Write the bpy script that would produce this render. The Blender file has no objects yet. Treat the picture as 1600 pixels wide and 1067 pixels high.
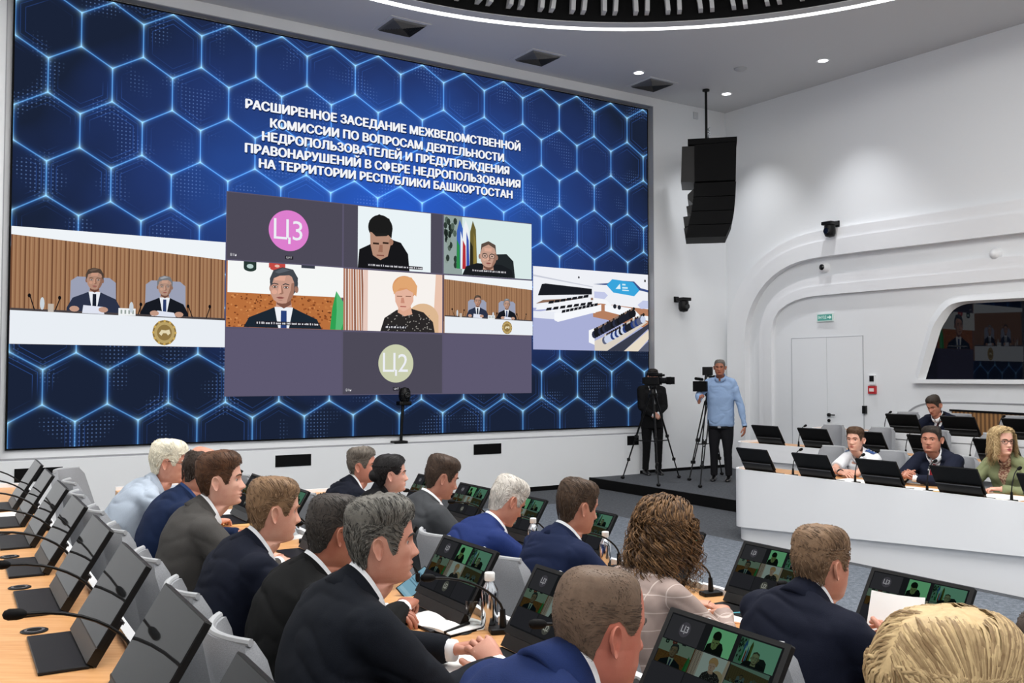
import bpy, bmesh, math, random
from math import sin, cos, pi, radians, sqrt, exp, atan2, hypot, floor as ffloor
from mathutils import Vector, Matrix, noise
from mathutils.bvhtree import BVHTree

SC = bpy.context.scene
COL = SC.collection
RND = random.Random(7)

# ------------------------------------------------------------------ camera
FPX, PITCH, CAMH = 1470.0, math.atan(54.5 / 1470.0), 1.8
cam_d = bpy.data.cameras.new('camera')
cam_d.sensor_width = 36.0
cam_d.lens = FPX / 1600 * 36
cam_d.clip_start = 0.05
cam = bpy.data.objects.new('camera', cam_d)
cam.location = (0, 0, CAMH)
cam.rotation_euler = (pi / 2 + PITCH, 0, 0)
COL.objects.link(cam)
SC.camera = cam
SC.view_settings.view_transform = 'Standard'
SC.view_settings.look = 'None'
SC.view_settings.exposure = 0.0
SC.view_settings.gamma = 1.0
SC.view_settings.use_curve_mapping = False

# ------------------------------------------------------------------ world and lamps
world = bpy.data.worlds.new('hall_world')
SC.world = world
world.use_nodes = True
world.node_tree.nodes['Background'].inputs[0].default_value = (0.8, 0.85, 0.9, 1)
world.node_tree.nodes['Background'].inputs[1].default_value = 0.15

def area_lamp(name, loc, size, power, rot=(0, 0, 0), color=(1, 0.985, 0.96), shape='DISK', size_y=None):
    d = bpy.data.lights.new(name, 'AREA')
    d.energy = power
    d.shape = shape
    d.size = size
    if size_y:
        d.size_y = size_y
    d.color = color
    o = bpy.data.objects.new(name, d)
    o.location = loc
    o.rotation_euler = rot
    COL.objects.link(o)
    return o

CEIL = 6.66
OCX, OCY, OCR, OCR_IN = 1.55, 7.2, 5.87, 5.5
area_lamp('oculus_fill_lamp', (OCX, OCY - 1.0, 7.3), 6.5, 820)  # unseen fill lamp added inside the opening to light the hall
for lx, ly in ((-5.2, 3.4), (-3.2, 0.0), (-6.6, 6.8), (4.5, -0.2), (8.2, 2.6), (9.6, 5.2), (0.6, -1.6)):
    area_lamp('ceiling_fill_lamp', (lx, ly, CEIL - 0.02), 1.5, 105, shape='SQUARE')  # unseen fill lamps added at the ceiling to light the closed room

# ------------------------------------------------------------------ pixel rays and room frames
def ray(px, py):
    cx = (px - 800) / FPX
    cy = (533.5 - py) / FPX
    return Vector((cx, cos(PITCH) - sin(PITCH) * cy, sin(PITCH) + cos(PITCH) * cy))

CAM0 = Vector((0, 0, CAMH))

def onz(px, py, z):
    d = ray(px, py)
    return CAM0 + d * ((z - CAMH) / d.z)

U2 = Vector((2261, 1470, 0)).normalized()            # along the screen wall, to the right
P0 = onz(850, 765.5, 0)
N2 = Vector((U2.y, -U2.x, 0))                        # out of the screen wall, into the hall
MD = Vector((0.858, 0.5137, 0)).normalized()         # the way the audience faces
SD = Vector((-MD.y, MD.x, 0))                        # along the rows, towards the screen
ROWROT = atan2(MD.y, MD.x)
CORN = P0 + U2 * 4.0955
RT = Vector((0.573, -0.8195, 0)).normalized()        # along the right wall, towards the camera side
RN = Vector((-RT.y * -1, RT.x * -1, 0))
RN = Vector((RT.y, -RT.x, 0))                        # into the hall
if RN.dot(Vector((0, 0, 0)) - CORN) < 0:
    RN = -RN

def hit(px, py, p, n):
    d = ray(px, py)
    return CAM0 + d * ((p - CAM0).dot(n) / d.dot(n))

def scr(px, py, off=0.0):
    P = hit(px, py, P0 + N2 * off, N2)
    return ((P - P0).dot(U2), P.z)

def SW(u, z, off=0.0):
    q = P0 + U2 * u + N2 * off
    return Vector((q.x, q.y, z))

def rwl(px, py, off=0.0):
    P = hit(px, py, CORN + RN * off, RN)
    return ((P - CORN).dot(RT), P.z)

def RW(w, z, off=0.0):
    q = CORN + RT * w + RN * off
    return Vector((q.x, q.y, z))

def MS(m, s, z=0.0):
    q = MD * m + SD * s
    return Vector((q.x, q.y, z))

def on_m(px, py, m):
    """the point on the vertical plane at row coordinate m that pixel looks at"""
    d = ray(px, py)
    return CAM0 + d * (m / d.dot(MD))

# ------------------------------------------------------------------ materials
def lin(c):
    return c / 12.92 if c <= 0.04045 else ((c + 0.055) / 1.055) ** 2.4

def rgb(h):
    if isinstance(h, str):
        h = h.lstrip('#')
        return tuple(lin(int(h[i:i + 2], 16) / 255) for i in (0, 2, 4)) + (1,)
    return tuple(h) + ((1,) if len(h) == 3 else ())

MATS = {}

def nmat(key):
    m = bpy.data.materials.new(key)
    m.use_nodes = True
    nt = m.node_tree
    return m, nt, nt.nodes['Principled BSDF']

def mat(color, rough=0.55, metal=0.0, bump=0.0, scale=60.0, stretch=None, vary=0.0, spec=0.5, sheen=0.0, key=None):
    k = ('m', color, rough, metal, bump, scale, stretch, vary, spec, sheen)
    if k in MATS:
        return MATS[k]
    m, nt, b = nmat(key or 'surface')
    c = rgb(color)
    b.inputs['Base Color'].default_value = c
    b.inputs['Roughness'].default_value = rough
    b.inputs['Metallic'].default_value = metal
    b.inputs['Specular IOR Level'].default_value = spec
    if sheen:
        b.inputs['Sheen Weight'].default_value = sheen
    if bump or vary:
        tc = nt.nodes.new('ShaderNodeTexCoord')
        mp = nt.nodes.new('ShaderNodeMapping')
        nt.links.new(tc.outputs['Object'], mp.inputs[0])
        if stretch:
            mp.inputs['Scale'].default_value = stretch
        n = nt.nodes.new('ShaderNodeTexNoise')
        n.inputs['Scale'].default_value = scale
        n.inputs['Detail'].default_value = 3
        nt.links.new(mp.outputs[0], n.inputs['Vector'])
        if bump:
            bp = nt.nodes.new('ShaderNodeBump')
            bp.inputs['Strength'].default_value = bump
            bp.inputs['Distance'].default_value = 0.004
            nt.links.new(n.outputs[0], bp.inputs['Height'])
            nt.links.new(bp.outputs[0], b.inputs['Normal'])
        if vary:
            r = nt.nodes.new('ShaderNodeValToRGB')
            r.color_ramp.elements[0].position = 0.3
            r.color_ramp.elements[1].position = 0.7
            r.color_ramp.elements[0].color = tuple(x * (1 - vary) for x in c[:3]) + (1,)
            r.color_ramp.elements[1].color = tuple(min(1, x * (1 + vary)) for x in c[:3]) + (1,)
            nt.links.new(n.outputs[0], r.inputs[0])
            nt.links.new(r.outputs[0], b.inputs['Base Color'])
    MATS[k] = m
    return m

def emit(color, strength=1.0):
    k = ('e', color, strength)
    if k in MATS:
        return MATS[k]
    m = bpy.data.materials.new('lit_pixel')
    m.use_nodes = True
    nt = m.node_tree
    nt.nodes.clear()
    e = nt.nodes.new('ShaderNodeEmission')
    o = nt.nodes.new('ShaderNodeOutputMaterial')
    e.inputs[0].default_value = rgb(color)
    e.inputs[1].default_value = strength
    nt.links.new(e.outputs[0], o.inputs[0])
    MATS[k] = m
    return m

def wood_mat(c1, c2, rough=0.4, scale=(2, 26, 26)):
    k = ('w', c1, c2, scale)
    if k in MATS:
        return MATS[k]
    m, nt, b = nmat('wood')
    tc = nt.nodes.new('ShaderNodeTexCoord')
    mp = nt.nodes.new('ShaderNodeMapping')
    mp.inputs['Scale'].default_value = scale
    n = nt.nodes.new('ShaderNodeTexNoise')
    n.inputs['Scale'].default_value = 3.0
    n.inputs['Detail'].default_value = 6
    r = nt.nodes.new('ShaderNodeValToRGB')
    r.color_ramp.elements[0].position = 0.3
    r.color_ramp.elements[1].position = 0.72
    r.color_ramp.elements[0].color = rgb(c1)
    r.color_ramp.elements[1].color = rgb(c2)
    nt.links.new(tc.outputs['Object'], mp.inputs[0])
    nt.links.new(mp.outputs[0], n.inputs['Vector'])
    nt.links.new(n.outputs[0], r.inputs[0])
    nt.links.new(r.outputs[0], b.inputs['Base Color'])
    b.inputs['Roughness'].default_value = rough
    MATS[k] = m
    return m

def speckle_mat(c1, c2, c3, scale=170.0):
    m, nt, b = nmat('carpet')
    tc = nt.nodes.new('ShaderNodeTexCoord')
    n = nt.nodes.new('ShaderNodeTexNoise')
    n.inputs['Scale'].default_value = scale
    n.inputs['Detail'].default_value = 2
    n2 = nt.nodes.new('ShaderNodeTexNoise')
    n2.inputs['Scale'].default_value = scale * 0.22
    n2.inputs['Detail'].default_value = 5
    ad = nt.nodes.new('ShaderNodeMath')
    ad.operation = 'ADD'
    hf = nt.nodes.new('ShaderNodeMath')
    hf.operation = 'MULTIPLY'
    hf.inputs[1].default_value = 0.5
    r = nt.nodes.new('ShaderNodeValToRGB')
    r.color_ramp.elements[0].position = 0.36
    r.color_ramp.elements[1].position = 0.64
    r.color_ramp.elements[0].color = rgb(c1)
    r.color_ramp.elements[1].color = rgb(c3)
    e = r.color_ramp.elements.new(0.5)
    e.color = rgb(c2)
    nt.links.new(tc.outputs['Object'], n.inputs['Vector'])
    nt.links.new(tc.outputs['Object'], n2.inputs['Vector'])
    nt.links.new(n.outputs[0], ad.inputs[0])
    nt.links.new(n2.outputs[0], ad.inputs[1])
    nt.links.new(ad.outputs[0], hf.inputs[0])
    nt.links.new(hf.outputs[0], r.inputs[0])
    nt.links.new(r.outputs[0], b.inputs['Base Color'])
    bp = nt.nodes.new('ShaderNodeBump')
    bp.inputs['Strength'].default_value = 0.5
    bp.inputs['Distance'].default_value = 0.006
    nt.links.new(n.outputs[0], bp.inputs['Height'])
    nt.links.new(bp.outputs[0], b.inputs['Normal'])
    b.inputs['Roughness'].default_value = 0.95
    return m

def hair_mat(c1, c2, bias=0.5):
    k = ('h', c1, c2, bias)
    if k in MATS:
        return MATS[k]
    m, nt, b = nmat('hair')
    g = nt.nodes.new('ShaderNodeNewGeometry')
    tc = nt.nodes.new('ShaderNodeTexCoord')
    n = nt.nodes.new('ShaderNodeTexNoise')
    n.inputs['Scale'].default_value = 55
    n.inputs['Detail'].default_value = 4
    nt.links.new(tc.outputs['Object'], n.inputs['Vector'])
    mx = nt.nodes.new('ShaderNodeMath')
    mx.operation = 'ADD'
    nt.links.new(g.outputs['Random Per Island'], mx.inputs[0])
    nt.links.new(n.outputs[0], mx.inputs[1])
    r = nt.nodes.new('ShaderNodeValToRGB')
    r.color_ramp.elements[0].position = max(0.02, bias - 0.28)
    r.color_ramp.elements[1].position = min(0.98, bias + 0.28)
    r.color_ramp.elements[0].color = rgb(c1)
    r.color_ramp.elements[1].color = rgb(c2)
    hm = nt.nodes.new('ShaderNodeMath')
    hm.operation = 'MULTIPLY'
    hm.inputs[1].default_value = 0.5
    nt.links.new(mx.outputs[0], hm.inputs[0])
    nt.links.new(hm.outputs[0], r.inputs[0])
    nt.links.new(r.outputs[0], b.inputs['Base Color'])
    b.inputs['Roughness'].default_value = 0.55
    b.inputs['Specular IOR Level'].default_value = 0.25
    bp = nt.nodes.new('ShaderNodeBump')
    bp.inputs['Strength'].default_value = 0.35
    bp.inputs['Distance'].default_value = 0.004
    nt.links.new(n.outputs[0], bp.inputs['Height'])
    nt.links.new(bp.outputs[0], b.inputs['Normal'])
    MATS[k] = m
    return m

def glass_mat(tint=(0.9, 0.95, 0.95), rough=0.02):
    k = ('g', tint, rough)
    if k in MATS:
        return MATS[k]
    m, nt, b = nmat('clear_glass')
    b.inputs['Base Color'].default_value = tint + (1,)
    b.inputs['Roughness'].default_value = rough
    b.inputs['Transmission Weight'].default_value = 1.0
    b.inputs['IOR'].default_value = 1.3
    MATS[k] = m
    return m

def skin_mat(c):
    k = ('s', c)
    if k in MATS:
        return MATS[k]
    m, nt, b = nmat('skin')
    col = rgb(c)
    tc = nt.nodes.new('ShaderNodeTexCoord')
    n = nt.nodes.new('ShaderNodeTexNoise')
    n.inputs['Scale'].default_value = 18
    n.inputs['Detail'].default_value = 4
    r = nt.nodes.new('ShaderNodeValToRGB')
    r.color_ramp.elements[0].position = 0.3
    r.color_ramp.elements[1].position = 0.7
    r.color_ramp.elements[0].color = (col[0] * 0.92, col[1] * 0.78, col[2] * 0.76, 1)
    r.color_ramp.elements[1].color = (min(1, col[0] * 1.05), col[1] * 1.06, col[2] * 1.06, 1)
    nt.links.new(tc.outputs['Object'], n.inputs['Vector'])
    nt.links.new(n.outputs[0], r.inputs[0])
    nt.links.new(r.outputs[0], b.inputs['Base Color'])
    b.inputs['Roughness'].default_value = 0.48
    b.inputs['Specular IOR Level'].default_value = 0.35
    n2 = nt.nodes.new('ShaderNodeTexNoise')
    n2.inputs['Scale'].default_value = 260
    bp = nt.nodes.new('ShaderNodeBump')
    bp.inputs['Strength'].default_value = 0.12
    bp.inputs['Distance'].default_value = 0.002
    nt.links.new(tc.outputs['Object'], n2.inputs['Vector'])
    nt.links.new(n2.outputs[0], bp.inputs['Height'])
    nt.links.new(bp.outputs[0], b.inputs['Normal'])
    MATS[k] = m
    return m

def cloth(c, check=None, bump=0.25):
    if check:
        return plaid_mat(c, check)
    return mat(c, rough=0.85, bump=bump, scale=420, vary=0.10, spec=0.2, key='cloth')

def plaid_mat(c, c2):
    k = ('pl', c, c2)
    if k in MATS:
        return MATS[k]
    m, nt, b = nmat('checked_cloth')
    tc = nt.nodes.new('ShaderNodeTexCoord')
    sp = nt.nodes.new('ShaderNodeSeparateXYZ')
    nt.links.new(tc.outputs['Object'], sp.inputs[0])
    outs = []
    for ax in ('Y', 'Z'):
        mu = nt.nodes.new('ShaderNodeMath'); mu.operation = 'MULTIPLY'; mu.inputs[1].default_value = 15.0
        fr = nt.nodes.new('ShaderNodeMath'); fr.operation = 'FRACT'
        lt = nt.nodes.new('ShaderNodeMath'); lt.operation = 'LESS_THAN'; lt.inputs[1].default_value = 0.06
        nt.links.new(sp.outputs[ax], mu.inputs[0]); nt.links.new(mu.outputs[0], fr.inputs[0]); nt.links.new(fr.outputs[0], lt.inputs[0])
        outs.append(lt)
    mx = nt.nodes.new('ShaderNodeMath'); mx.operation = 'MAXIMUM'
    nt.links.new(outs[0].outputs[0], mx.inputs[0]); nt.links.new(outs[1].outputs[0], mx.inputs[1])
    mi = nt.nodes.new('ShaderNodeMixRGB')
    mi.inputs[1].default_value = rgb(c); mi.inputs[2].default_value = rgb(c2)
    nt.links.new(mx.outputs[0], mi.inputs[0])
    nt.links.new(mi.outputs[0], b.inputs['Base Color'])
    b.inputs['Roughness'].default_value = 0.9
    b.inputs['Specular IOR Level'].default_value = 0.2
    MATS[k] = m
    return m

def blob_mat(c1, c2, scale):
    k = ('bl', c1, c2, scale)
    if k in MATS:
        return MATS[k]
    m, nt, b = nmat('printed_cloth')
    tc = nt.nodes.new('ShaderNodeTexCoord')
    n = nt.nodes.new('ShaderNodeTexNoise'); n.inputs['Scale'].default_value = scale
    r = nt.nodes.new('ShaderNodeValToRGB'); r.color_ramp.interpolation = 'CONSTANT'
    r.color_ramp.elements[1].position = 0.5
    r.color_ramp.elements[0].color = rgb(c1); r.color_ramp.elements[1].color = rgb(c2)
    nt.links.new(tc.outputs['Object'], n.inputs['Vector']); nt.links.new(n.outputs[0], r.inputs[0])
    nt.links.new(r.outputs[0], b.inputs['Base Color'])
    b.inputs['Roughness'].default_value = 0.8
    MATS[k] = m
    return m

WHITE = mat('#e9eaec', 0.5, key='white_paint')
WALLW = mat('#e6e8ea', 0.6, key='wall_paint')
CEILM = mat('#cccdcf', 0.7, key='ceiling_paint')
BLACK = mat('#060607', 0.45, spec=0.25, key='black_plastic')
BLACKM = mat('#040405', 0.7, spec=0.15, key='black_matte')
GLOSSB = mat('#050607', 0.08, key='black_gloss')
CHROME = mat('#c9ccd0', 0.12, 1.0, key='chrome')
STEEL = mat('#b9bcc0', 0.25, 1.0, key='steel')
OAK = wood_mat('#c48a55', '#d9a873', 0.38)
PAPER = mat('#f2f1ee', 0.7, key='paper')
CHAIRF = mat('#8f9195', 0.92, bump=0.35, scale=300, vary=0.12, spec=0.2, key='grey_felt')
FRAMEG = mat('#9b9ca0', 0.5, key='grey_reveal')

# ------------------------------------------------------------------ mesh helpers
class MB:
    def __init__(self):
        self.v = []
        self.f = []
        self.m = []

    def add(self, vs, fs, mi=0):
        o = len(self.v)
        self.v += [Vector(p) for p in vs]
        self.f += [tuple(i + o for i in f) for f in fs]
        self.m += [mi] * len(fs)
        return self

    def loft(self, rings, mi=0, close=True, cap0=True, cap1=True):
        n = len(rings[0])
        vs = [p for r in rings for p in r]
        fs = []
        for i in range(len(rings) - 1):
            for j in range(n if close else n - 1):
                k = (j + 1) % n
                fs.append((i * n + j, i * n + k, (i + 1) * n + k, (i + 1) * n + j))
        if close and cap0:
            fs.append(tuple(reversed(range(n))))
        if close and cap1:
            b = (len(rings) - 1) * n
            fs.append(tuple(range(b, b + n)))
        return self.add(vs, fs, mi)

    def box(self, c, s, rz=0.0, mi=0, M=None, bev=0.0):
        x, y, z = s[0] / 2, s[1] / 2, s[2] / 2
        R = M if M is not None else Matrix.Rotation(rz, 3, 'Z')
        c = Vector(c)
        if bev > 0:
            b = min(bev, x * .9, y * .9, z * .9)
            def ring(dx, dy, zz):
                pts = []
                for sx, sy in ((1, 1), (-1, 1), (-1, -1), (1, -1)):
                    a0 = {(1, 1): 0, (-1, 1): 90, (-1, -1): 180, (1, -1): 270}[(sx, sy)]
                    for q in (0, 45, 90):
                        a = radians(a0 + q)
                        pts.append((sx * (x - b) + dx * cos(a), sy * (y - b) + dy * sin(a), zz))
                return pts
            rs = [ring(0.3 * b, 0.3 * b, -z), ring(b * .8, b * .8, -z + b * .2), ring(b, b, -z + b * .7), ring(b, b, z - b * .7), ring(b * .8, b * .8, z - b * .2), ring(0.3 * b, 0.3 * b, z)]
            return self.loft([[c + R @ Vector(p) for p in r] for r in rs], mi)
        P = [c + R @ Vector((sx * x, sy * y, sz * z)) for sz in (-1, 1) for sx, sy in ((-1, -1), (1, -1), (1, 1), (-1, 1))]
        return self.add(P, [(3, 2, 1, 0), (4, 5, 6, 7), (0, 1, 5, 4), (1, 2, 6, 5), (2, 3, 7, 6), (3, 0, 4, 7)], mi)

    def tube(self, pts, rad, n=8, mi=0, caps=True, up=None, flat=1.0):
        pts = [Vector(p) for p in pts]
        if not hasattr(rad, '__len__'):
            rad = [rad] * len(pts)
        rings = []
        ref = Vector(up) if up is not None else None
        prev = None
        for i, p in enumerate(pts):
            a = pts[max(0, i - 1)]
            b = pts[min(len(pts) - 1, i + 1)]
            t = (b - a)
            t = t.normalized() if t.length > 1e-9 else Vector((0, 0, 1))
            if prev is None:
                r0 = ref if ref is not None else (Vector((0, 0, 1)) if abs(t.z) < 0.9 else Vector((1, 0, 0)))
            else:
                r0 = prev
            x = (r0 - t * r0.dot(t))
            x = x.normalized() if x.length > 1e-6 else t.orthogonal().normalized()
            prev = x
            y = t.cross(x)
            rings.append([p + (x * cos(2 * pi * k / n) * flat + y * sin(2 * pi * k / n)) * rad[i] for k in range(n)])
        return self.loft(rings, mi, True, caps, caps)

    def lathe(self, prof, c=(0, 0, 0), n=20, mi=0, R=None, ring=False):
        c = Vector(c)
        R = R or Matrix.Identity(3)
        rings = [[c + R @ Vector((max(r, 1e-4) * cos(2 * pi * k / n), max(r, 1e-4) * sin(2 * pi * k / n), z)) for k in range(n)] for r, z in prof]
        if ring:
            rings.append(rings[0])
        return self.loft(rings, mi, True, not ring, not ring)

    def sphere(self, c, r, n=14, mi=0, R=None):
        c = Vector(c)
        rr = r if hasattr(r, '__len__') else (r, r, r)
        R = R or Matrix.Identity(3)
        rings = []
        h = max(6, n // 2)
        for i in range(h + 1):
            a = pi * i / h
            s = max(sin(a), 0.002)
            rings.append([c + R @ Vector((rr[0] * s * cos(2 * pi * k / n), rr[1] * s * sin(2 * pi * k / n), -rr[2] * cos(a))) for k in range(n)])
        return self.loft(rings, mi)

    def prism(self, poly, fn, d0, d1, mi=0):
        """poly of 2D points; fn(a, b, depth) -> 3D"""
        n = len(poly)
        vs = [fn(p[0], p[1], d0) for p in poly] + [fn(p[0], p[1], d1) for p in poly]
        fs = [tuple(reversed(range(n))), tuple(range(n, 2 * n))]
        fs += [(i, (i + 1) % n, n + (i + 1) % n, n + i) for i in range(n)]
        return self.add(vs, fs, mi)

    def strip(self, A, B, fn, d0, d1, mi=0):
        """solid band between two 2D polylines of equal length"""
        n = len(A)
        vs = []
        for d in (d0, d1):
            vs += [fn(p[0], p[1], d) for p in A] + [fn(p[0], p[1], d) for p in B]
        fs = []
        for i in range(n - 1):
            a, b, c, e = i, i + 1, n + i + 1, n + i
            fs.append((a, b, c, e))
            fs.append(tuple(2 * n + q for q in (e, c, b, a)))
            fs.append((a, 2 * n + a, 2 * n + b, b))
            fs.append((e, c, 2 * n + c, 2 * n + e))
        fs.append((0, n, 3 * n, 2 * n))
        fs.append((n - 1, 3 * n - 1, 4 * n - 1, 2 * n - 1)[::1])
        return self.add(vs, fs, mi)

    def mesh(self, name, mats, smooth=False, fix=True):
        me = bpy.data.meshes.new(name)
        me.from_pydata([tuple(p) for p in self.v], [], self.f)
        ms = mats if isinstance(mats, (list, tuple)) else [mats]
        for q in ms:
            me.materials.append(q)
        if len(ms) > 1:
            me.polygons.foreach_set('material_index', self.m)
        if fix:
            bm = bmesh.new()
            bm.from_mesh(me)
            bmesh.ops.recalc_face_normals(bm, faces=bm.faces)
            bm.to_mesh(me)
            bm.free()
        if smooth:
            me.polygons.foreach_set('use_smooth', [True] * len(me.polygons))
            if smooth != 'all':
                try:
                    me.set_sharp_from_angle(angle=radians(smooth if smooth is not True else 40))
                except Exception:
                    pass
        me.update()
        return me

    def build(self, name, mats, parent=None, smooth=False, fix=True):
        o = bpy.data.objects.new(name, self.mesh(name, mats, smooth, fix))
        COL.objects.link(o)
        if parent is not None:
            o.parent = parent
        return o

def tag(o, label=None, cat=None, group=None, kind=None):
    if label:
        o['label'] = label
    if cat:
        o['category'] = cat
    if group:
        o['group'] = group
    if kind:
        o['kind'] = kind
    return o

def thing(name, loc, rz, label, cat, group=None):
    o = bpy.data.objects.new(name, None)
    o.empty_display_size = 0.1
    COL.objects.link(o)
    o.location = loc
    o.rotation_euler = (0, 0, rz)
    return tag(o, label, cat, group)

def kids(o):
    return [c for c in bpy.data.objects if c.parent == o]

CHILD = {}
def copy_tree(o, parent=None, top=True):
    c = o.copy()
    COL.objects.link(c)
    if parent is not None:
        c.parent = parent
    for ch in CHILDREN_OF(o):
        copy_tree(ch, c, False)
    return c

def CHILDREN_OF(o):
    return list(o.children)

def struct(name, mb, m, smooth=False, label=None):
    o = mb.build(name, m, None, smooth)
    o['kind'] = 'structure'
    return o

def text_shape(body, bold=0.0, spacing=1.0):
    cu = bpy.data.curves.new('lettering', 'FONT')
    cu.body = body
    cu.size = 1.0
    cu.offset = bold
    cu.space_character = spacing
    cu.resolution_u = 3
    o = bpy.data.objects.new('lettering', cu)
    COL.objects.link(o)
    bpy.context.view_layer.update()
    dg = bpy.context.evaluated_depsgraph_get()
    me = bpy.data.meshes.new_from_object(o.evaluated_get(dg))
    vs = [(v.co.x, v.co.y) for v in me.vertices]
    fs = [tuple(p.vertices) for p in me.polygons]
    bpy.data.objects.remove(o)
    bpy.data.curves.remove(cu)
    bpy.data.meshes.remove(me)
    x0 = min(p[0] for p in vs); x1 = max(p[0] for p in vs)
    y0 = min(p[1] for p in vs); y1 = max(p[1] for p in vs)
    return [((p[0] - x0) / (x1 - x0), (p[1] - y0) / (y1 - y0)) for p in vs], fs, (x1 - x0) / (y1 - y0)

class Pic:
    """a flat picture of coloured shapes in the unit square, for things shown on screens"""
    def __init__(self, k=1.0):
        self.items = []
        self.k = k

    def poly(self, pts, c):
        q = [tuple(p) for p in pts]
        for ax, lim, sg in ((0, 0.0, 1), (0, 1.0, -1), (1, 0.0, 1), (1, 1.0, -1)):
            out = []
            for i in range(len(q)):
                a, b = q[i - 1], q[i]
                ia, ib = sg * (a[ax] - lim) >= 0, sg * (b[ax] - lim) >= 0
                if ia != ib:
                    f = (lim - a[ax]) / (b[ax] - a[ax])
                    out.append((a[0] + (b[0] - a[0]) * f, a[1] + (b[1] - a[1]) * f))
                if ib:
                    out.append(b)
            q = out
            if len(q) < 3:
                return
        self.items.append((q, [tuple(range(len(q)))], c))

    def rect(self, x0, y0, x1, y1, c):
        self.poly([(x0, y0), (x1, y0), (x1, y1), (x0, y1)], c)

    def ell(self, cx, cy, rx, ry, c, n=28, a0=0, a1=360):
        self.poly([(cx + rx * cos(radians(a0 + (a1 - a0) * i / n)), cy + ry * sin(radians(a0 + (a1 - a0) * i / n))) for i in range(n if a1 - a0 >= 360 else n + 1)], c)

    def text(self, body, x0, y0, x1, y1, c, bold=0.0):
        vs, fs, _ = text_shape(body, bold)
        self.items.append(([(x0 + (x1 - x0) * p[0], y0 + (y1 - y0) * p[1]) for p in vs], fs, c))

    def inset(self, other, x0, y0, x1, y1):
        for pts, fs, c in other.items:
            self.items.append(([(x0 + (x1 - x0) * p[0], y0 + (y1 - y0) * p[1]) for p in pts], fs, c))

    def mesh(self, name, fn, step=0.0004, strength=1.0, d0=0.0):
        mb = MB()
        mats = []
        idx = {}
        for i, (pts, fs, c) in enumerate(self.items):
            if c not in idx:
                idx[c] = len(mats)
                mats.append(emit(c, strength))
            mb.add([fn(p[0], p[1], d0 + i * step) for p in pts], fs, idx[c])
        return mb, mats
# ------------------------------------------------------------------ the hall: floor, walls, ceiling
FR = CORN.copy()
FL = P0 - U2 * 13.0
BL = FL + N2 * 13.5
BR = FR + RT * 17.0
ROOM = [FL, FR, BR, BL]

def ring_to_room(cx, cy, R, n=120):
    """points on the circle and where the same bearing meets the room outline"""
    angs = [2 * pi * i / n for i in range(n)] + [atan2(p.y - cy, p.x - cx) % (2 * pi) for p in ROOM]
    angs = sorted(set(angs))
    out = []
    for a in angs:
        d = Vector((cos(a), sin(a), 0))
        best = 1e9
        for i in range(4):
            p, q = ROOM[i], ROOM[(i + 1) % 4]
            e = q - p
            den = d.x * e.y - d.y * e.x
            if abs(den) < 1e-9:
                continue
            w = (p.x - cx, p.y - cy)
            t = (w[0] * e.y - w[1] * e.x) / den
            s = (w[0] * d.y - w[1] * d.x) / den
            if t > 0 and -1e-6 <= s <= 1 + 1e-6:
                best = min(best, t)
        out.append((Vector((cx + R * cos(a), cy + R * sin(a), 0)), Vector((cx + best * cos(a), cy + best * sin(a), 0))))
    return out

# floor: blue-grey carpet between the banks, darker carpet under the tiers and by the walls
mb = MB()
mb.add([MS(-6, -9), MS(13, -9), MS(13, 16), MS(-6, 16)], [(0, 1, 2, 3)])
fl = MB()
fl.add([(p.x, p.y, 0) for p in ROOM], [(3, 2, 1, 0)])
DARKC = speckle_mat('#34363a', '#44474c', '#5a5d62', 120)
BLUEC = speckle_mat('#4d535c', '#626972', '#7c838d', 120)
struct('floor', fl, DARKC)
fb = MB()
def clipped_s(m, base):
    """row coordinate s where the line m meets the screen wall"""
    return (P0 - MD * m).dot(N2) / SD.dot(N2) - base
sA, sB = clipped_s(3.3, 0.05), clipped_s(7.45, 0.05)
fb.prism([(3.35, -4), (7.42, -4), (7.42, clipped_s(7.42, 1.45)), (3.35, clipped_s(3.35, 1.0))], lambda a, b, d: MS(a, b, d), 0.001, 0.006)
o = struct('floor_carpet_runner', fb, BLUEC)
o.name = 'floor_carpet'

# risers of the audience side: second row 0.12, third row 0.28
T2, T3 = 0.12, 0.24
SEND = 8.6
st = MB()
st.prism([(0.48, -3.0), (1.80, -3.0), (1.80, SEND), (0.48, SEND)], lambda a, b, d: MS(a, b, d), 0.0, T2)
struct('floor_step', st, DARKC).name = 'floor_tier'
st = MB()
st.prism([(-2.2, -3.0), (0.48, -3.0), (0.48, SEND), (-2.2, SEND)], lambda a, b, d: MS(a, b, d), 0.0, T3)
struct('floor_tier', st, DARKC)
# platform on the right that carries the camera crew and the second bank
PLZ, PLZ3 = 0.15, 0.30
plf = MB()
q0 = CORN
pa = MS(9.03, clipped_s(9.03, 0.0))
poly = [(pa.x, pa.y), (CORN.x, CORN.y), (BR.x - RT.x * 3, BR.y - RT.y * 3)]
e2 = MS(9.03, -2.0)
poly.append((e2.x, e2.y))
plf.prism(poly, lambda a, b, d: (a, b, d), 0.0, PLZ)
struct('floor_platform', plf, DARKC)
ed = MB()
ed.prism([(9.0, -2.0), (9.03, -2.0), (9.03, clipped_s(9.03, 0.02)), (9.0, clipped_s(9.0, 0.02))], lambda a, b, d: MS(a, b, d), 0.0, PLZ + 0.004)
struct('trim_1', ed, BLACKM)
pl3 = MB()
pl3.prism([(10.42, -2.0), (11.7, -2.0), (11.7, 8.35), (10.42, 8.35)], lambda a, b, d: MS(a, b, d), PLZ, PLZ3)
struct('floor_tier', pl3, DARKC)

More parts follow.
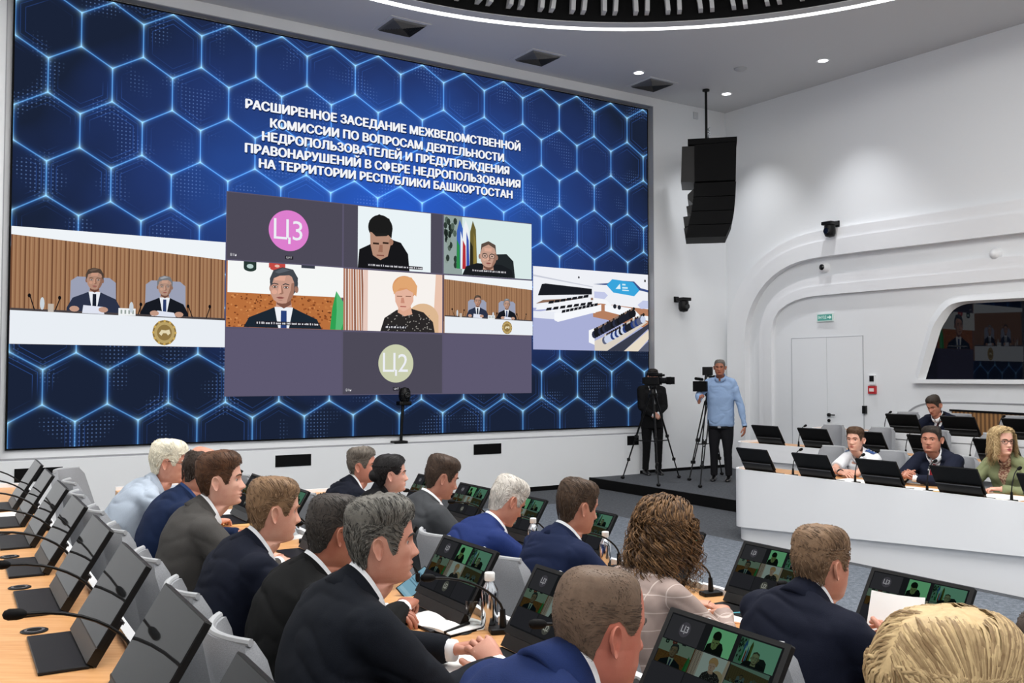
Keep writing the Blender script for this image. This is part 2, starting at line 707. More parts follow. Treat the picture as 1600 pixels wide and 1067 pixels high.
# ceiling with the round opening
cl = MB()
rr = ring_to_room(OCX, OCY, OCR - 0.02)
n = len(rr)
vs = [(p.x, p.y, CEIL) for p, q in rr] + [(q.x, q.y, CEIL) for p, q in rr]
cl.add(vs, [(i, (i + 1) % n, n + (i + 1) % n, n + i) for i in range(n)])
struct('ceiling', cl, CEILM)
def annulus(r0, r1, z0, z1, n=128):
    m = MB()
    A = [[(OCX + r * cos(2 * pi * k / n), OCY + r * sin(2 * pi * k / n), z) for k in range(n)] for r, z in ((r0, z0), (r1, z0), (r1, z1), (r0, z1), (r0, z0))]
    m.loft(A, 0, True, False, False)
    return m
struct('ceiling_rim', annulus(OCR_IN, OCR - 0.19, CEIL - 0.03, CEIL + 0.10), CEILM).name = 'trim_2'
struct('ceiling_shadow_gap', annulus(OCR - 0.12, OCR, CEIL + 0.02, CEIL + 0.12), CEILM).name = 'trim_3'
led = annulus(OCR - 0.19, OCR - 0.03, CEIL - 0.012, CEIL + 0.01).build('ring_light', emit('#ffffff', 3.2))
tag(led, 'thin bright ring of white light around the round ceiling opening', 'light')
ow = annulus(OCR_IN - 0.02, OCR_IN, CEIL - 0.02, CEIL + 1.1)
struct('ceiling_well', ow, BLACKM).name = 'trim_4'
cp = MB()
cp.add([(OCX + OCR * cos(2 * pi * k / 64), OCY + OCR * sin(2 * pi * k / 64), CEIL + 1.12) for k in range(64)], [tuple(range(64))])
struct('ceiling_cap', cp, BLACKM).name = 'trim_5'
# white fins hanging inside the opening: pairs leaning across the well
nf = 78
for k in range(nf):
    a = 2 * pi * k / nf
    ca, sa = cos(a), sin(a)
    # only those the photo can show (the far half of the well)
    if sin(a) < 0.25:
        continue
    r1 = OCR_IN - 0.03
    zt = CEIL + 0.75
    for da in (-0.012, 0.016):
        aa = a + da
        lean = 0.35 * cos(a) + (0.02 if da > 0 else -0.02)
        p0 = Vector((OCX + r1 * cos(aa), OCY + r1 * sin(aa), CEIL + 0.06))
        p1 = Vector((OCX + (r1 - 0.02) * cos(aa + lean * 0.2), OCY + (r1 - 0.02) * sin(aa + lean * 0.2), zt))
        rad = Vector((cos(aa), sin(aa), 0))
        tan = Vector((-sin(aa), cos(aa), 0))
        m = MB()
        m.loft([[p + tan * sx * 0.028 - rad * dy for sx, dy in ((-1, 0), (1, 0), (1, 0.16), (-1, 0.16))] for p in (p0, p1)])
        o = m.build('ceiling_fin', CEILM)
        tag(o, 'white fin hanging inside the black round ceiling opening', 'fin', 'fins inside the round ceiling opening')

# walls
HW = CEIL
wf = MB()
SCR = dict(u0=-7.54, u1=2.28, z0=0.957, z1=6.46)
RU0, RU1, RZ0, RZ1 = SCR['u0'] - 0.10, SCR['u1'] + 0.05, SCR['z0'] - 0.13, SCR['z1'] + 0.05
def wpan(m, u0, u1, z0, z1, d0, d1, mi=0):
    m.prism([(u0, z0), (u1, z0), (u1, z1), (u0, z1)], lambda a, b, d: SW(a, b, d), d0, d1, mi)
wpan(wf, -13.0, RU0, 0, HW, -0.3, 0.0)
wpan(wf, RU1, 4.0955, 0, HW, -0.3, 0.0)
wpan(wf, RU0, RU1, RZ1, HW, -0.3, 0.0)
wpan(wf, RU0, RU1, 0, RZ0, -0.3, 0.0)
wpan(wf, RU0, RU1, RZ0, RZ1, -0.3, -0.14)
struct('wall_front', wf, WALLW)
rv = MB()
for (a, b, c, d) in ((RU0, RU0 + 0.012, RZ0, RZ1), (RU1 - 0.012, RU1, RZ0, RZ1), (RU0, RU1, RZ0, RZ0 + 0.012), (RU0, RU1, RZ1 - 0.012, RZ1)):
    wpan(rv, a, b, c, d, -0.14, 0.006)
struct('trim_6', rv, FRAMEG)
# plinth below the screen
pb = MB()
wpan(pb, -12.9, 1.95, 0.0, RZ0 - 0.01, 0.0, 0.05)
struct('trim_7', pb, WALLW)
bb = MB()
wpan(bb, -12.9, 1.95, 0.0, 0.07, 0.05, 0.062)
wpan(bb, 1.95, 4.05, PLZ, PLZ + 0.05, 0.0, 0.012)
struct('baseboard_front', bb, BLACKM)
wl = MB()
wl.prism([(0, 0), (13.5, 0), (13.5, HW), (0, HW)], lambda a, b, d: Vector(FL) + N2 * a + Vector((0, 0, b)) - U2 * d, 0.0, 0.2)
struct('wall_left', wl, WALLW)
wb = MB()
bd = (BR - BL).normalized()
bn = Vector((bd.y, -bd.x, 0))
wb.prism([(0, 0), ((BR - BL).length, 0), ((BR - BL).length, HW), (0, HW)], lambda a, b, d: BL + bd * a + Vector((0, 0, b)) + bn * d, 0.0, 0.2)
struct('wall_back', wb, WALLW)
wr = MB()
wr.prism([(0, 0), (17, 0), (17, HW), (0, HW)], lambda a, b, d: RW(a, b, d), -0.3, 0.0)
struct('wall_right', wr, WALLW)

# ------------------------------------------------------------------ mouldings of the right wall
def path(pts, base_z, w_end):
    q = [rwl(*p) for p in pts]
    q = [(q[0][0], base_z)] + q
    (x0, y0), (x1, y1) = q[-2], q[-1]
    q.append((w_end, y1 + (y1 - y0) / (x1 - x0) * (w_end - x1)))
    return q

def smooth_path(q, k=3):
    for _ in range(k):
        r = [q[0]]
        for i in range(len(q) - 1):
            a, b = q[i], q[i + 1]
            r += [(a[0] * .75 + b[0] * .25, a[1] * .75 + b[1] * .25), (a[0] * .25 + b[0] * .75, a[1] * .25 + b[1] * .75)]
        r.append(q[-1])
        q = r
    return q

def resample(q, n=70):
    L = [0]
    for i in range(len(q) - 1):
        L.append(L[-1] + hypot(q[i + 1][0] - q[i][0], q[i + 1][1] - q[i][1]))
    out = []
    j = 0
    for k in range(n):
        t = L[-1] * k / (n - 1)
        while j < len(L) - 2 and L[j + 1] < t:
            j += 1
        f = (t - L[j]) / max(1e-9, L[j + 1] - L[j])
        out.append((q[j][0] + (q[j + 1][0] - q[j][0]) * f, q[j][1] + (q[j + 1][1] - q[j][1]) * f))
    return out

WEND = 11.0
outer = resample(smooth_path(path([(1142, 560), (1142, 515), (1147.6, 482.7), (1159, 450), (1180, 418), (1209, 391.6), (1247.5, 371), (1294.5, 359), (1424, 340), (1600, 312)], 0.02, WEND)))
groove = resample(smooth_path(path([(1152, 560), (1152, 515), (1160, 478), (1174, 450), (1195, 422), (1222, 401), (1255, 385), (1305, 375), (1424, 357.5), (1600, 333.5)], 0.02, WEND)))
under = resample(smooth_path(path([(1171, 560), (1171, 515), (1178.5, 482.7), (1197.6, 447.4), (1227, 421), (1262, 406), (1335.6, 396), (1424, 385.8), (1600, 365)], 0.02, WEND)))
inner = resample(smooth_path(path([(1188.8, 560), (1188.8, 520), (1193, 497), (1206, 468), (1227, 450), (1256, 437), (1294.5, 430.4), (1453, 410.7), (1600, 399)], 0.02, WEND)))
ingro = resample(smooth_path(path([(1198, 560), (1198, 518), (1203, 495), (1217, 471), (1240, 456), (1264, 449), (1300, 444.5), (1453, 430), (1600, 416.5)], 0.02, WEND)))
bevel = resample(smooth_path(path([(1209, 560), (1209, 512), (1215, 491), (1230, 477), (1256, 465), (1294.5, 460.7), (1424, 450), (1600, 436)], 0.02, WEND)))
def offp(q, d):
    return [(p[0] + d * 0.7, p[1] - d) for p in q]
b1 = MB()
b1.strip(outer, groove, RW, 0.0, 0.10)
b1.strip(groove, under, RW, 0.0, 0.13)
struct('trim_8', b1, WHITE, smooth=30)
b2 = MB()
b2.strip(inner, ingro, RW, 0.0, 0.055)
b2.strip(ingro, bevel, RW, 0.0, 0.07)
struct('trim_9', b2, WHITE, smooth=30)

# dark control-room window in the right wall
def RP(pts):
    return [rwl(*p) for p in pts]
gl = RP([(1447, 592.6), (1462.5, 543), (1470.7, 516), (1474.5, 508), (1479, 501), (1485, 491), (1491, 484), (1497, 480), (1503.7, 477), (1511, 475), (1520, 474), (1600, 470)])
ol = RP([(1440, 592.6), (1454, 543), (1462.5, 513), (1467, 504), (1472, 496.5), (1479, 487), (1486.5, 479.5), (1493, 475.5), (1501.6, 473), (1510, 471.5), (1520, 470.5), (1600, 466)])
WW = 9.6
def ext(q):
    (x0, y0), (x1, y1) = q[-2], q[-1]
    return q + [(WW, y1 + (y1 - y0) / (x1 - x0) * (WW - x1))]
gl, ol = ext(gl), ext(ol)
zb = gl[0][1]
wn = MB()
wn.prism(gl + [(WW, zb)], RW, 0.004, 0.012)
MIRRORG, nt_, b_ = nmat('dark_window_glass')
b_.inputs['Base Color'].default_value = (0.002, 0.003, 0.006, 1)
b_.inputs['Roughness'].default_value = 0.015
b_.inputs['IOR'].default_value = 1.5
w1 = struct('window_1', wn, MIRRORG)
wfm = MB()
n_ = len(gl)
vsA = [RW(p[0], p[1], 0.10) for p in ol] + [RW(p[0], p[1], 0.012) for p in gl]
wfm.add(vsA, [(i, i + 1, n_ + i + 1, n_ + i) for i in range(n_ - 1)])
oo = [(p[0] - 0.10, p[1] + 0.10) for p in ol]
wfm.add([RW(p[0], p[1], 0.0) for p in oo] + [RW(p[0], p[1], 0.10) for p in ol], [(i, i + 1, n_ + i + 1, n_ + i) for i in range(n_ - 1)])
wfm.prism([(ol[0][0] - 0.1, zb - 0.06), (WW, zb - 0.06), (WW, zb), (ol[0][0] - 0.1, zb)], RW, 0.0, 0.10)
f = wfm.build('window_frame', WALLW, w1, smooth=30)

# recess with a slatted wood back low in the right wall
rec = resample(smooth_path(RP([(1409, 660), (1412, 652), (1420, 641), (1432, 633), (1448, 629), (1470, 627.5), (1530, 628.5), (1600, 630.5)])), 40)
rec2 = [(p[0] + 0.012, p[1] - 0.02) for p in rec]
gm = MB()
gm.strip(rec, rec2, RW, 0.0, 0.01)
struct('trim_10', gm, FRAMEG)
ws = MB()
wq = RP([(1488, 641.5), (1600, 646)])
x0 = wq[0][0]
zt = wq[0][1]
SLAT, nt_, b_ = nmat('slatted_wood')
tc_ = nt_.nodes.new('ShaderNodeTexCoord')
wv = nt_.nodes.new('ShaderNodeTexWave')
wv.inputs['Scale'].default_value = 9.0
wv.bands_direction = 'X'
wv.inputs['Distortion'].default_value = 0.3
cr = nt_.nodes.new('ShaderNodeValToRGB')
cr.color_ramp.elements[0].color = rgb('#5f3f22')
cr.color_ramp.elements[1].color = rgb('#a87a48')
nt_.links.new(tc_.outputs['Object'], wv.inputs['Vector'])
nt_.links.new(wv.outputs[0], cr.inputs[0])
nt_.links.new(cr.outputs[0], b_.inputs['Base Color'])
b_.inputs['Roughness'].default_value = 0.6
ws.prism([(x0, PLZ3), (x0 + 4, PLZ3), (x0 + 4, zt - 0.1), (x0, zt)], RW, 0.0, 0.02)
struct('trim_11', ws, SLAT)
ws = MB()
ws.prism([(x0 - 0.03, zt - 0.005), (x0 + 4, zt - 0.105), (x0 + 4, zt - 0.06), (x0 - 0.03, zt + 0.02)], RW, 0.0, 0.03)
struct('trim_12', ws, BLACKM)

# flush double door
dr = RP([(1237, 528.5), (1292, 526), (1349, 524), (1237, 672), (1349, 672)])
dx0, dx1, dxm = dr[0][0], dr[2][0], dr[1][0]
dz = (dr[0][1] + dr[2][1]) / 2
dm = MB()
dm.prism([(dx0 + .012, PLZ), (dxm - .004, PLZ), (dxm - .004, dz - .012), (dx0 + .012, dz - .012)], RW, 0.0, 0.012)
dm.prism([(dxm + .004, PLZ), (dx1 - .012, PLZ), (dx1 - .012, dz - .012), (dxm + .004, dz - .012)], RW, 0.0, 0.012)
d1 = struct('door_1', dm, WALLW)
gm = MB()
for (a, b, c, d) in ((dx0, dx0 + .012, PLZ, dz), (dx1 - .012, dx1, PLZ, dz), (dx0, dx1, dz - .012, dz)):
    gm.prism([(a, c), (b, c), (b, d), (a, d)], RW, 0.0, 0.013)
gm.build('door_frame', mat('#b4b6ba', 0.6), d1)
hx, hz = rwl(1297, 648)
hm = MB()
hm.prism([(hx + .028 * cos(2 * pi * k / 16), hz + .028 * sin(2 * pi * k / 16)) for k in range(16)], RW, 0.012, 0.05)
hm.tube([RW(hx, hz, 0.05), RW(hx - 0.01, hz, 0.06), RW(hx + 0.13, hz, 0.06)], 0.011, 8)
hm.build('door_handle', BLACK, d1, True)
hm = MB()
kx, kz = rwl(1296.5, 657)
hm.prism([(kx + .026 * cos(2 * pi * k / 16), kz + .026 * sin(2 * pi * k / 16)) for k in range(16)], RW, 0.012, 0.03)
hm.build('keyhole_plate', BLACK, d1, True)

def wall_box(name, px0, py0, px1, py1, dep, m, label, cat, d0=0.0, rnd=0.0):
    a, b = rwl(px0, py1), rwl(px1, py0)
    mbx = MB()
    w0, w1_, z0, z1 = min(a[0], b[0]), max(a[0], b[0]), min(a[1], b[1]), max(a[1], b[1])
    t = thing(name, RW((w0 + w1_) / 2, z0, 0), 0, label, cat)
    base = Vector(t.location)
    mbx.prism([(w0, z0), (w1_, z0), (w1_, z1), (w0, z1)], lambda p, q, d: RW(p, q, d) - base, d0, d0 + dep)
    mbx.build(name + '_case' if False else 'case', m, t)
    return t, (w0, w1_, z0, z1), base

# exit sign
t, (w0, w1_, z0, z1), base = wall_box('exit_sign', 1278, 489, 1303, 503, 0.03, mat('#d5e4df', 0.4), 'small green and white exit sign on the white wall above the door', 'sign')
pc = Pic()
pc.rect(0.05, 0.12, 0.95, 0.88, '#5fa79c')
pc.text('ВЫХОД', 0.10, 0.3, 0.6, 0.72, '#e9fff8', 0.01)
pc.rect(0.66, 0.42, 0.82, 0.58, '#e9fff8')
pc.poly([(0.8, 0.25), (0.93, 0.5), (0.8, 0.75)], '#e9fff8')
m, ms = pc.mesh('x', lambda a, b, d: RW(w0 + a * (w1_ - w0), z0 + b * (z1 - z0), d) - base, 0.0006, 0.75, 0.031)
m.build('sign_face', ms, t, fix=False)
# access reader, fire button and black push box beside the door
t, (w0, w1_, z0, z1), base = wall_box('card_reader', 1359, 586, 1369, 601, 0.035, mat('#e4e6e8', 0.4), 'small card reader with a black window on the wall beside the door', 'card reader')
m = MB(); m.prism([(w0 + .02, z0 + .05), (w1_ - .02, z0 + .05), (w1_ - .02, z1 - .01), (w0 + .02, z1 - .01)], lambda p, q, d: RW(p, q, d) - base, 0.035, 0.04)
m.build('window', BLACK, t)
t, (w0, w1_, z0, z1), base = wall_box('fire_alarm_button', 1358.5, 603, 1370, 615, 0.04, mat('#b8262b', 0.4), 'small red fire alarm button below the card reader by the door', 'fire alarm')
m = MB(); m.prism([(w0 + .025, z0 + .035), (w1_ - .025, z0 + .035), (w1_ - .025, z1 - .035), (w0 + .025, z1 - .035)], lambda p, q, d: RW(p, q, d) - base, 0.04, 0.045)
m.build('press_plate', mat('#e8d8d4', 0.4), t)
t, _, _ = wall_box('door_release_box', 1350, 634, 1355, 646, 0.05, BLACK, 'small black upright box on the wall right of the door', 'switch box')

# domes and cameras on the walls
def dome(name, px, py, lens, label):
    w, z = rwl(px, py, 0.0)
    t = thing(name, RW(w, z, 0), 0, label, 'camera')
    R = Matrix((tuple(RT), (0, 0, 1), tuple(RN))).transposed()
    m = MB()
    m.lathe([(0.001, 0), (0.085, 0), (0.085, 0.03), (0.075, 0.05), (0.06, 0.085), (0.035, 0.11), (0.001, 0.12)], n=20, R=R)
    m.build('housing', WHITE, t, True)
    if lens:
        m = MB()
        m.lathe([(0.001, 0.10), (0.045, 0.095), (0.05, 0.105), (0.03, 0.125), (0.001, 0.13)], n=18, R=R)
        m.build('lens', GLOSSB, t, True)
    return t
dome('dome_camera', 1290, 418, True, 'white dome camera with a black lens set in the recessed wall band')
dome('dome_camera', 1557, 397, False, 'plain white dome on the wall band near the right edge')

def ptz(px, py, P, nrm, label, s=1.0, side=1):
    """black pan-tilt camera on a bracket: P is the wall point"""
    along = Vector((-nrm.y, nrm.x, 0)) * side
    t = thing('conference_camera', P, 0, label, 'camera')
    m = MB()
    m.box(nrm * 0.012, (0.10, 0.10, 0.024), M=Matrix((tuple(along), tuple(Vector((0, 0, 1))), tuple(nrm))).transposed())
    m.tube([nrm * 0.02, nrm * 0.16 * s], 0.022, 8)
    m.build('bracket', BLACK, t)
    m = MB()
    m.box(nrm * 0.17 * s + Vector((0, 0, -0.01)), (0.17 * s, 0.17 * s, 0.05 * s), rz=atan2(along.y, along.x), bev=0.015)
    m.build('base_plate', BLACK, t)
    m = MB()
    c = nrm * 0.17 * s
    m.lathe([(0.03 * s, -0.03 * s), (0.075 * s, -0.04 * s), (0.08 * s, -0.10 * s), (0.078 * s, -0.15 * s), (0.06 * s, -0.19 * s), (0.001, -0.205 * s)], c, 20)
    m.build('head', BLACK, t, True)
    m = MB()
    R = Matrix((tuple(along), (0, 0, 1), tuple(nrm))).transposed()
    m.lathe([(0.001, 0.06 * s), (0.045 * s, 0.06 * s), (0.042 * s, 0.09 * s), (0.03 * s, 0.092 * s), (0.001, 0.086 * s)], c + Vector((0, 0, -0.12 * s)), 18, R=R)
    m.build('lens', GLOSSB, t, True)
    return t
w, z = rwl(1308, 350)
ptz(0, 0, RW(w, z, 0.0), RN, 'black conference camera on the white right wall above the rounded moulding', 1.15)
u, z = scr(1056, 468)
ptz(0, 0, SW(u, z, 0.0), N2, 'black conference camera on the white wall right of the big screen', 1.15)

# little sensor plate high on the front wall
u, z = scr(1086, 181)
m = MB(); m.prism([(u - .05, z - .06), (u + .05, z - .06), (u + .05, z + .06), (u - .05, z + .06)], lambda a, b, d: SW(a, b, d), 0.0, 0.03)
o = m.build('wall_sensor', mat('#c8cacd', 0.5)); tag(o, 'small pale square sensor high on the wall near the ceiling corner', 'sensor')

# black slots in the plinth
for i, (x0, y0, x1, y1, lb) in enumerate(((22, 731, 98, 752, 'long black vent slot in the white plinth at the far left'), (430, 710, 486, 729, 'black vent slot in the white plinth behind the ginger-haired man'), (740, 694, 783, 709, 'black vent slot in the white plinth behind the man in the bright blue suit'), (980, 681, 999, 695, 'black vent slot in the white plinth beside the dark-suited camera operator'))):
    a = scr(x0, y1, 0.05); b = scr(x1, y0, 0.05)
    zc = (a[1] + b[1]) / 2
    h = 0.125
    if i == 3:
        b = (min(b[0], 1.92), b[1])
    m = MB()
    m.prism([(a[0], zc - h / 1.6), (b[0], zc - h / 1.6), (b[0], zc + h / 1.6), (a[0], zc + h / 1.6)], lambda p, q, d: SW(p, q, d), 0.05, 0.056)
    o = m.build('vent_slot', BLACKM)
    tag(o, lb, 'vent')

# ------------------------------------------------------------------ ceiling fittings
def on_ceiling(px, py):
    return onz(px, py, CEIL)
def vent(px, py, label, s=0.62):
    P = on_ceiling(px, py)
    rz = atan2(U2.y, U2.x)
    t = thing('ceiling_vent', P, rz, label, 'vent', None)
    m = MB()
    h = s / 2
    m.strip([(-h, -h), (h, -h), (h, h), (-h, h), (-h, -h)], [(-h + .05, -h + .05), (h - .05, -h + .05), (h - .05, h - .05), (-h + .05, h - .05), (-h + .05, -h + .05)], lambda a, b, d: (a, b, d), -0.012, 0.0)
    m.build('frame', CEILM, t)
    m = MB()
    m.prism([(-h + .05, -h + .05), (h - .05, -h + .05), (h - .05, h - .05), (-h + .05, h - .05)], lambda a, b, d: (a, b, d), -0.004, -0.002)
    m.build('backing', BLACKM, t)
    k = 9
    for i in range(k):
        # nested square louvre blades
        r0 = (h - .06) * (1 - i / k)
        m = MB()
        c = [(-r0, -r0), (r0, -r0), (r0, r0), (-r0, r0)]
        r1 = r0 - 0.012
        d = [(-r1, -r1), (r1, -r1), (r1, r1), (-r1, r1)]
        if r1 <= 0.01:
            continue
        for j in range(4):
            j2 = (j + 1) % 4
            m.add([(c[j][0], c[j][1], -0.004), (c[j2][0], c[j2][1], -0.004), (d[j2][0], d[j2][1], -0.030), (d[j][0], d[j][1], -0.030)], [(0, 1, 2, 3)])
        m.build('louvre', mat('#6f7072', 0.6), t)
    return t
vent(628, 42, 'square louvred ceiling vent above the left half of the big screen')
vent(840, 90, 'square louvred ceiling vent above the right half of the big screen')
vent(1019, 132, 'square louvred ceiling vent nearest the hanging speaker')

def downlight(px, py, label, power=55):
    P = on_ceiling(px, py)
    t = thing('downlight', P, 0, label, 'light')
    m = MB()
    m.lathe([(0.075, 0.0), (0.10, 0.0), (0.105, -0.008), (0.075, -0.012)], n=24, ring=True)
    m.build('trim_ring', WHITE, t, True)
    m = MB()
    m.lathe([(0.001, -0.004), (0.074, -0.004), (0.074, -0.009), (0.001, -0.009)], n=24)
    m.build('lens', emit('#ffffff', 8.0), t)
    d = bpy.data.lights.new('downlight_lamp', 'SPOT')
    d.energy = power
    d.spot_size = radians(84)
    d.spot_blend = 0.8
    d.shadow_soft_size = 0.07
    d.color = (0.97, 0.98, 1.0)
    o = bpy.data.objects.new('downlight_lamp', d)
    COL.objects.link(o)
    o.parent = t
    o.location = (0, 0, -0.03)
    return t
downlight(998, 113, 'round downlight nearest the big screen in the white ceiling', 150)
downlight(1135, 146, 'round downlight just right of the hanging speaker rod', 230)
downlight(1286, 94, 'round downlight in the ceiling nearest the right wall edge', 230)
for px, py, lb in ((1157, 107, 'pale round ceiling disc between the downlights'),):
    P = on_ceiling(px, py)
    m = MB(); m.lathe([(0.001, 0), (0.10, 0), (0.10, -0.015), (0.06, -0.04), (0.001, -0.045)], n=22)
    o = m.build('smoke_detector', mat('#b4b6b8', 0.5), None, True); o.location = P
    tag(o, lb, 'detector')
def tint(hexc, f=(0.42, 0.55, 0.45)):
    h = hexc.lstrip('#')
    return '#' + ''.join('%02x' % max(0, min(255, int(int(h[i:i + 2], 16) * f[k]))) for k, i in enumerate((0, 2, 4)))

# ------------------------------------------------------------------ the video wall
su0, su1, sz0, sz1 = SCR['u0'], SCR['u1'], SCR['z0'], SCR['z1']
SWID, SHGT = su1 - su0, sz1 - sz0
scr_root = thing('video_wall', SW((su0 + su1) / 2, sz0, -0.14), atan2(U2.y, U2.x), 'huge lit blue video wall with hexagon pattern and Cyrillic title', 'screen')
# local frame of the root: x along the wall, y into the wall, z up
def SL(u, z, off=0.0):
    return Vector((u - (su0 + su1) / 2, -(off + 0.14), z - sz0))
def SLd(u, z, d):
    return SL(u, z, d)

def hex_material():
    m = bpy.data.materials.new('hexagon_picture')
    m.use_nodes = True
    nt = m.node_tree
    nt.nodes.clear()
    N, L = nt.nodes, nt.links
    def M(op, a, b=None, c=None):
        x = N.new('ShaderNodeMath')
        x.operation = op
        for i, q in enumerate((a, b, c)):
            if q is None:
                continue
            if isinstance(q, (int, float)):
                x.inputs[i].default_value = q
            else:
                L.new(q, x.inputs[i])
        return x.outputs[0]
    tc = N.new('ShaderNodeTexCoord')
    sp = N.new('ShaderNodeSeparateXYZ')
    L.new(tc.outputs['Object'], sp.inputs[0])
    P = 0.7205
    cx = (su0 + su1) / 2
    # lattice: a vertical edge stands at u=-6.82, z 5.62..5.21
    X = M('DIVIDE', M('ADD', sp.outputs['X'], cx + 6.82 + P * 200.5), P)
    Y = M('DIVIDE', M('ADD', sp.outputs['Z'], sz0 - 5.415 + P * sqrt(3) * 100), P)
    R3 = sqrt(3)
    def cell(ox, oy):
        ax = M('SUBTRACT', M('FLOORED_MODULO', M('SUBTRACT', X, ox), 1.0), 0.5)
        ay = M('SUBTRACT', M('FLOORED_MODULO', M('SUBTRACT', Y, oy), R3), R3 / 2)
        return ax, ay, M('ADD', M('MULTIPLY', ax, ax), M('MULTIPLY', ay, ay))
    ax, ay, al = cell(-0.5 + 0.5, -R3 / 2)
    bx, by, bl = cell(0.5, 0.0)
    ab = M('LESS_THAN', al, bl)
    def mixv(p, q):
        return M('ADD', M('MULTIPLY', p, ab), M('MULTIPLY', q, M('SUBTRACT', 1.0, ab)))
    gx, gy = mixv(ax, bx), mixv(ay, by)
    agx, agy = M('ABSOLUTE', gx), M('ABSOLUTE', gy)
    hd = M('MAXIMUM', agx, M('ADD', M('MULTIPLY', agx, 0.5), M('MULTIPLY', agy, R3 / 2)))
    ed = M('SUBTRACT', 0.5, hd)                      # 0 on an edge, 0.5 in the middle
    core = M('POWER', M('MAXIMUM', M('SUBTRACT', 1.0, M('DIVIDE', ed, 0.013)), 0.0), 0.8)
    glow = M('POWER', 2.718, M('MULTIPLY', ed, -42.0))
    gl = M('SQRT', M('ADD', M('MULTIPLY', gx, gx), M('MULTIPLY', gy, gy)))
    vtx = M('POWER', 2.718, M('MULTIPLY', M('SUBTRACT', 0.577, gl), -46.0))
    # faint inner outlines
    def ring(at, w):
        return M('MAXIMUM', M('SUBTRACT', 1.0, M('DIVIDE', M('ABSOLUTE', M('SUBTRACT', ed, at)), w)), 0.0)
    n1 = N.new('ShaderNodeTexNoise')
    n1.inputs['Scale'].default_value = 1.15
    n1.inputs['Detail'].default_value = 1.5
    L.new(tc.outputs['Object'], n1.inputs['Vector'])
    msk = M('MULTIPLY', M('MAXIMUM', M('SUBTRACT', n1.outputs[0], 0.45), 0.0), 5.0)
    inner = M('MULTIPLY', M('ADD', ring(0.075, 0.009), ring(0.15, 0.009)), M('MINIMUM', msk, 1.0))
    # dot patches
    dx = M('SUBTRACT', M('FRACT', M('MULTIPLY', X, 15.0)), 0.5)
    dy = M('SUBTRACT', M('FRACT', M('MULTIPLY', Y, 15.0)), 0.5)
    dd = M('LESS_THAN', M('ADD', M('MULTIPLY', dx, dx), M('MULTIPLY', dy, dy)), 0.035)
    n2 = N.new('ShaderNodeTexNoise')
    n2.inputs['Scale'].default_value = 2.3
    n2.inputs['Detail'].default_value = 0.5
    L.new(tc.outputs['Object'], n2.inputs['Vector'])
    dots = M('MULTIPLY', dd, M('MINIMUM', M('MULTIPLY', M('MAXIMUM', M('SUBTRACT', n2.outputs[0], 0.56), 0.0), 9.0), 1.0))
    # backdrop: bright blue in the middle of the picture, near black at its ends
    rx = M('DIVIDE', M('ADD', sp.outputs['X'], cx + 2.4), 5.1)
    ry = M('DIVIDE', M('ADD', sp.outputs['Z'], sz0 - 4.25), 2.9)
    rr_ = M('SQRT', M('ADD', M('MULTIPLY', rx, rx), M('MULTIPLY', ry, ry)))
    nn = N.new('ShaderNodeTexNoise')
    nn.inputs['Scale'].default_value = 0.9
    L.new(tc.outputs['Object'], nn.inputs['Vector'])
    rr2 = M('ADD', rr_, M('MULTIPLY', M('SUBTRACT', nn.outputs[0], 0.5), 0.30))
    cr = N.new('ShaderNodeValToRGB')
    e = cr.color_ramp.elements
    e[0].position = 0.0; e[0].color = rgb('#2a5cc8')
    e[1].position = 1.0; e[1].color = rgb('#1a2338')
    q = e.new(0.38); q.color = rgb('#2a4f9c')
    q = e.new(0.68); q.color = rgb('#24386f')
    L.new(rr2, cr.inputs[0])
    fade = M('MAXIMUM', M('SUBTRACT', 1.25, M('MULTIPLY', rr_, 0.35)), 0.55)
    def scale_col(col, f):
        mx = N.new('ShaderNodeMixRGB')
        mx.blend_type = 'MIX'
        mx.inputs[1].default_value = (0, 0, 0, 1)
        mx.inputs[2].default_value = rgb(col)
        L.new(M('MINIMUM', f, 1.0), mx.inputs[0])
        return mx.outputs[0]
    def addc(a, b):
        mx = N.new('ShaderNodeMixRGB')
        mx.blend_type = 'ADD'
        mx.inputs[0].default_value = 1.0
        L.new(a, mx.inputs[1]); L.new(b, mx.inputs[2])
        return mx.outputs[0]
    c = cr.outputs[0]
    c = addc(c, scale_col('#2f86ff', M('MULTIPLY', M('MULTIPLY', glow, 0.30), fade)))
    c = addc(c, scale_col('#78c8ff', M('MULTIPLY', core, M('MULTIPLY', fade, 0.55))))
    c = addc(c, scale_col('#bdf4ff', M('MULTIPLY', vtx, 0.75)))
    c = addc(c, scale_col('#3f74d8', M('MULTIPLY', inner, 0.32)))
    c = addc(c, scale_col('#7fa6e8', M('MULTIPLY', dots, 0.26)))
    em = N.new('ShaderNodeEmission')
    em.inputs[1].default_value = 1.0
    L.new(c, em.inputs[0])
    out = N.new('ShaderNodeOutputMaterial')
    L.new(em.outputs[0], out.inputs[0])
    return m

m = MB()
m.prism([(su0 - .02, sz0 - .02), (su1 + .02, sz0 - .02), (su1 + .02, sz1 + .02), (su0 - .02, sz1 + .02)], SLd, -0.135, -0.105)
m.build('cabinet', BLACKM, scr_root)
m = MB()
m.prism([(su0, sz0), (su1, sz0), (su1, sz1), (su0, sz1)], SLd, -0.105, -0.10)
m.build('hexagon_backdrop', hex_material(), scr_root)

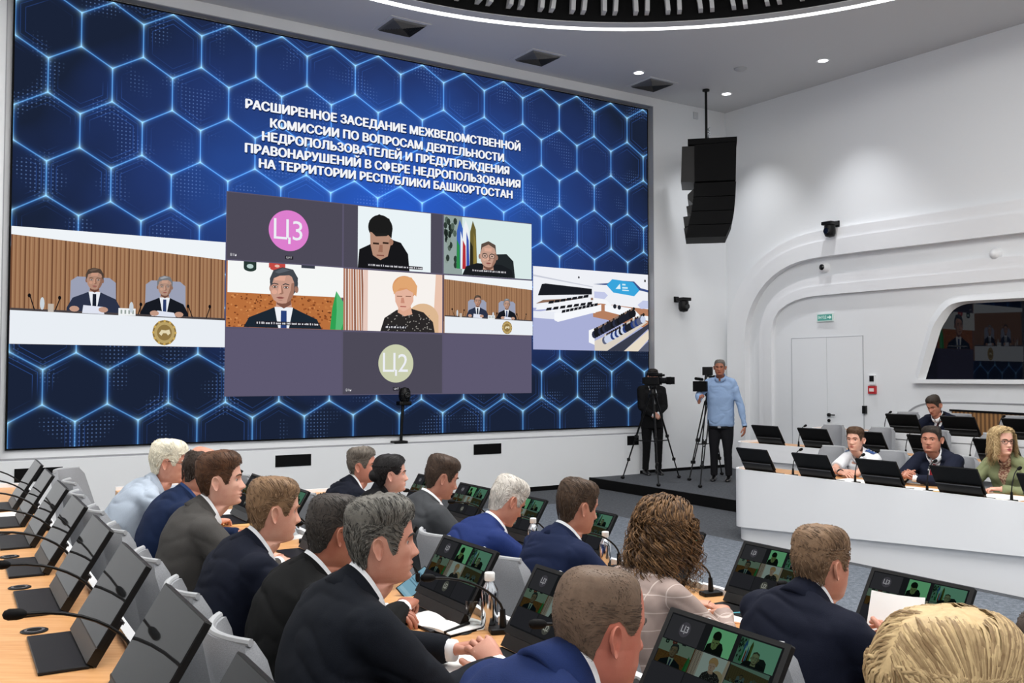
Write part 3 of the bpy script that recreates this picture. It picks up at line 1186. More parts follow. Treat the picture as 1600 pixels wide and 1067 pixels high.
# title, five lines, each with a dark outline behind the white letters
for body, ua, ub, zb_ in (('РАСШИРЕННОЕ ЗАСЕДАНИЕ МЕЖВЕДОМСТВЕННОЙ', -4.79, -0.39, 5.512),
                          ('КОМИССИИ ПО ВОПРОСАМ ДЕЯТЕЛЬНОСТИ', -4.45, -0.70, 5.300),
                          ('НЕДРОПОЛЬЗОВАТЕЛЕЙ И ПРЕДУПРЕЖДЕНИЯ', -4.56, -0.60, 5.105),
                          ('ПРАВОНАРУШЕНИЙ В СФЕРЕ НЕДРОПОЛЬЗОВАНИЯ', -4.79, -0.39, 4.915),
                          ('НА ТЕРРИТОРИИ РЕСПУБЛИКИ БАШКОРТОСТАН', -4.60, -0.54, 4.732)):
    za = zb_ - 0.122
    vs, fs, _ = text_shape(body, 0.0)
    # letters with a hook above or a tail below keep the cap height of the line
    dn = 0.026 if any(ch in body for ch in 'ДЩЦ') else 0.0
    upx = 0.036 if 'Й' in body else 0.0
    z0_, z1_ = za - dn, zb_ + upx
    def copies(offs, depth):
        q = MB()
        for i, (ox, oz) in enumerate(offs):
            q.add([SL(ua + ox + (ub - ua) * p[0], z0_ + oz + (z1_ - z0_) * p[1], depth + i * 0.00005) for p in vs], fs)
        return q
    to = copies([(-.009, 0), (-.003, 0), (.003, 0), (.009, 0), (0, .004), (0, -.004)], -0.0955).build('title_line', emit('#f4f6fa', 1.0), scr_root, fix=False)
    copies([(.013 * cos(k * pi / 4) + .006, .013 * sin(k * pi / 4) - .008) for k in range(8)], -0.0975).build('letter_outline', emit('#10204a', 1.0), to, fix=False)

# --- pictures on the wall
def suit(pc, x, y, s, hair='#2a2624', skin='#b98a76', jac='#1d222c', shirt='#e6ebf2', tie='#26345c', turn=0.0, bald=False, lady=False, asp=1.0):
    """head and shoulders of a seated person; x, y is the chin, s the head height in picture units"""
    a = s / asp
    pc.poly([(x - 1.25 * a, y - 1.9 * s), (x - 1.2 * a, y - .9 * s), (x - .95 * a, y - .42 * s), (x - .45 * a, y - .2 * s), (x - .2 * a, y - .08 * s), (x + .2 * a, y - .08 * s), (x + .45 * a, y - .2 * s), (x + .95 * a, y - .42 * s), (x + 1.2 * a, y - .9 * s), (x + 1.25 * a, y - 1.9 * s)], jac)
    pc.poly([(x - .2 * a, y + .1 * s), (x + .2 * a, y + .1 * s), (x + .24 * a, y - .22 * s), (x - .24 * a, y - .22 * s)], skin)
    if shirt:
        pc.poly([(x - .26 * a, y - .1 * s), (x + .26 * a, y - .1 * s), (x + .06 * a, y - 1.2 * s), (x - .06 * a, y - 1.2 * s)], shirt)
    if tie:
        pc.poly([(x - .08 * a, y - .2 * s), (x + .08 * a, y - .2 * s), (x + .09 * a, y - 1.2 * s), (x - .09 * a, y - 1.2 * s)], tie)
    hc = hair
    def pt(dx, dy):
        return (x + dx * a, y + dy * s)
    drk = tint(skin, (0.80, 0.76, 0.74)); dk2 = tint(skin, (0.62, 0.54, 0.52)); lit_ = tint(skin, (1.12, 1.10, 1.09))  # shaded and highlit skin tones, light drawn into the pictured face
    pc.poly([pt(-.2, .12), pt(.2, .12), pt(.2, -.02), pt(0, -.14), pt(-.2, -.02)], dk2)
    if not bald:
        pc.ell(x, y + .60 * s, .395 * a, .43 * s, hc)
    for sx in (-1, 1):
        pc.ell(x + sx * .355 * a, y + .43 * s, .055 * a, .105 * s, drk, 14)
    t_ = turn
    face = [(-.335, .62), (-.345, .45), (-.315, .25), (-.235, .10), (-.11, .015), (0, 0), (.11, .015), (.235, .10), (.315, .25), (.345, .45), (.335, .62), (.24, .86), (0, .93), (-.24, .86)]
    pc.poly([pt(p_ + t_ * .5, q_) for p_, q_ in face], skin)
    pc.poly([pt(p_ + t_ * .5, q_) for p_, q_ in ((.12, .02), (.235, .10), (.315, .25), (.345, .45), (.335, .62), (.26, .60), (.24, .40), (.17, .20))], drk)
    pc.poly([pt(p_ + t_, q_) for p_, q_ in ((-.16, .66), (.12, .66), (.15, .80), (-.17, .80))], lit_)
    pc.ell(x + (t_ - .17) * a, y + .33 * s, .08 * a, .07 * s, lit_, 12)
    # nose with its shaded side
    pc.poly([pt(t_ - .035, .52), pt(t_ + .03, .52), pt(t_ + .085, .30), pt(t_ + .04, .27), pt(t_ - .05, .27), pt(t_ - .075, .30)], lit_)
    pc.poly([pt(t_ + .01, .52), pt(t_ + .04, .52), pt(t_ + .09, .30), pt(t_ + .04, .265), pt(t_ - .05, .268), pt(t_ + .03, .32)], drk)
    for sx in (-1, 1):
        ex = t_ + sx * .155
        pc.poly([pt(ex - .10, .55), pt(ex - .02, .59), pt(ex + .10, .56), pt(ex + .09, .535), pt(ex - .02, .56), pt(ex - .09, .525)], tint(hc, (.8, .8, .8)))
        pc.ell(x + ex * a, y + .475 * s, .078 * a, .040 * s, dk2, 12)
        pc.ell(x + ex * a, y + .472 * s, .060 * a, .022 * s, '#d8d2cc', 12)
        pc.ell(x + ex * a, y + .472 * s, .024 * a, .024 * s, '#2a1f1c', 10)
    pc.poly([pt(t_ - .12, .175), pt(t_ - .03, .195), pt(t_ + .03, .195), pt(t_ + .12, .175), pt(t_ + .05, .135), pt(t_ - .05, .135)], '#9a5d55')
    pc.poly([pt(t_ - .12, .177), pt(t_, .165), pt(t_ + .12, .177), pt(t_, .176)], '#5c302c')
    pc.poly([pt(t_ - .07, .105), pt(t_ + .07, .105), pt(t_ + .04, .088), pt(t_ - .04, .088)], drk)
    if not bald:
        pc.poly([pt(-.375, .46), pt(-.40, .70), pt(-.30, .95), pt(-.05, 1.05), pt(.25, 1.0), pt(.39, .76), pt(.375, .46), pt(.325, .58), pt(.30, .74), pt(.14, .83), pt(-.12, .80), pt(-.29, .72), pt(-.325, .58)], hc)
        pc.poly([pt(-.27, .90), pt(-.05, 1.02), pt(.18, .98), pt(.02, .92), pt(-.16, .86)], tint(hc, (1.35, 1.35, 1.35)))  # highlight painted on top of the pictured hair

def mic2d(pc, x, y, dx, h):
    pc.poly([(x, y), (x + .005, y), (x + dx + .005, y + h), (x + dx, y + h)], '#15151a')
    pc.ell(x + dx, y + h, .007, .018, '#101014', 10)

def presidium(asp):
    p = Pic()
    p.rect(0, 0, 1, 1, '#a07858')
    for i in range(52):
        x = i / 52
        p.rect(x, 0.2, x + (.004 if i % 3 else .007), .95, '#84593f' if i % 3 else '#6f4a34')
        p.rect(x + .009, 0.2, x + .011, .95, '#b48a68')
    p.poly([(0, .93), (1, .83), (1, 1), (0, 1)], '#eff4f8')
    p.rect(0, .86, .0001, .861, '#ffffff')
    for cx_, w in ((.36, .105), (.70, .10)):
        p.poly([(cx_ - w, .28), (cx_ - w * .97, .56), (cx_ - w * .7, .6), (cx_ + w * .7, .6), (cx_ + w * .97, .56), (cx_ + w, .28)], '#9a9fb4')
    suit(p, .365, .49, .185, '#4d4038', '#b28a76', '#2c3348', '#e9edf3', '#1c2230', 0, asp=asp)
    suit(p, .695, .465, .175, '#77787c', '#b28f7d', '#171a22', '#e9edf3', '#2b3c68', 0, asp=asp)
    p.poly([(0, 0), (1, 0), (1, .255), (0, .285)], '#e9eef4')
    p.poly([(0, .285), (1, .255), (1, .275), (0, .305)], '#4a4344')
    for x, y, dx, h in ((.10, .295, -.02, .12), (.19, .295, .02, .11), (.565, .285, .015, .09), (.83, .275, -.02, .1), (.90, .27, .02, .11)):
        mic2d(p, x, y, dx, h)
    p.poly([(.31, .28), (.41, .275), (.405, .34), (.315, .35)], '#dfe3f0')
    p.poly([(.63, .275), (.75, .27), (.74, .31), (.66, .325)], '#dfe3f0')
    for hx, hy in ((.275, .315), (.405, .315), (.645, .30), (.765, .295)):
        p.ell(hx, hy, .022, .025, '#c19884', 12)
    p.rect(.475, .27, .555, .335, '#eef1f2')
    for q in range(4):
        p.rect(.485 + q * .018, .285, .493 + q * .018, .32, '#9aa4a0')
    p.ell(.135, .35, .010, .055, '#c9d2da', 12)
    p.ell(.535, .345, .010, .05, '#c9d2da', 12)
    p.rect(.16, .28, .185, .35, '#c0b5aa')
    # round gold crest on the table front
    p.ell(.695, .125, .058, .115, '#8d7340')
    p.ell(.695, .125, .050, .098, '#b8a068')
    p.ell(.695, .125, .036, .072, '#8f7645')
    for q in range(12):
        a = 2 * pi * q / 12
        p.ell(.695 + .054 * cos(a), .125 + .106 * sin(a), .006, .012, '#caa85a', 8)
    p.poly([(.668, .115), (.68, .15), (.70, .145), (.718, .155), (.724, .12), (.712, .10), (.704, .12), (.688, .12), (.68, .095)], '#e2d6b2')
    return p

def flags(p):
    for x, c1, c2, c3 in ((.17, '#3d63b8', '#e8eef5', '#2f8b4c'), (.235, '#eef1f4', '#3c55b0', '#b5323a'), (.315, '#6a6033', '#8d7b3c', '#2c2a1e')):
        p.poly([(x, .95), (x + .035, .8), (x + .05, .1), (x - .035, .1), (x - .03, .75)], c1)
        p.poly([(x + .01, .75), (x + .035, .6), (x + .045, .1), (x + .01, .1)], c2)
        p.poly([(x - .03, .6), (x, .5), (x + .005, .1), (x - .035, .1)], c3)

def tile_young():
    p = Pic()
    p.rect(0, 0, 1, 1, '#eaf3f6')
    p.poly([(0, 0), (.02, .30), (.2, .42), (.45, .5), (.58, .46), (.68, .28), (.7, 0)], '#17171a')
    p.ell(.30, .68, .165, .21, '#20201f')
    p.poly([(.16, .62), (.165, .40), (.20, .22), (.30, .15), (.40, .22), (.44, .42), (.44, .60), (.38, .55), (.24, .53)], '#b58d78')
    p.ell(.445, .46, .03, .055, '#a67b66', 14)
    p.rect(.20, .40, .28, .43, '#35251f'); p.rect(.33, .42, .41, .45, '#35251f')
    p.poly([(.29, .40), (.33, .40), (.33, .28), (.27, .28)], '#9c6f5c')
    p.rect(.25, .215, .35, .235, '#824f45')
    p.poly([(.155, .6), (.15, .78), (.28, .9), (.42, .84), (.46, .66), (.45, .52), (.38, .60), (.22, .58)], '#1c1c1c')
    return p

def tile_glasses():
    p = Pic()
    p.rect(0, 0, 1, 1, '#d9e9e8')
    p.rect(0, 0, .2, 1, '#93a3a0')
    for i in range(26):
        r = random.Random(i)
        p.ell(r.uniform(0, .13), r.uniform(.15, .95), .02, .06, r.choice(['#2e3a34', '#54645a', '#1e2723', '#8a9a92']), 8)
    flags(p)
    p.poly([(.55, .3), (.58, .4), (.70, .42), (.78, .3), (.8, 0), (.55, 0)], '#23282b')
    p.poly([(.2, 0), (.24, .15), (.36, .22), (.64, .22), (.76, .14), (.78, 0)], '#1b1e22')
    suit(p, .49, .16, .42, '#6b5a50', '#c39c8a', '#1b1e22', None, None, 0, bald=True, asp=1.55)
    p.ell(.49, .50, .085, .10, '#c39c8a', 20, 0, 180)
    p.poly([(.40, .40), (.41, .56), (.49, .62), (.57, .56), (.58, .40), (.56, .50), (.49, .56), (.42, .50)], '#5a4b43')
    for sx in (-1, 1):
        for r in (0, ):
            p.ell(.49 + sx * .04, .355, .034, .042, '#4a403c', 16)
            p.ell(.49 + sx * .04, .355, .028, .034, '#c7a696', 16)
            p.ell(.49 + sx * .04, .355, .012, .010, '#2c2020', 8)
    return p

def tile_office():
    p = Pic()
    p.rect(0, 0, 1, 1, '#b8703e')
    r = random.Random(4)
    for i in range(260):
        p.ell(r.uniform(0, 1), r.uniform(0, .5), r.uniform(.004, .014), r.uniform(.01, .02), r.choice(['#8f4d28', '#d08a52', '#6f3a20', '#c27a44']), 6)
    p.rect(0, .52, 1, 1, '#f5f7f6')
    p.rect(.13, .9, .235, 1, '#2a3a36'); p.ell(.183, .9, .052, .05, '#2a3a36'); p.ell(.183, .93, .028, .035, '#b9d0cc', 14)
    p.rect(.34, .93, .48, 1, '#c24a44'); p.ell(.41, .92, .06, .035, '#c24a44'); p.ell(.41, .96, .022, .022, '#e6b8a8', 10)
    p.rect(.62, .955, .74, 1, '#3a3f4a')
    p.poly([(.88, 0), (.9, .35), (.935, .62), (1, .45), (1, 0)], '#2fa053')
    p.poly([(.935, .62), (.94, .3), (.93, 0), (.98, 0), (1, .1), (1, .45)], '#58b877')
    suit(p, .47, .38, .54, '#44484e', '#c79a88', '#1d2833', '#eef1f6', '#2a4178', -.10, asp=1.76)
    return p

def tile_lady():
    p = Pic()
    p.rect(0, 0, 1, 1, '#f7f2ee')
    for i in range(9):
        p.poly([(i * .026, 0), (i * .026 + .02, 0), (i * .024 + .018, 1), (i * .024, 1)], ('#b47e66', '#8f5f4c', '#c99a80')[i % 3])
    p.rect(.19, 0, .235, 1, '#e6c9bd')
    p.poly([(.9, 0), (.93, 1), (1, 1), (1, 0)], '#e8c3ae')
    p.ell(.80, .25, .16, .24, '#dcb791'); p.rect(.72, 0, .96, .3, '#dcb791')
    p.poly([(.36, 0), (.40, .22), (.52, .36), (.66, .40), (.80, .34), (.90, .18), (.92, 0)], '#2b2828')
    r = random.Random(2)
    for i in range(60):
        x, y = r.uniform(.42, .88), r.uniform(.01, .30)
        p.ell(x, y, .006, .01, '#9a9690', 6)
    p.ell(.60, .74, .125, .20, '#d99a6a')
    p.poly([(.54, .45), (.66, .45), (.68, .30), (.6, .26), (.53, .32)], '#dba88f')
    p.poly([(.50, .66), (.505, .50), (.54, .38), (.59, .34), (.65, .40), (.69, .52), (.69, .66), (.62, .72)], '#e3b39d')
    p.poly([(.49, .62), (.48, .78), (.56, .93), (.67, .92), (.73, .78), (.72, .6), (.69, .66), (.62, .74), (.55, .73)], '#e0a673')
    p.rect(.52, .585, .575, .60, '#7c5342'); p.rect(.61, .59, .665, .605, '#7c5342')
    p.poly([(.565, .57), (.59, .57), (.60, .48), (.56, .48)], '#c98d78')
    p.rect(.555, .415, .615, .43, '#a5524d')
    return p

def tile_empty(c='#514d61'):
    p = Pic()
    p.rect(0, 0, 1, 1, c)
    return p

def tile_name(body, disc, asp, light='#eceef4'):
    p = Pic()
    p.rect(0, 0, 1, 1, '#4d4a58')
    ry = .315
    p.ell(.52, .50, ry / asp, ry, disc, 48)
    p.text(body, .52 - .235 / asp, .50 - .205, .52 + .215 / asp, .50 + .175, light, 0.0)
    p.rect(.49, .055, .56, .11, '#26242b')
    p.text('ЦИТ', .50, .065, .55, .10, '#d8d8de')
    p.text('В', .03, .05, .045, .09, '#e6e6ea'); p.text('1н', .055, .05, .08, .09, '#e6e6ea')
    return p

def put(pc, name, u0, u1, z0, z1, d=-0.0975, label=None, strength=1.0, step=0.0002):
    m, ms = pc.mesh(name, lambda a, b, dd: SL(u0 + a * (u1 - u0), z0 + b * (z1 - z0), dd), step, strength, d)
    o = m.build(name, ms, scr_root, fix=False)
    if label:
        o['label'] = label
    return o

def caption(pc, x0, y0, x1, y1):
    """a band of tiny pale letters too small to read"""
    pc.rect(x0, y0, x1, y1, '#24222a')
    r = random.Random(int(x0 * 1000) + 3)
    x = x0 + .01
    while x < x1 - .012:
        w = r.uniform(.005, .012)
        pc.rect(x, y0 + (y1 - y0) * .22, x + w, y0 + (y1 - y0) * r.uniform(.6, .82), '#d8d8dc')
        x += w + r.choice([.003, .003, .012])

UX = (-5.035, -3.39, -1.78, -0.17)
ZX = (1.535, 2.44, 3.335, 4.245)
g = 0.012
put(tile_empty('#5b566c'), 'conference_window', UX[0], UX[3], ZX[0], ZX[3], -0.0985, 'violet grey conference window')
PIC_NAME3 = tile_name('Ц3', '#dd7fce', (UX[1] - UX[0]) / (ZX[3] - ZX[2]))
put(PIC_NAME3, 'video_tile', UX[0] + g, UX[1] - g, ZX[2] + g, ZX[3] - g, label='dark tile with a pink disc lettered Ц3')
py_ = Pic(); py_.rect(0, 0, 1, 1, '#4d4a58'); py_.inset(tile_young(), .135, 0, .875, 1); caption(py_, .23, .035, .79, .085)
put(py_, 'video_tile', UX[1] + g, UX[2] - g, ZX[2] + g, ZX[3] - g, label='tile with a dark-haired young man looking down')
pg_ = Pic(); pg_.inset(tile_glasses(), 0, 0, 1, 1); caption(pg_, .30, .065, .70, .115)
put(pg_, 'video_tile', UX[2] + g, UX[3], ZX[2] + g, ZX[3] - g, label='tile with a man in glasses beside flags')
po_ = Pic(); po_.inset(tile_office(), 0, 0, 1, 1); caption(po_, .23, .045, .78, .10)
put(po_, 'video_tile', UX[0] + g, UX[1] - g, ZX[1] + g, ZX[2] - g, label='tile with a grey-haired man beside a green flag')
pl_ = Pic(); pl_.inset(tile_lady(), 0, 0, 1, 1); caption(pl_, .40, .045, .62, .10)
put(pl_, 'video_tile', UX[1] + g, UX[2] - g, ZX[1] + g, ZX[2] - g, label='tile with a fair-haired woman in a dark dotted dress')
PRES = presidium(1.8)
put(PRES, 'video_tile', UX[2] + g, UX[3], ZX[1] + g, ZX[2] - g, label='small tile with two men at a white table')
put(tile_empty('#5d5870'), 'video_tile', UX[0] + g, UX[1] - g, ZX[0] + g, ZX[1] - g, label='blank violet tile at the lower left')
p2 = tile_name('Ц2', '#c9cdae', (UX[2] - UX[1]) / (ZX[1] - ZX[0]))
put(p2, 'video_tile', UX[1] + g, UX[2] - g, ZX[0] + g, ZX[1] - g, label='dark tile with a pale green disc lettered Ц2')
put(tile_empty('#5d5870'), 'video_tile', UX[2] + g, UX[3], ZX[0] + g, ZX[1] - g, label='blank violet tile at the lower right')
put(PRES, 'side_picture', -7.54, -5.045, 2.18, 3.56, label='large picture of two men at a white table with a gold crest')

def hall_picture():
    p = Pic()
    p.rect(0, 0, 1, 1, '#a9afd6')
    p.rect(0, .5, 1, 1, '#eef0f6')
    p.poly([(0, .90), (.5, .80), (.5, .79), (0, .88)], '#c9ccd8')
    p.poly([(.5, .42), (1, .30), (1, .55), (.5, .60)], '#b57f61')
    p.poly([(.5, .58), (.6, .6), (.66, .52), (.84, .5), (.9, .42), (1, .4), (1, .46), (.92, .47), (.86, .55), (.66, .58), (.62, .64), (.5, .66)], '#f4f6fa')
    p.poly([(.5, .83), (.61, .83), (.67, .90), (.86, .88), (.92, .79), (1, .77), (1, .80), (.93, .82), (.87, .90)], '#3b4f86')
    p.poly([(.62, .83), (.67, .91), (.86, .89), (.92, .79), (.87, .71), (.68, .74)], '#3aa5dc')
    p.poly([(.70, .79), (.74, .86), (.745, .79)], '#dff2fb'); p.rect(.76, .80, .81, .82, '#cfeaf6'); p.rect(.76, .84, .79, .86, '#cfeaf6'); p.rect(.76, .77, .82, .785, '#cfeaf6')
    p.poly([(.51, .66), (.51, .74), (.6, .74), (.63, .70), (.6, .65)], '#c3c9e8')
    p.poly([(.9, .60), (.95, .66), (1, .66), (1, .56), (.93, .55)], '#c3c9e8')
    p.poly([(.04, .66), (.07, .79), (.1, .80), (.49, .77), (.49, .70), (.04, .65)], '#1b1d24')
    p.poly([(.02, .55), (.08, .6), (.5, .66), (.5, .63), (.1, .57)], '#8c6b58')
    for y0, x0, x1, dy in ((.535, .02, .48, .05), (.45, .0, .52, .06)):
        p.poly([(x0, y0 - .06), (x0 + .02, y0), (x1, y0 + .13), (x1, y0 + .02)], '#f2f4f9')
        for i in range(7):
            f = i / 7
            x = x0 + .1 + f * (x1 - x0 - .12)
            y = y0 + .02 + f * .11
            p.poly([(x, y), (x + .045, y + .01), (x + .05, y + .045), (x + .01, y + .035)], '#1b1c22')
    p.poly([(.0, .38), (.18, .37), (.18, .46), (.0, .46)], '#e9ecf5')
    p.poly([(.17, .36), (.20, .34), (.57, .50), (.57, .58), (.2, .45), (.17, .45)], '#f6f8fc')
    for i in range(9):
        f = i / 9
        x, y = .23 + f * .31, .45 + f * .115
        p.poly([(x, y), (x + .03, y + .01), (x + .035, y + .045), (x + .005, y + .035)], '#1b1c22')
    p.poly([(.60, .50), (.87, .42), (.87, .50), (.60, .58)], '#f6f8fc')
    for x, y in ((.69, .565), (.73, .555)):
        p.ell(x, y, .016, .03, '#262832', 10)
    p.poly([(.46, .10), (.46, .25), (.51, .28), (.51, .07)], '#f4f5f9')
    p.poly([(.51, 0), (.62, 0), (.99, .38), (.93, .42), (.51, .12)], '#d9cfc2')
    p.poly([(.62, 0), (.77, 0), (1, .30), (1, .36)], '#3a3d4c')
    p.poly([(.77, 0), (.90, 0), (1, .16), (1, .28)], '#e6d9c6')
    p.poly([(.90, 0), (1, 0), (1, .14)], '#555a6e')
    r = random.Random(11)
    for i in range(20):
        f = i / 20
        x, y = .51 + f * .36, .20 + f * .30
        p.ell(x, y, .025, .05, r.choice(['#20222c', '#2c3145', '#191a20']), 10)
        p.ell(x + .005, y + .06, .012, .022, r.choice(['#3a2e2a', '#8c7568', '#26221f']), 10)
        x, y = .60 + f * .36, .13 + f * .30
        p.ell(x, y, .025, .05, r.choice(['#2a3d78', '#c9d2e8', '#20222c', '#5b617a']), 10)
        p.ell(x + .005, y + .06, .012, .022, r.choice(['#3a2e2a', '#c9c2b8', '#26221f']), 10)
    p.ell(.37, .90, .008, .015, '#40424a', 8); p.rect(.955, .90, .97, .93, '#26272c')
    return p
put(hall_picture(), 'side_picture', -0.14, 2.28, 2.23, 3.565, label='picture of the same hall seen from the opposite corner')

# PTZ camera on a short pole on the ledge in front of the wall
P = hit(630, 684, P0 + N2 * 0.01, N2)
u_, z_ = (P - P0).dot(U2), RZ0 + 0.012
t = thing('conference_camera', SW(u_, z_ - 0.011, -0.06), atan2(U2.y, U2.x), 'black camera on a thin pole in front of the bottom of the video wall', 'camera')
m = MB(); m.box((-0.03, 0.0, 0.02), (0.22, 0.14, 0.04), bev=.01); m.build('base_plate', BLACK, t)
H_ = onz(632, 628, 0) if False else None
zt_ = hit(632, 630, P0 + N2 * -0.06, N2).z - (z_ - 0.011)
m = MB(); m.tube([(0, 0, 0.03), (0.01, 0, zt_ * .5), (0.03, 0, zt_)], 0.022, 10); m.build('pole', BLACK, t)
m = MB(); m.box((0.04, 0, zt_), (0.20, 0.15, 0.06), bev=.02); m.build('camera_base', BLACK, t)
m = MB(); m.lathe([(0.03, 0), (0.075, 0.02), (0.088, 0.08), (0.085, 0.15), (0.06, 0.20), (0.001, 0.215)], (0.05, -0.01, zt_ + .02), 20); m.build('head', BLACK, t, True)
m = MB(); m.lathe([(0.001, 0.0), (0.045, 0.0), (0.045, .035), (0.03, .04), (0.001, .03)], (0.05, -0.08, zt_ + .12), 18, R=Matrix(((1, 0, 0), (0, 0, -1), (0, 1, 0)))); m.build('lens', GLOSSB, t, True)

# ------------------------------------------------------------------ hanging loudspeaker
PS = onz(1103, 140, CEIL)
spk = thing('line_array_speaker', (PS.x, PS.y, CEIL), 0, 'black loudspeaker array hanging on a rod by the wall corner', 'speaker')
dep = PS.y
ppm = FPX / dep
def SX(px): return (px - 1103) / ppm
def SZ(py): return -(py - 140) / ppm
vx = Vector((1, -PS.x / PS.y, 0)).normalized()
vy = Vector((-vx.y, vx.x, 0))
def SF(a, b, d): return vx * a + vy * d + Vector((0, 0, b))
m = MB(); m.tube([SF(0, 0, 0), SF(0, SZ(228), 0)], 0.022, 8); m.lathe([(0.06, 0.0), (0.06, -0.03), (0.02, -0.04)], n=16); m.build('hanging_rod', BLACK, spk)
m = MB()
for k in range(7):
    z = SZ(200 + k * 4)
    m.tube([SF(.04 + .02 * cos(k * 2), z, 0.02), SF(.05 - .02 * cos(k * 2), z - .03, -0.02), SF(.03, z - .05, .01)], 0.008, 6)
m.build('chain', STEEL, spk)
m = MB(); m.prism([(SX(1075), SZ(227)), (SX(1149), SZ(227)), (SX(1149), SZ(234)), (SX(1075), SZ(236))], SF, -0.42, 0.42); m.build('rigging_frame', BLACKM, spk)
m = MB(); m.prism([(SX(1085), SZ(236)), (SX(1148), SZ(234)), (SX(1146.5), SZ(293)), (SX(1085), SZ(293))], SF, -0.40, 0.40); m.build('subwoofer_box', BLACKM, spk)
m = MB(); m.prism([(SX(1066), SZ(237)), (SX(1090), SZ(237)), (SX(1090), SZ(293)), (SX(1064), SZ(292))], SF, -0.36, 0.36)
m.build('amplifier_housing', BLACK, spk)
cab = [((1084, 295), (1147, 295), (1146, 316), (1083, 316)), ((1083, 317), (1146, 317), (1144, 338), (1080, 338)), ((1080, 339), (1144, 339), (1140, 359), (1075, 359)), ((1075, 360), (1139.5, 360), (1131, 379), (1070, 379))]
wedge = [((1084, 302), (1074, 312), (1074, 318), (1082, 326)), ((1081, 328), (1072, 330), (1073, 339), (1079, 344)), ((1079, 345), (1067, 346), (1069, 362), (1075, 360)), ((1074, 362), (1068, 364), (1070, 378), (1072, 378))]
for i, (cq, wq) in enumerate(zip(cab, wedge)):
    m = MB(); m.prism([(SX(a), SZ(b)) for a, b in cq], SF, -0.38, 0.38); o = m.build('array_cabinet', BLACKM, spk)
    m = MB(); m.prism([(SX(a), SZ(b)) for a, b in wq], SF, -0.34, 0.34); m.build('rear_bracket', BLACK, o)
# ------------------------------------------------------------------ desks
DTOP = 0.75
LIP1, LIP2, LIP3 = 3.24, 1.826, 0.504
E1, E2, E3 = 8.30, 8.30, 7.85

def rounded_end(m_front, m_back, s_end, r, sgn, n=9):
    """outline of the far front corner: from the front edge round to the end"""
    pts = []
    for k in range(n):
        a = pi / 2 * k / (n - 1)
        pts.append((m_front - sgn * (r - r * cos(a)), s_end - r + r * sin(a)))
    return pts

def desk(name, label, lip, sgn, tz, floor_z, s0, s1, depth=0.64, r=0.16, seam=None, lipw=0.03, group=None):
    """sgn=+1: front panel on the +m side"""
    t = thing(name, MS(lip - sgn * depth / 2, s0, tz), 0, label, 'desk')
    B = Vector(t.location)
    top = tz + DTOP
    fn = lambda a, b, d: MS(a, b, d) - B
    arc = rounded_end(lip, 0, s1, r, sgn)
    front = [(lip, s0)] + arc + [(lip - sgn * depth, s1)]
    inn = [(lip - sgn * lipw, s0)] + [(p[0] - sgn * lipw * cos(pi / 2 * k / 8), p[1] - lipw * sin(pi / 2 * k / 8)) for k, p in enumerate(arc)] + [(lip - sgn * depth, s1 - lipw)]
    m = MB()
    m.prism(inn + [(lip - sgn * depth, s0)], fn, top - 0.035, top)
    m.build('worktop', OAK, t)
    m = MB()
    m.strip(front, inn, fn, top - 0.05, top + 0.028)
    m.build('raised_lip', WHITE, t, smooth=30)
    # front panel follows the same outline, set a little back
    def off(d):
        return [(lip - sgn * d, s0)] + [(p[0] - sgn * d * cos(pi / 2 * k / 8), p[1] - d * sin(pi / 2 * k / 8)) for k, p in enumerate(arc)] + [(lip - sgn * depth, s1 - d)]
    if seam is None:
        m = MB()
        m.strip(off(0.012), off(0.036), fn, floor_z, top - 0.05)
        m.build('front_panel', WHITE, t, smooth=30)
    else:
        A, Bq = off(0.0), off(0.03)
        za = [seam(p[1]) for p in A]
        m = MB()
        n = len(A)
        # densify so that the sloping lower edge stays straight
        vs = [fn(p[0], p[1], top - 0.05) for p in A] + [fn(p[0], p[1], z) for p, z in zip(A, za)] + [fn(p[0], p[1], z) for p, z in zip(Bq, za)] + [fn(p[0], p[1], top - 0.05) for p in Bq]
        fs = []
        for i in range(n - 1):
            for k in range(3):
                fs.append((k * n + i, k * n + i + 1, (k + 1) * n + i + 1, (k + 1) * n + i))
        m.add(vs, fs)
        m.build('front_panel', WHITE, t, smooth=30)
        C, D = off(0.05), off(0.075)
        m = MB()
        m.strip(C, D, fn, floor_z, top - 0.06)
        m.build('plinth_panel', WHITE, t, smooth=30)
    m = MB()
    m.prism([(lip - sgn * 0.04, s0), (lip - sgn * depth, s0), (lip - sgn * depth, s0 + 0.03), (lip - sgn * 0.04, s0 + 0.03)], fn, floor_z if floor_z == tz else tz, top - 0.036)
    if seam is None:
        m.prism([(lip - sgn * 0.18, s1 - 0.04), (lip - sgn * depth, s1 - 0.04), (lip - sgn * depth, s1 - 0.07), (lip - sgn * 0.18, s1 - 0.07)], fn, tz, top - 0.036)
    m.build('end_panel', WHITE, t)
    return t

desk('curved_desk', 'long oak-topped desk with white lip in the front audience row', LIP1, 1, 0.0, 0.0, -0.2, E1)
desk('curved_desk', 'long oak-topped desk with white lip in the middle audience row', LIP2, 1, T2, T2, 0.2, E2)
desk('curved_desk', 'long oak desk in the left foreground with a row of microphones', LIP3, 1, T3, T3, 0.95, E3, depth=0.70)
seam1 = lambda s: 0.135 + (7.8 - s) * 0.062
desk('bank_desk', 'white curved front desk of the opposite bank where three people sit', 7.5, -1, 0.0, 0.0, 1.6, 7.88, seam=seam1, r=0.30)
desk('bank_desk', 'white curved second desk of the opposite bank behind the front one', 9.04, -1, PLZ, PLZ, 3.0, 9.42, seam=lambda s: 0.70 + (9.4 - s) * 0.01, r=0.30)
desk('bank_desk', 'white rearmost desk of the opposite bank below the dark window', 10.45, -1, PLZ3, PLZ3, 3.6, 9.35, r=0.2)

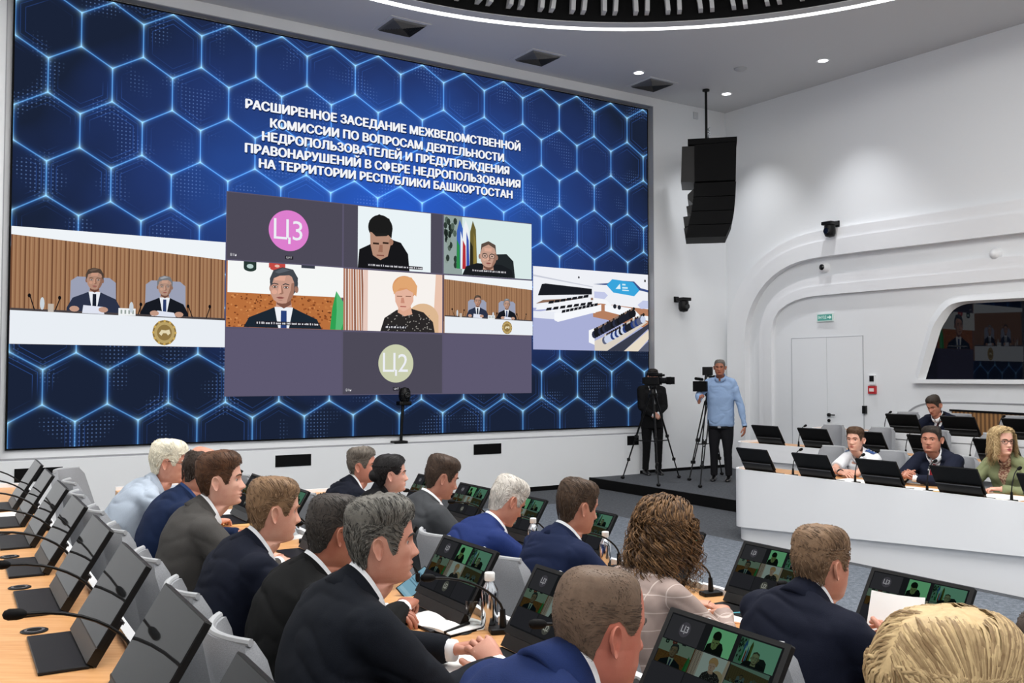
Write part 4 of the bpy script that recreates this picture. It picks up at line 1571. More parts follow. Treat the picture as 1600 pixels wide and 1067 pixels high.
# ------------------------------------------------------------------ monitors
def tinted(p, f):
    q = Pic()
    q.items = [(a, b, tint(c, f)) for a, b, c in p.items]
    return q

def monitor_picture():
    p = Pic()
    p.rect(0, 0, 1, 1, '#1c1e20')
    p.rect(.01, .66, .33, .98, '#333437')
    p.ell(.17, .83, .052, .10, '#47464c', 24)
    p.text('Ц3', .135, .775, .205, .885, '#a9aaae', 0.02)
    dk = (0.42, 0.62, 0.46)
    p.inset(tinted(tile_young(), (0.40, 0.66, 0.46)), .40, .66, .62, .98)
    p.inset(tinted(tile_glasses(), (0.38, 0.56, 0.46)), .66, .66, .985, .98)
    p.inset(tinted(tile_office(), (0.34, 0.42, 0.36)), .01, .34, .33, .645)
    p.inset(tinted(tile_lady(), (0.50, 0.58, 0.56)), .34, .34, .655, .645)
    p.inset(tinted(PRES, (0.30, 0.40, 0.34)), .665, .34, .985, .645)
    p.rect(.01, .02, .33, .33, '#2b2c30'); p.rect(.34, .02, .655, .33, '#27282b'); p.rect(.665, .02, .985, .33, '#2b2c30')
    p.ell(.50, .17, .05, .10, '#4c4e48', 24)
    p.text('Ц2', .467, .115, .535, .225, '#a4a69c', 0.02)
    return p
MONPIC = monitor_picture()
TILT = radians(31)
OFFGL, nt_, b_ = nmat('screen_glass_off')
b_.inputs['Base Color'].default_value = (0.012, 0.013, 0.014, 1)
b_.inputs['Roughness'].default_value = 0.03
b_.inputs['IOR'].default_value = 1.32
b_.inputs['Specular IOR Level'].default_value = 0.3

def make_monitor(lit, label, group):
    """the user sits on the -x side; hinge line at the origin"""
    t = thing('flip_up_monitor', (0, 0, 0), 0, label, 'monitor', group)
    sx, cz = sin(TILT), cos(TILT)
    def F(y, u, d):       # y along the width, u up the panel, d towards the user
        return Vector((u * sx - d * cz, y, 0.012 + u * cz + d * sx))
    def slab(m, y0, y1, u0, u1, d0, d1, mi=0):
        m.prism([(y0, u0), (y1, u0), (y1, u1), (y0, u1)], F, d0, d1, mi)
    m = MB(); m.box((-0.062, 0, 0.005), (0.13, 0.42, 0.010), bev=0.004); m.build('base_plate', mat('#0a0a0c', 0.4, spec=0.3), t)
    m = MB(); slab(m, -0.21, 0.21, 0.0, 0.135, -0.022, -0.0085); slab(m, -0.21, 0.21, 0.0, 0.044, -0.0085, 0.007); m.build('hinge_panel', mat('#0c0a08', 0.35, spec=0.35), t)  # brownish tone puts the desk's reflection into the panel colour
    m = MB(); slab(m, -0.212, 0.212, 0.128, 0.136, -0.0255, -0.0222); m.build('hinge_strip', mat('#5a5a5c', 0.35), t)
    m = MB()
    b = 0.004
    m.prism([(-0.225 + b, 0.045), (0.225 - b, 0.045), (0.225, 0.045 + b), (0.225, 0.30 - b), (0.225 - b, 0.30), (-0.225 + b, 0.30), (-0.225, 0.30 - b), (-0.225, 0.045 + b)], F, -0.008, 0.008)
    scn = m.build('screen', BLACK, t)
    if lit:
        mm, ms = MONPIC.mesh('p', lambda a, b_, d: F((0.5 - a) * 0.415 * 1.0, 0.072 + b_ * 0.215, 0.0085 + d), 0.00001, 0.62)
        # seen from the user's side, +y is on the left
        mm.build('screen_picture', ms, scn, fix=False)
    else:
        m = MB(); slab(m, -0.221, 0.221, 0.05, 0.296, 0.008, 0.0095); m.build('screen_glass', OFFGL, scn)
    return t

def ordinal(k):
    return ('nearest', 'second', 'third', 'fourth', 'fifth', 'sixth', 'seventh', 'eighth', 'ninth', 'tenth')[k]

def place(o, m, s, z, rot=0.0):
    o.location = MS(m, s, z)
    o.rotation_euler = (0, 0, ROWROT + rot)
    return o

MON1 = [1.62 + 0.72 * k for k in range(9)]
MON2 = [1.15 + 0.72 * k for k in range(10)]
MON3 = [1.65 + 0.712 * k for k in range(8)]
lit0 = None
LAB1 = {0: 'lit monitor in the front audience row at the lower right edge', 1: 'lit monitor with clear video tiles right of the dark-suited man seen from behind', 2: 'lit monitor between the curly-haired woman and the broad dark-suited man'}
LAB2 = {0: 'monitor of the middle row nearest the blonde head', 1: 'large lit monitor at the bottom middle left of the blonde head', 2: 'lit monitor partly hidden by the balding man in bright blue', 3: 'lit monitor standing in front of the grey-haired man with clasped hands'}
for k, s in enumerate(MON1):
    lb = LAB1.get(k, 'front audience row monitor, %s one counted from the lower right' % ordinal(k))
    if lit0 is None:
        lit0 = make_monitor(True, lb, 'lit monitors of the audience rows'); o = lit0
    else:
        o = copy_tree(lit0); o['label'] = lb
    place(o, LIP1 - 0.14, s, DTOP)
for k, s in enumerate(MON2):
    lb = LAB2.get(k, 'middle audience row monitor, %s one counted from the lower right' % ordinal(k))
    o = copy_tree(lit0); o['label'] = lb
    place(o, LIP2 - 0.19, s, T2 + DTOP)
off0 = None
for k, s in enumerate(MON3):
    lb = 'dark reflecting monitor on the left foreground desk, %s one from the viewer' % ordinal(k)
    if off0 is None:
        off0 = make_monitor(False, lb, 'dark monitors of the left foreground desk'); o = off0
    else:
        o = copy_tree(off0); o['label'] = lb
    place(o, LIP3 - 0.155, s, T3 + DTOP)
BM1 = [7.40 - 0.79 * k for k in range(5)]
BM2 = [8.70 - 0.77 * k for k in range(6)]
BM3 = [7.74 - 0.78 * k for k in range(3)]
def lr(k):
    return ('leftmost', 'second from the left', 'third from the left', 'fourth from the left', 'fifth from the left', 'sixth from the left')[k]
for k, s in enumerate(BM1):
    o = copy_tree(off0); o['label'] = 'black monitor back on the front desk of the opposite bank, %s' % lr(k); o['group'] = 'monitors of the opposite bank'
    place(o, 7.5 + 0.085, s, DTOP, pi)
for k, s in enumerate(BM2):
    o = copy_tree(off0); o['label'] = 'black monitor back on the second desk of the opposite bank, %s' % lr(k); o['group'] = 'monitors of the opposite bank'
    place(o, 9.04 + 0.085, s, PLZ + DTOP, pi)
for k, s in enumerate(BM3):
    o = copy_tree(off0); o['label'] = 'black monitor back on the rearmost desk of the opposite bank, %s' % lr(k); o['group'] = 'monitors of the opposite bank'
    place(o, 10.45 + 0.085, s, PLZ3 + DTOP, pi)

# ------------------------------------------------------------------ gooseneck microphones
def make_mic(label, group, reach=0.26, height=0.22, base=True, dy=-0.05):
    t = thing('gooseneck_microphone', (0, 0, 0), 0, label, 'microphone', group)
    if base:
        m = MB(); m.box((0, 0, 0.010), (0.10, 0.060, 0.020), bev=0.006); m.build('base', BLACK, t)
    m = MB(); m.tube([(0.0, 0, 0.02), (0.0, 0, 0.035), (-0.002, 0, 0.085)], [0.013, 0.013, 0.010], 10); m.build('socket', BLACK, t, True)
    pts = []
    for k in range(9):
        f = k / 8
        pts.append((-reach * f ** 1.5, dy * f, 0.08 + (height - 0.08) * sin(f * pi / 2 * 0.95)))
    m = MB(); m.tube(pts, 0.0048, 8); m.build('neck', BLACK, t, True)
    a, b = Vector(pts[-2]), Vector(pts[-1])
    d = (b - a).normalized()
    m = MB()
    m.tube([b - d * 0.004, b + d * 0.004, b + d * 0.016, b + d * 0.036, b + d * 0.046, b + d * 0.050], [0.006, 0.012, 0.0145, 0.0145, 0.010, 0.002], 12)
    m.build('windshield', BLACKM, t, True)
    return t
mic0 = None
for k in range(8):
    s = MON3[k] + 0.34
    lb = 'black gooseneck microphone on the left foreground desk, %s one from the viewer' % ordinal(k)
    if mic0 is None:
        mic0 = make_mic(lb, 'microphones of the left foreground desk'); o = mic0
    else:
        o = copy_tree(mic0); o['label'] = lb
    place(o, LIP3 - 0.07, s, T3 + DTOP)
for k, s in enumerate(MON2):
    o = copy_tree(mic0); o['group'] = 'microphones of the middle audience row'
    o['label'] = {1: 'black gooseneck microphone beside the large bottom middle monitor', 3: 'black gooseneck microphone beside the steel bottle of the grey-haired man'}.get(k, 'gooseneck microphone in the middle audience row, %s one from the lower right' % ordinal(k))
    place(o, LIP2 - 0.08, s - 0.33, T2 + DTOP, radians(-18))
for k, s in enumerate(MON1):
    o = copy_tree(mic0); o['group'] = 'microphones of the front audience row'
    o['label'] = 'gooseneck microphone in the front audience row, %s one from the lower right' % ordinal(k)
    place(o, LIP1 - 0.08, s - 0.36, DTOP, radians(-10))
micb = None
for (lst, off, mm, zz, nm) in ((BM1, -0.40, 7.5, DTOP, 'front desk'), (BM2, -0.385, 9.04, PLZ + DTOP, 'second desk'), (BM3, 0.39, 10.45, PLZ3 + DTOP, 'rearmost desk')):
    for k, s in enumerate(lst):
        lb = 'upright gooseneck microphone on the %s of the opposite bank, %s' % (nm, lr(k))
        if micb is None:
            micb = make_mic(lb, 'microphones of the opposite bank', 0.10, 0.27, dy=0.0); o = micb
        else:
            o = copy_tree(micb); o['label'] = lb
        place(o, mm + 0.13, s + off, zz, pi)

# round cable outlets let into the desks
def outlet(m_, s, z, lb):
    t = thing('cable_outlet', MS(m_, s, z), 0, lb, 'outlet', 'round cable outlets in the desks')
    q = MB(); q.lathe([(0.028, 0.0), (0.040, 0.0), (0.041, 0.003), (0.036, 0.005), (0.030, 0.004)], n=24, ring=True); q.build('rim', BLACK, t, True)
    q = MB(); q.lathe([(0.022, 0.004), (0.030, 0.004), (0.030, 0.0055), (0.022, 0.0055)], n=24, ring=True); q.build('steel_ring', STEEL, t, True)
    q = MB(); q.lathe([(0.001, 0.0), (0.024, 0.0), (0.024, 0.004), (0.001, 0.004)], n=24); q.build('lid', BLACKM, t, True)
    return t
out0 = None
for k in range(5):
    s = 2.66 + 0.715 * k
    lb = 'round black cable outlet in the left foreground desk, %s one from the viewer' % ordinal(k)
    if out0 is None:
        out0 = outlet(0.25, s, T3 + DTOP, lb)
    else:
        o = copy_tree(out0); o.location = MS(0.25, s, T3 + DTOP); o['label'] = lb
P = onz(720, 988, T2 + DTOP)
o = copy_tree(out0); o.location = P; o['label'] = 'round cable outlet in the desk beside the steel bottle and glass'

# ------------------------------------------------------------------ chairs
def make_chair(label, group):
    t = thing('conference_chair', (0, 0, 0), 0, label, 'chair', group)
    m = MB(); m.box((0.02, 0, 0.44), (0.50, 0.50, 0.10), bev=0.035); m.build('seat', CHAIRF, t, True)
    # wrap-round back: rings up the height, each a curved closed slab
    m = MB()
    rings = []
    for k in range(13):
        f = k / 12
        z = 0.47 + 0.52 * f
        hw = 0.255 - 0.075 * f ** 1.4
        if k == 12:
            hw -= 0.025
        x0 = -0.235 - 0.11 * f
        th = 0.055 if 0 < k < 12 else 0.03
        outer_, inner_ = [], []
        for j in range(11):
            g_ = -1 + 2 * j / 10
            bow = 0.09 * g_ * g_ * (1 - 0.35 * f)
            outer_.append((x0 + bow - th / 2, g_ * hw, z))
            inner_.append((x0 + bow + th / 2, g_ * hw * 0.95, z))
        rings.append(outer_ + inner_[::-1])
    m.loft(rings)
    m.build('backrest', CHAIRF, t, True)
    m = MB()
    pts = []
    for j in range(11):
        g_ = -1 + 2 * j / 10
        pts.append((-0.345 + 0.09 * g_ * g_ * 0.65, g_ * 0.165, 0.992))
    m.tube(pts, 0.011, 8); m.build('piping', mat('#a6a8ab', 0.9), t, True)
    for sy in (-1, 1):
        m = MB()
        m.tube([(-0.16, sy * 0.255, 0.44), (-0.17, sy * 0.29, 0.52), (-0.13, sy * 0.295, 0.64), (0.0, sy * 0.295, 0.66), (0.13, sy * 0.29, 0.655)], [0.012, 0.012, 0.013, 0.018, 0.016], 8)
        m.build('armrest', BLACK, t, True)
    m = MB(); m.lathe([(0.03, 0.07), (0.03, 0.22), (0.022, 0.22), (0.022, 0.385), (0.10, 0.39), (0.10, 0.40)], n=14); m.build('column', BLACK, t, True)
    for k in range(5):
        a = 2 * pi * k / 5 + 0.3
        m = MB(); m.tube([(0.02 * cos(a), 0.02 * sin(a), 0.10), (0.17 * cos(a), 0.17 * sin(a), 0.085), (0.28 * cos(a), 0.28 * sin(a), 0.065)], [0.024, 0.019, 0.014], 8)
        lg = m.build('leg', BLACK, t, True)
        m = MB(); m.sphere((0.28 * cos(a), 0.28 * sin(a), 0.028), 0.028, 10); m.build('castor', BLACK, lg, True)
    return t
CH0 = None
def chair(m_, s, z, label, group, rot=0.0):
    global CH0
    if CH0 is None:
        CH0 = make_chair(label, group); o = CH0
    else:
        o = copy_tree(CH0); o['label'] = label; o['group'] = group
    return place(o, m_, s, z, rot)

# ------------------------------------------------------------------ things on the desks
def bottle(P, label, h=0.205, glassy=False):
    t = thing('water_bottle', P, 0, label, 'bottle')
    k = h / 0.205
    m = MB(); m.lathe([(0.001, 0.0), (0.030, 0.0), (0.032, 0.006), (0.032, 0.13 * k), (0.030, 0.145 * k), (0.019, 0.165 * k), (0.016, 0.172 * k), (0.016, 0.182 * k), (0.001, 0.183 * k)], n=28)
    m.build('body', glass_mat() if glassy else CHROME, t, True)
    m = MB(); m.lathe([(0.018, 0.176 * k), (0.0195, 0.178 * k), (0.0195, 0.203 * k), (0.017, 0.206 * k), (0.001, 0.206 * k)], n=24)
    m.build('cap', mat('#e9e9e6', 0.4) if not glassy else mat('#cfd6d8', 0.3), t, True)
    return t

def tumbler(P, label, h=0.095, r=0.034):
    m = MB(); m.lathe([(0.001, 0.0), (r * .85, 0.0), (r, h), (r - .003, h), (r * .82, 0.008), (0.001, 0.008)], n=28)
    o = m.build('drinking_glass', glass_mat((0.95, 0.97, 0.97)), None, True)
    o.location = P
    return tag(o, label, 'glass')

def sheet(P, w, h, rz, label, thick=0.003, c=PAPER, name='paper_sheet', cat='paper'):
    m = MB(); m.box((0, 0, thick / 2), (w, h, thick))
    o = m.build(name, c)
    o.location = P; o.rotation_euler = (0, 0, rz)
    return tag(o, label, cat)

ZT2, ZT1 = T2 + DTOP, DTOP
bottle(onz(765, 982, ZT2), 'shiny steel bottle on the desk before the grey-haired man with clasped hands', 0.205)
Pg = onz(741, 980, ZT2)
m = MB(); m.lathe([(0.001, 0), (0.052, 0), (0.055, 0.004), (0.001, 0.006)], n=28); o = m.build('coaster', PAPER, None, True); o.location = Pg; tag(o, 'round white coaster under the drinking glass by the steel bottle', 'coaster')
tumbler(Pg + Vector((0, 0, 0.0065)), 'drinking glass on a white coaster beside the shiny steel bottle')
# open planner with a pen loop
Pn = onz(690, 975, ZT2)
t = thing('notebook', Pn, ROWROT + radians(14), 'open white notebook with a black pen loop beside the grey-haired man', 'notebook')
m = MB(); m.box((0, 0, 0.004), (0.20, 0.33, 0.008)); m.build('cover', BLACKM, t)
m = MB()
m.loft([[(x, y, 0.008 + 0.010 * (1 - ((abs(y) - 0.08) / 0.085) ** 2) * 0.8 + 0.002) for x in (-0.097, 0.097)] + [(x, y, 0.008) for x in (0.097, -0.097)] for y in [(-0.162 + 0.324 * k / 16) for k in range(17)]])
m.build('pages', PAPER, t, 30)
m = MB(); m.tube([(0.03, -0.12, 0.021), (-0.10, -0.135, 0.014)], 0.006, 8); m.build('pen_loop', BLACK, t, True)
# phone propped in a hand, phone lying by the bottle
P1 = onz(650, 928, ZT2)
t = thing('smartphone', P1 + Vector((0, 0, 0.045)), 0, 'lit blue smartphone held up beside the grey-haired man', 'phone')
R = Matrix.Rotation(ROWROT + radians(90), 3, 'Z') @ Matrix.Rotation(radians(-38), 3, 'X') @ Matrix.Rotation(radians(28), 3, 'Z')
R = Matrix.Rotation(radians(8), 3, 'Z') @ Matrix.Rotation(radians(52), 3, 'X') @ Matrix.Rotation(radians(-52), 3, 'Z')
m = MB(); m.box((0, 0, 0), (0.076, 0.16, 0.008), M=R); m.build('case', BLACK, t)
pc = Pic(); pc.rect(0, 0, 1, 1, '#86b4c8'); pc.rect(.05, .74, .95, .80, '#6a94a8'); pc.rect(.06, .5, .8, .53, '#5f8496'); pc.rect(.06, .42, .9, .45, '#5f8496'); pc.rect(.05, .06, .95, .16, '#9cc4d4')
mm, ms = pc.mesh('p', lambda a, b, d: R @ Vector(((a - .5) * 0.070, (b - .5) * 0.152, 0.0042 + d)), 0.0003, 0.75); mm.build('screen', ms, t, fix=False)
sheet(onz(806, 977, ZT2), 0.085, 0.165, ROWROT + radians(-60), 'black phone lying on the desk behind the steel bottle', 0.010, mat('#14141a', 0.3), 'smartphone', 'phone')
sheet(onz(716, 1038, ZT2), 0.21, 0.297, ROWROT + radians(20), 'white sheet under the clasped hands of the grey-haired man')
bottle(onz(833, 862, ZT1), 'steel bottle on the front desk right of the man in the bright blue suit', 0.20)
bottle(onz(946, 888, ZT1), 'steel bottle on the front desk right of the brown-haired man in navy', 0.20)
bottle(onz(1566, 1056, ZT1), 'clear glass bottle on the front desk beside the blonde head', 0.20, True)
sheet(onz(962, 888, ZT1), 0.08, 0.15, ROWROT + radians(70), 'black phone on the front desk beside the curly-haired woman', 0.010, mat('#14141a', 0.3), 'smartphone', 'phone')
sheet(onz(1155, 962, ZT1), 0.22, 0.30, ROWROT + radians(15), 'white papers on the desk right of the curly-haired woman', 0.004)
Pp = onz(1155, 962, ZT1)
m = MB(); m.tube([Vector((-0.06, 0, 0.009)), Vector((0.06, 0.03, 0.009))], 0.0045, 8); o = m.build('pen', mat('#3aa6b4', 0.3)); o.location = Pp; tag(o, 'blue pen on the white papers by the curly-haired woman', 'pen')
sheet(onz(1178, 968, ZT1) + Vector((0.05, -0.02, 0)), 0.21, 0.29, ROWROT + radians(35), 'tan folder showing under the white papers by the dark-suited man', 0.003, mat('#c98f63', 0.6), 'folder', 'folder')
tumbler(onz(1088, 924, ZT1), 'drinking glass in front of the curly-haired woman', 0.09)
sheet(onz(357, 802, ZT2), 0.21, 0.30, ROWROT + radians(10), 'white papers on the desk before the young man in grey', 0.004)
sheet(onz(372, 818, ZT2), 0.21, 0.30, ROWROT + radians(55), 'tan envelope on the desk beside the young man in grey', 0.003, mat('#d0a468', 0.7), 'envelope', 'envelope')
sheet(onz(440, 838, ZT2), 0.21, 0.30, ROWROT + radians(8), 'white papers on the desk before the ginger-haired man', 0.004)
tumbler(onz(372, 802, ZT2) + Vector((0.04, -0.05, 0)), 'drinking glass on the desk before the young man in grey', 0.09)
bottle(onz(459, 836, ZT2), 'steel bottle on the desk before the ginger-haired man', 0.19)
sheet(onz(8, 805, T3 + DTOP), 0.16, 0.22, ROWROT + radians(12), 'white paper at the left edge of the foreground desk', 0.003)
sheet(onz(1338, 752, DTOP), 0.30, 0.42, ROWROT, 'white papers on the bank desk before the young man in a white shirt', 0.004)
sheet(onz(1436, 765, DTOP), 0.30, 0.40, ROWROT + radians(8), 'white papers on the bank desk before the man with a red tie', 0.004)
sheet(onz(1572, 777, DTOP), 0.32, 0.42, ROWROT, 'white papers on the bank desk before the woman in green', 0.004)
tumbler(onz(1357, 756, DTOP), 'drinking glass beside the young man in a white shirt', 0.10)
bottle(onz(1474, 762, DTOP), 'clear bottle beside the man with a red tie', 0.20, True)
sheet(onz(1465, 770, DTOP), 0.10, 0.20, ROWROT + 0.4, 'tan notepad on the bank desk right of the man with a red tie', 0.012, mat('#c9a45a', 0.7), 'notepad', 'notepad')
# ------------------------------------------------------------------ people
HT = [  # height, front, back, half-width of the head (metres, from the ear line)
    (0.1215, 0.006, -0.010, 0.006), (0.119, 0.036, -0.050, 0.033), (0.110, 0.060, -0.076, 0.053), (0.092, 0.0765, -0.093, 0.066),
    (0.066, 0.0865, -0.1015, 0.0735), (0.040, 0.0915, -0.104, 0.0765), (0.018, 0.0935, -0.103, 0.0775), (0.000, 0.0895, -0.0985, 0.0770),
    (-0.018, 0.0895, -0.092, 0.0755), (-0.036, 0.0905, -0.0845, 0.0735), (-0.052, 0.0915, -0.078, 0.0705), (-0.066, 0.0930, -0.0725, 0.0675),
    (-0.078, 0.0915, -0.0685, 0.0640), (-0.092, 0.0900, -0.066, 0.0590), (-0.106, 0.0895, -0.0645, 0.0520), (-0.115, 0.0840, -0.064, 0.0470),
    (-0.1205, 0.0660, -0.0635, 0.0480), (-0.124, 0.0400, -0.0635, 0.0520)]
HZ = [r[0] for r in HT]

def interp(z, col):
    n = len(HT)
    if z >= HZ[0]:
        return HT[0][col]
    if z <= HZ[-1]:
        return HT[-1][col]
    for i in range(n - 1):
        if HZ[i] >= z >= HZ[i + 1]:
            break
    f = (HZ[i] - z) / (HZ[i] - HZ[i + 1])
    a = HT[max(0, i - 1)][col]; b = HT[i][col]; c = HT[i + 1][col]; d = HT[min(n - 1, i + 2)][col]
    m0 = (c - a) * 0.5 * (2 * (HZ[i] - HZ[i + 1]) / (HZ[max(0, i - 1)] - HZ[i + 1])) if i > 0 else (c - b)
    m1 = (d - b) * 0.5 * (2 * (HZ[i] - HZ[i + 1]) / (HZ[i] - HZ[min(n - 1, i + 2)])) if i < n - 2 else (c - b)
    f2, f3 = f * f, f * f * f
    return (2 * f3 - 3 * f2 + 1) * b + (f3 - 2 * f2 + f) * m0 + (-2 * f3 + 3 * f2) * c + (f3 - f2) * m1

IT = {}
def itab(z):
    k = int(round((0.1215 - max(-0.124, min(0.1215, z))) / 0.0005))
    if k not in IT:
        zz = 0.1215 - k * 0.0005
        IT[k] = (interp(zz, 1), interp(zz, 2), interp(zz, 3))
    return IT[k]

NOSE = [(0.020, 0.0), (0.008, 0.0035), (-0.004, 0.0075), (-0.018, 0.0150), (-0.030, 0.0225), (-0.037, 0.0255), (-0.043, 0.0215), (-0.050, 0.0075), (-0.056, 0.0)]
def nose_h(z):
    for (a, b), (c, d) in zip(NOSE, NOSE[1:]):
        if a >= z >= c:
            f = (a - z) / (a - c)
            f = f * f * (3 - 2 * f) * 0.4 + f * 0.6
            return b + (d - b) * f
    return 0.0

def gs(x, s):
    return exp(-(x / s) ** 2)

def head_pt(phi, z, wide=1.0, jaw=1.0, face=True, nose=1.0):
    F, B, W = itab(z)
    lowj = max(0.0, min(1.0, (-0.03 - z) / 0.08))
    W *= wide * (1 + (jaw - 1) * lowj)
    c, s = cos(phi), sin(phi)
    if c >= 0:
        e = 1.0 + 0.12 * lowj
        x = F * (abs(c) ** (0.86 + 0.1 * lowj))
        y = W * (abs(s) ** e) * (1 if s >= 0 else -1)
    else:
        x = B * (abs(c) ** 0.92)
        y = W * (abs(s) ** 0.95) * (1 if s >= 0 else -1)
    if face and c > 0:
        ay = abs(y)
        sg = 0.0085 + 0.0075 * max(0, min(1, (0.01 - z) / 0.05))
        x += nose * nose_h(z) * gs(y, sg) * 1.0
        # wings of the nose
        x += nose * 0.006 * gs(ay - 0.0135, 0.006) * gs(z + 0.041, 0.007)
        # eye sockets, brow ridge, cheekbones
        x -= 0.0105 * gs(ay - 0.032, 0.0165) * gs(z - 0.001, 0.0125)
        x += 0.0045 * gs(ay - 0.028, 0.022) * gs(z - 0.021, 0.008)
        x += 0.0035 * gs(ay - 0.044, 0.016) * gs(z + 0.024, 0.014)
        # fold beside the nose, lips, chin
        x -= 0.0025 * gs(ay - 0.027, 0.006) * gs(z + 0.056, 0.014)
        x += 0.0050 * gs(y, 0.021) * gs(z + 0.0655, 0.0050)
        x += 0.0052 * gs(y, 0.019) * gs(z + 0.0785, 0.0055)
        x -= 0.0045 * gs(y, 0.024) * gs(z + 0.0722, 0.0022)
        x -= 0.0040 * gs(y, 0.020) * gs(z + 0.0900, 0.0050)
        x += 0.0040 * gs(y, 0.017) * gs(z + 0.1050, 0.0090)
    return Vector((x, y, z))

def sstep(a, b, x):
    f = max(0.0, min(1.0, (x - a) / (b - a)))
    return f * f * (3 - 2 * f)

def hair_low(phi, st):
    """lower limit of the hair at bearing phi (0 = face front)"""
    a = abs(math.degrees(phi))
    fz = st.get('fz', 0.072)
    tz = st.get('temple', 0.052)
    nape = st.get('nape', -0.082)
    sb = st.get('burn', -0.012)
    pts = [(0, fz), (22, fz - 0.002), (38, tz + 0.012), (52, tz - 0.006), (62, 0.020), (69, sb), (79, sb - 0.004), (85, 0.014), (92, 0.028), (104, 0.022), (116, -0.022), (128, nape + 0.02), (150, nape), (180, nape - 0.004)]
    for (p, q), (r, s) in zip(pts, pts[1:]):
        if p <= a <= r:
            f = (a - p) / (r - p)
            f = f * f * (3 - 2 * f)
            return q + (s - q) * f
    return nape

def hair_th(phi, z, st):
    a = abs(math.degrees(phi))
    top = sstep(0.045, 0.098, z)
    back = sstep(85, 140, a)
    side = st.get('side', 0.006)
    bk = st.get('back', 0.009)
    fr = st.get('front', st.get('top', 0.016))
    tp = st.get('top', 0.016) * back + fr * (1 - back)
    return (side * (1 - back) + bk * back) * (1 - top) + tp * top

def hnorm(p):
    return Vector((p.x / 0.0095, p.y / 0.0065, max(-0.02, p.z) / 0.0145)).normalized()

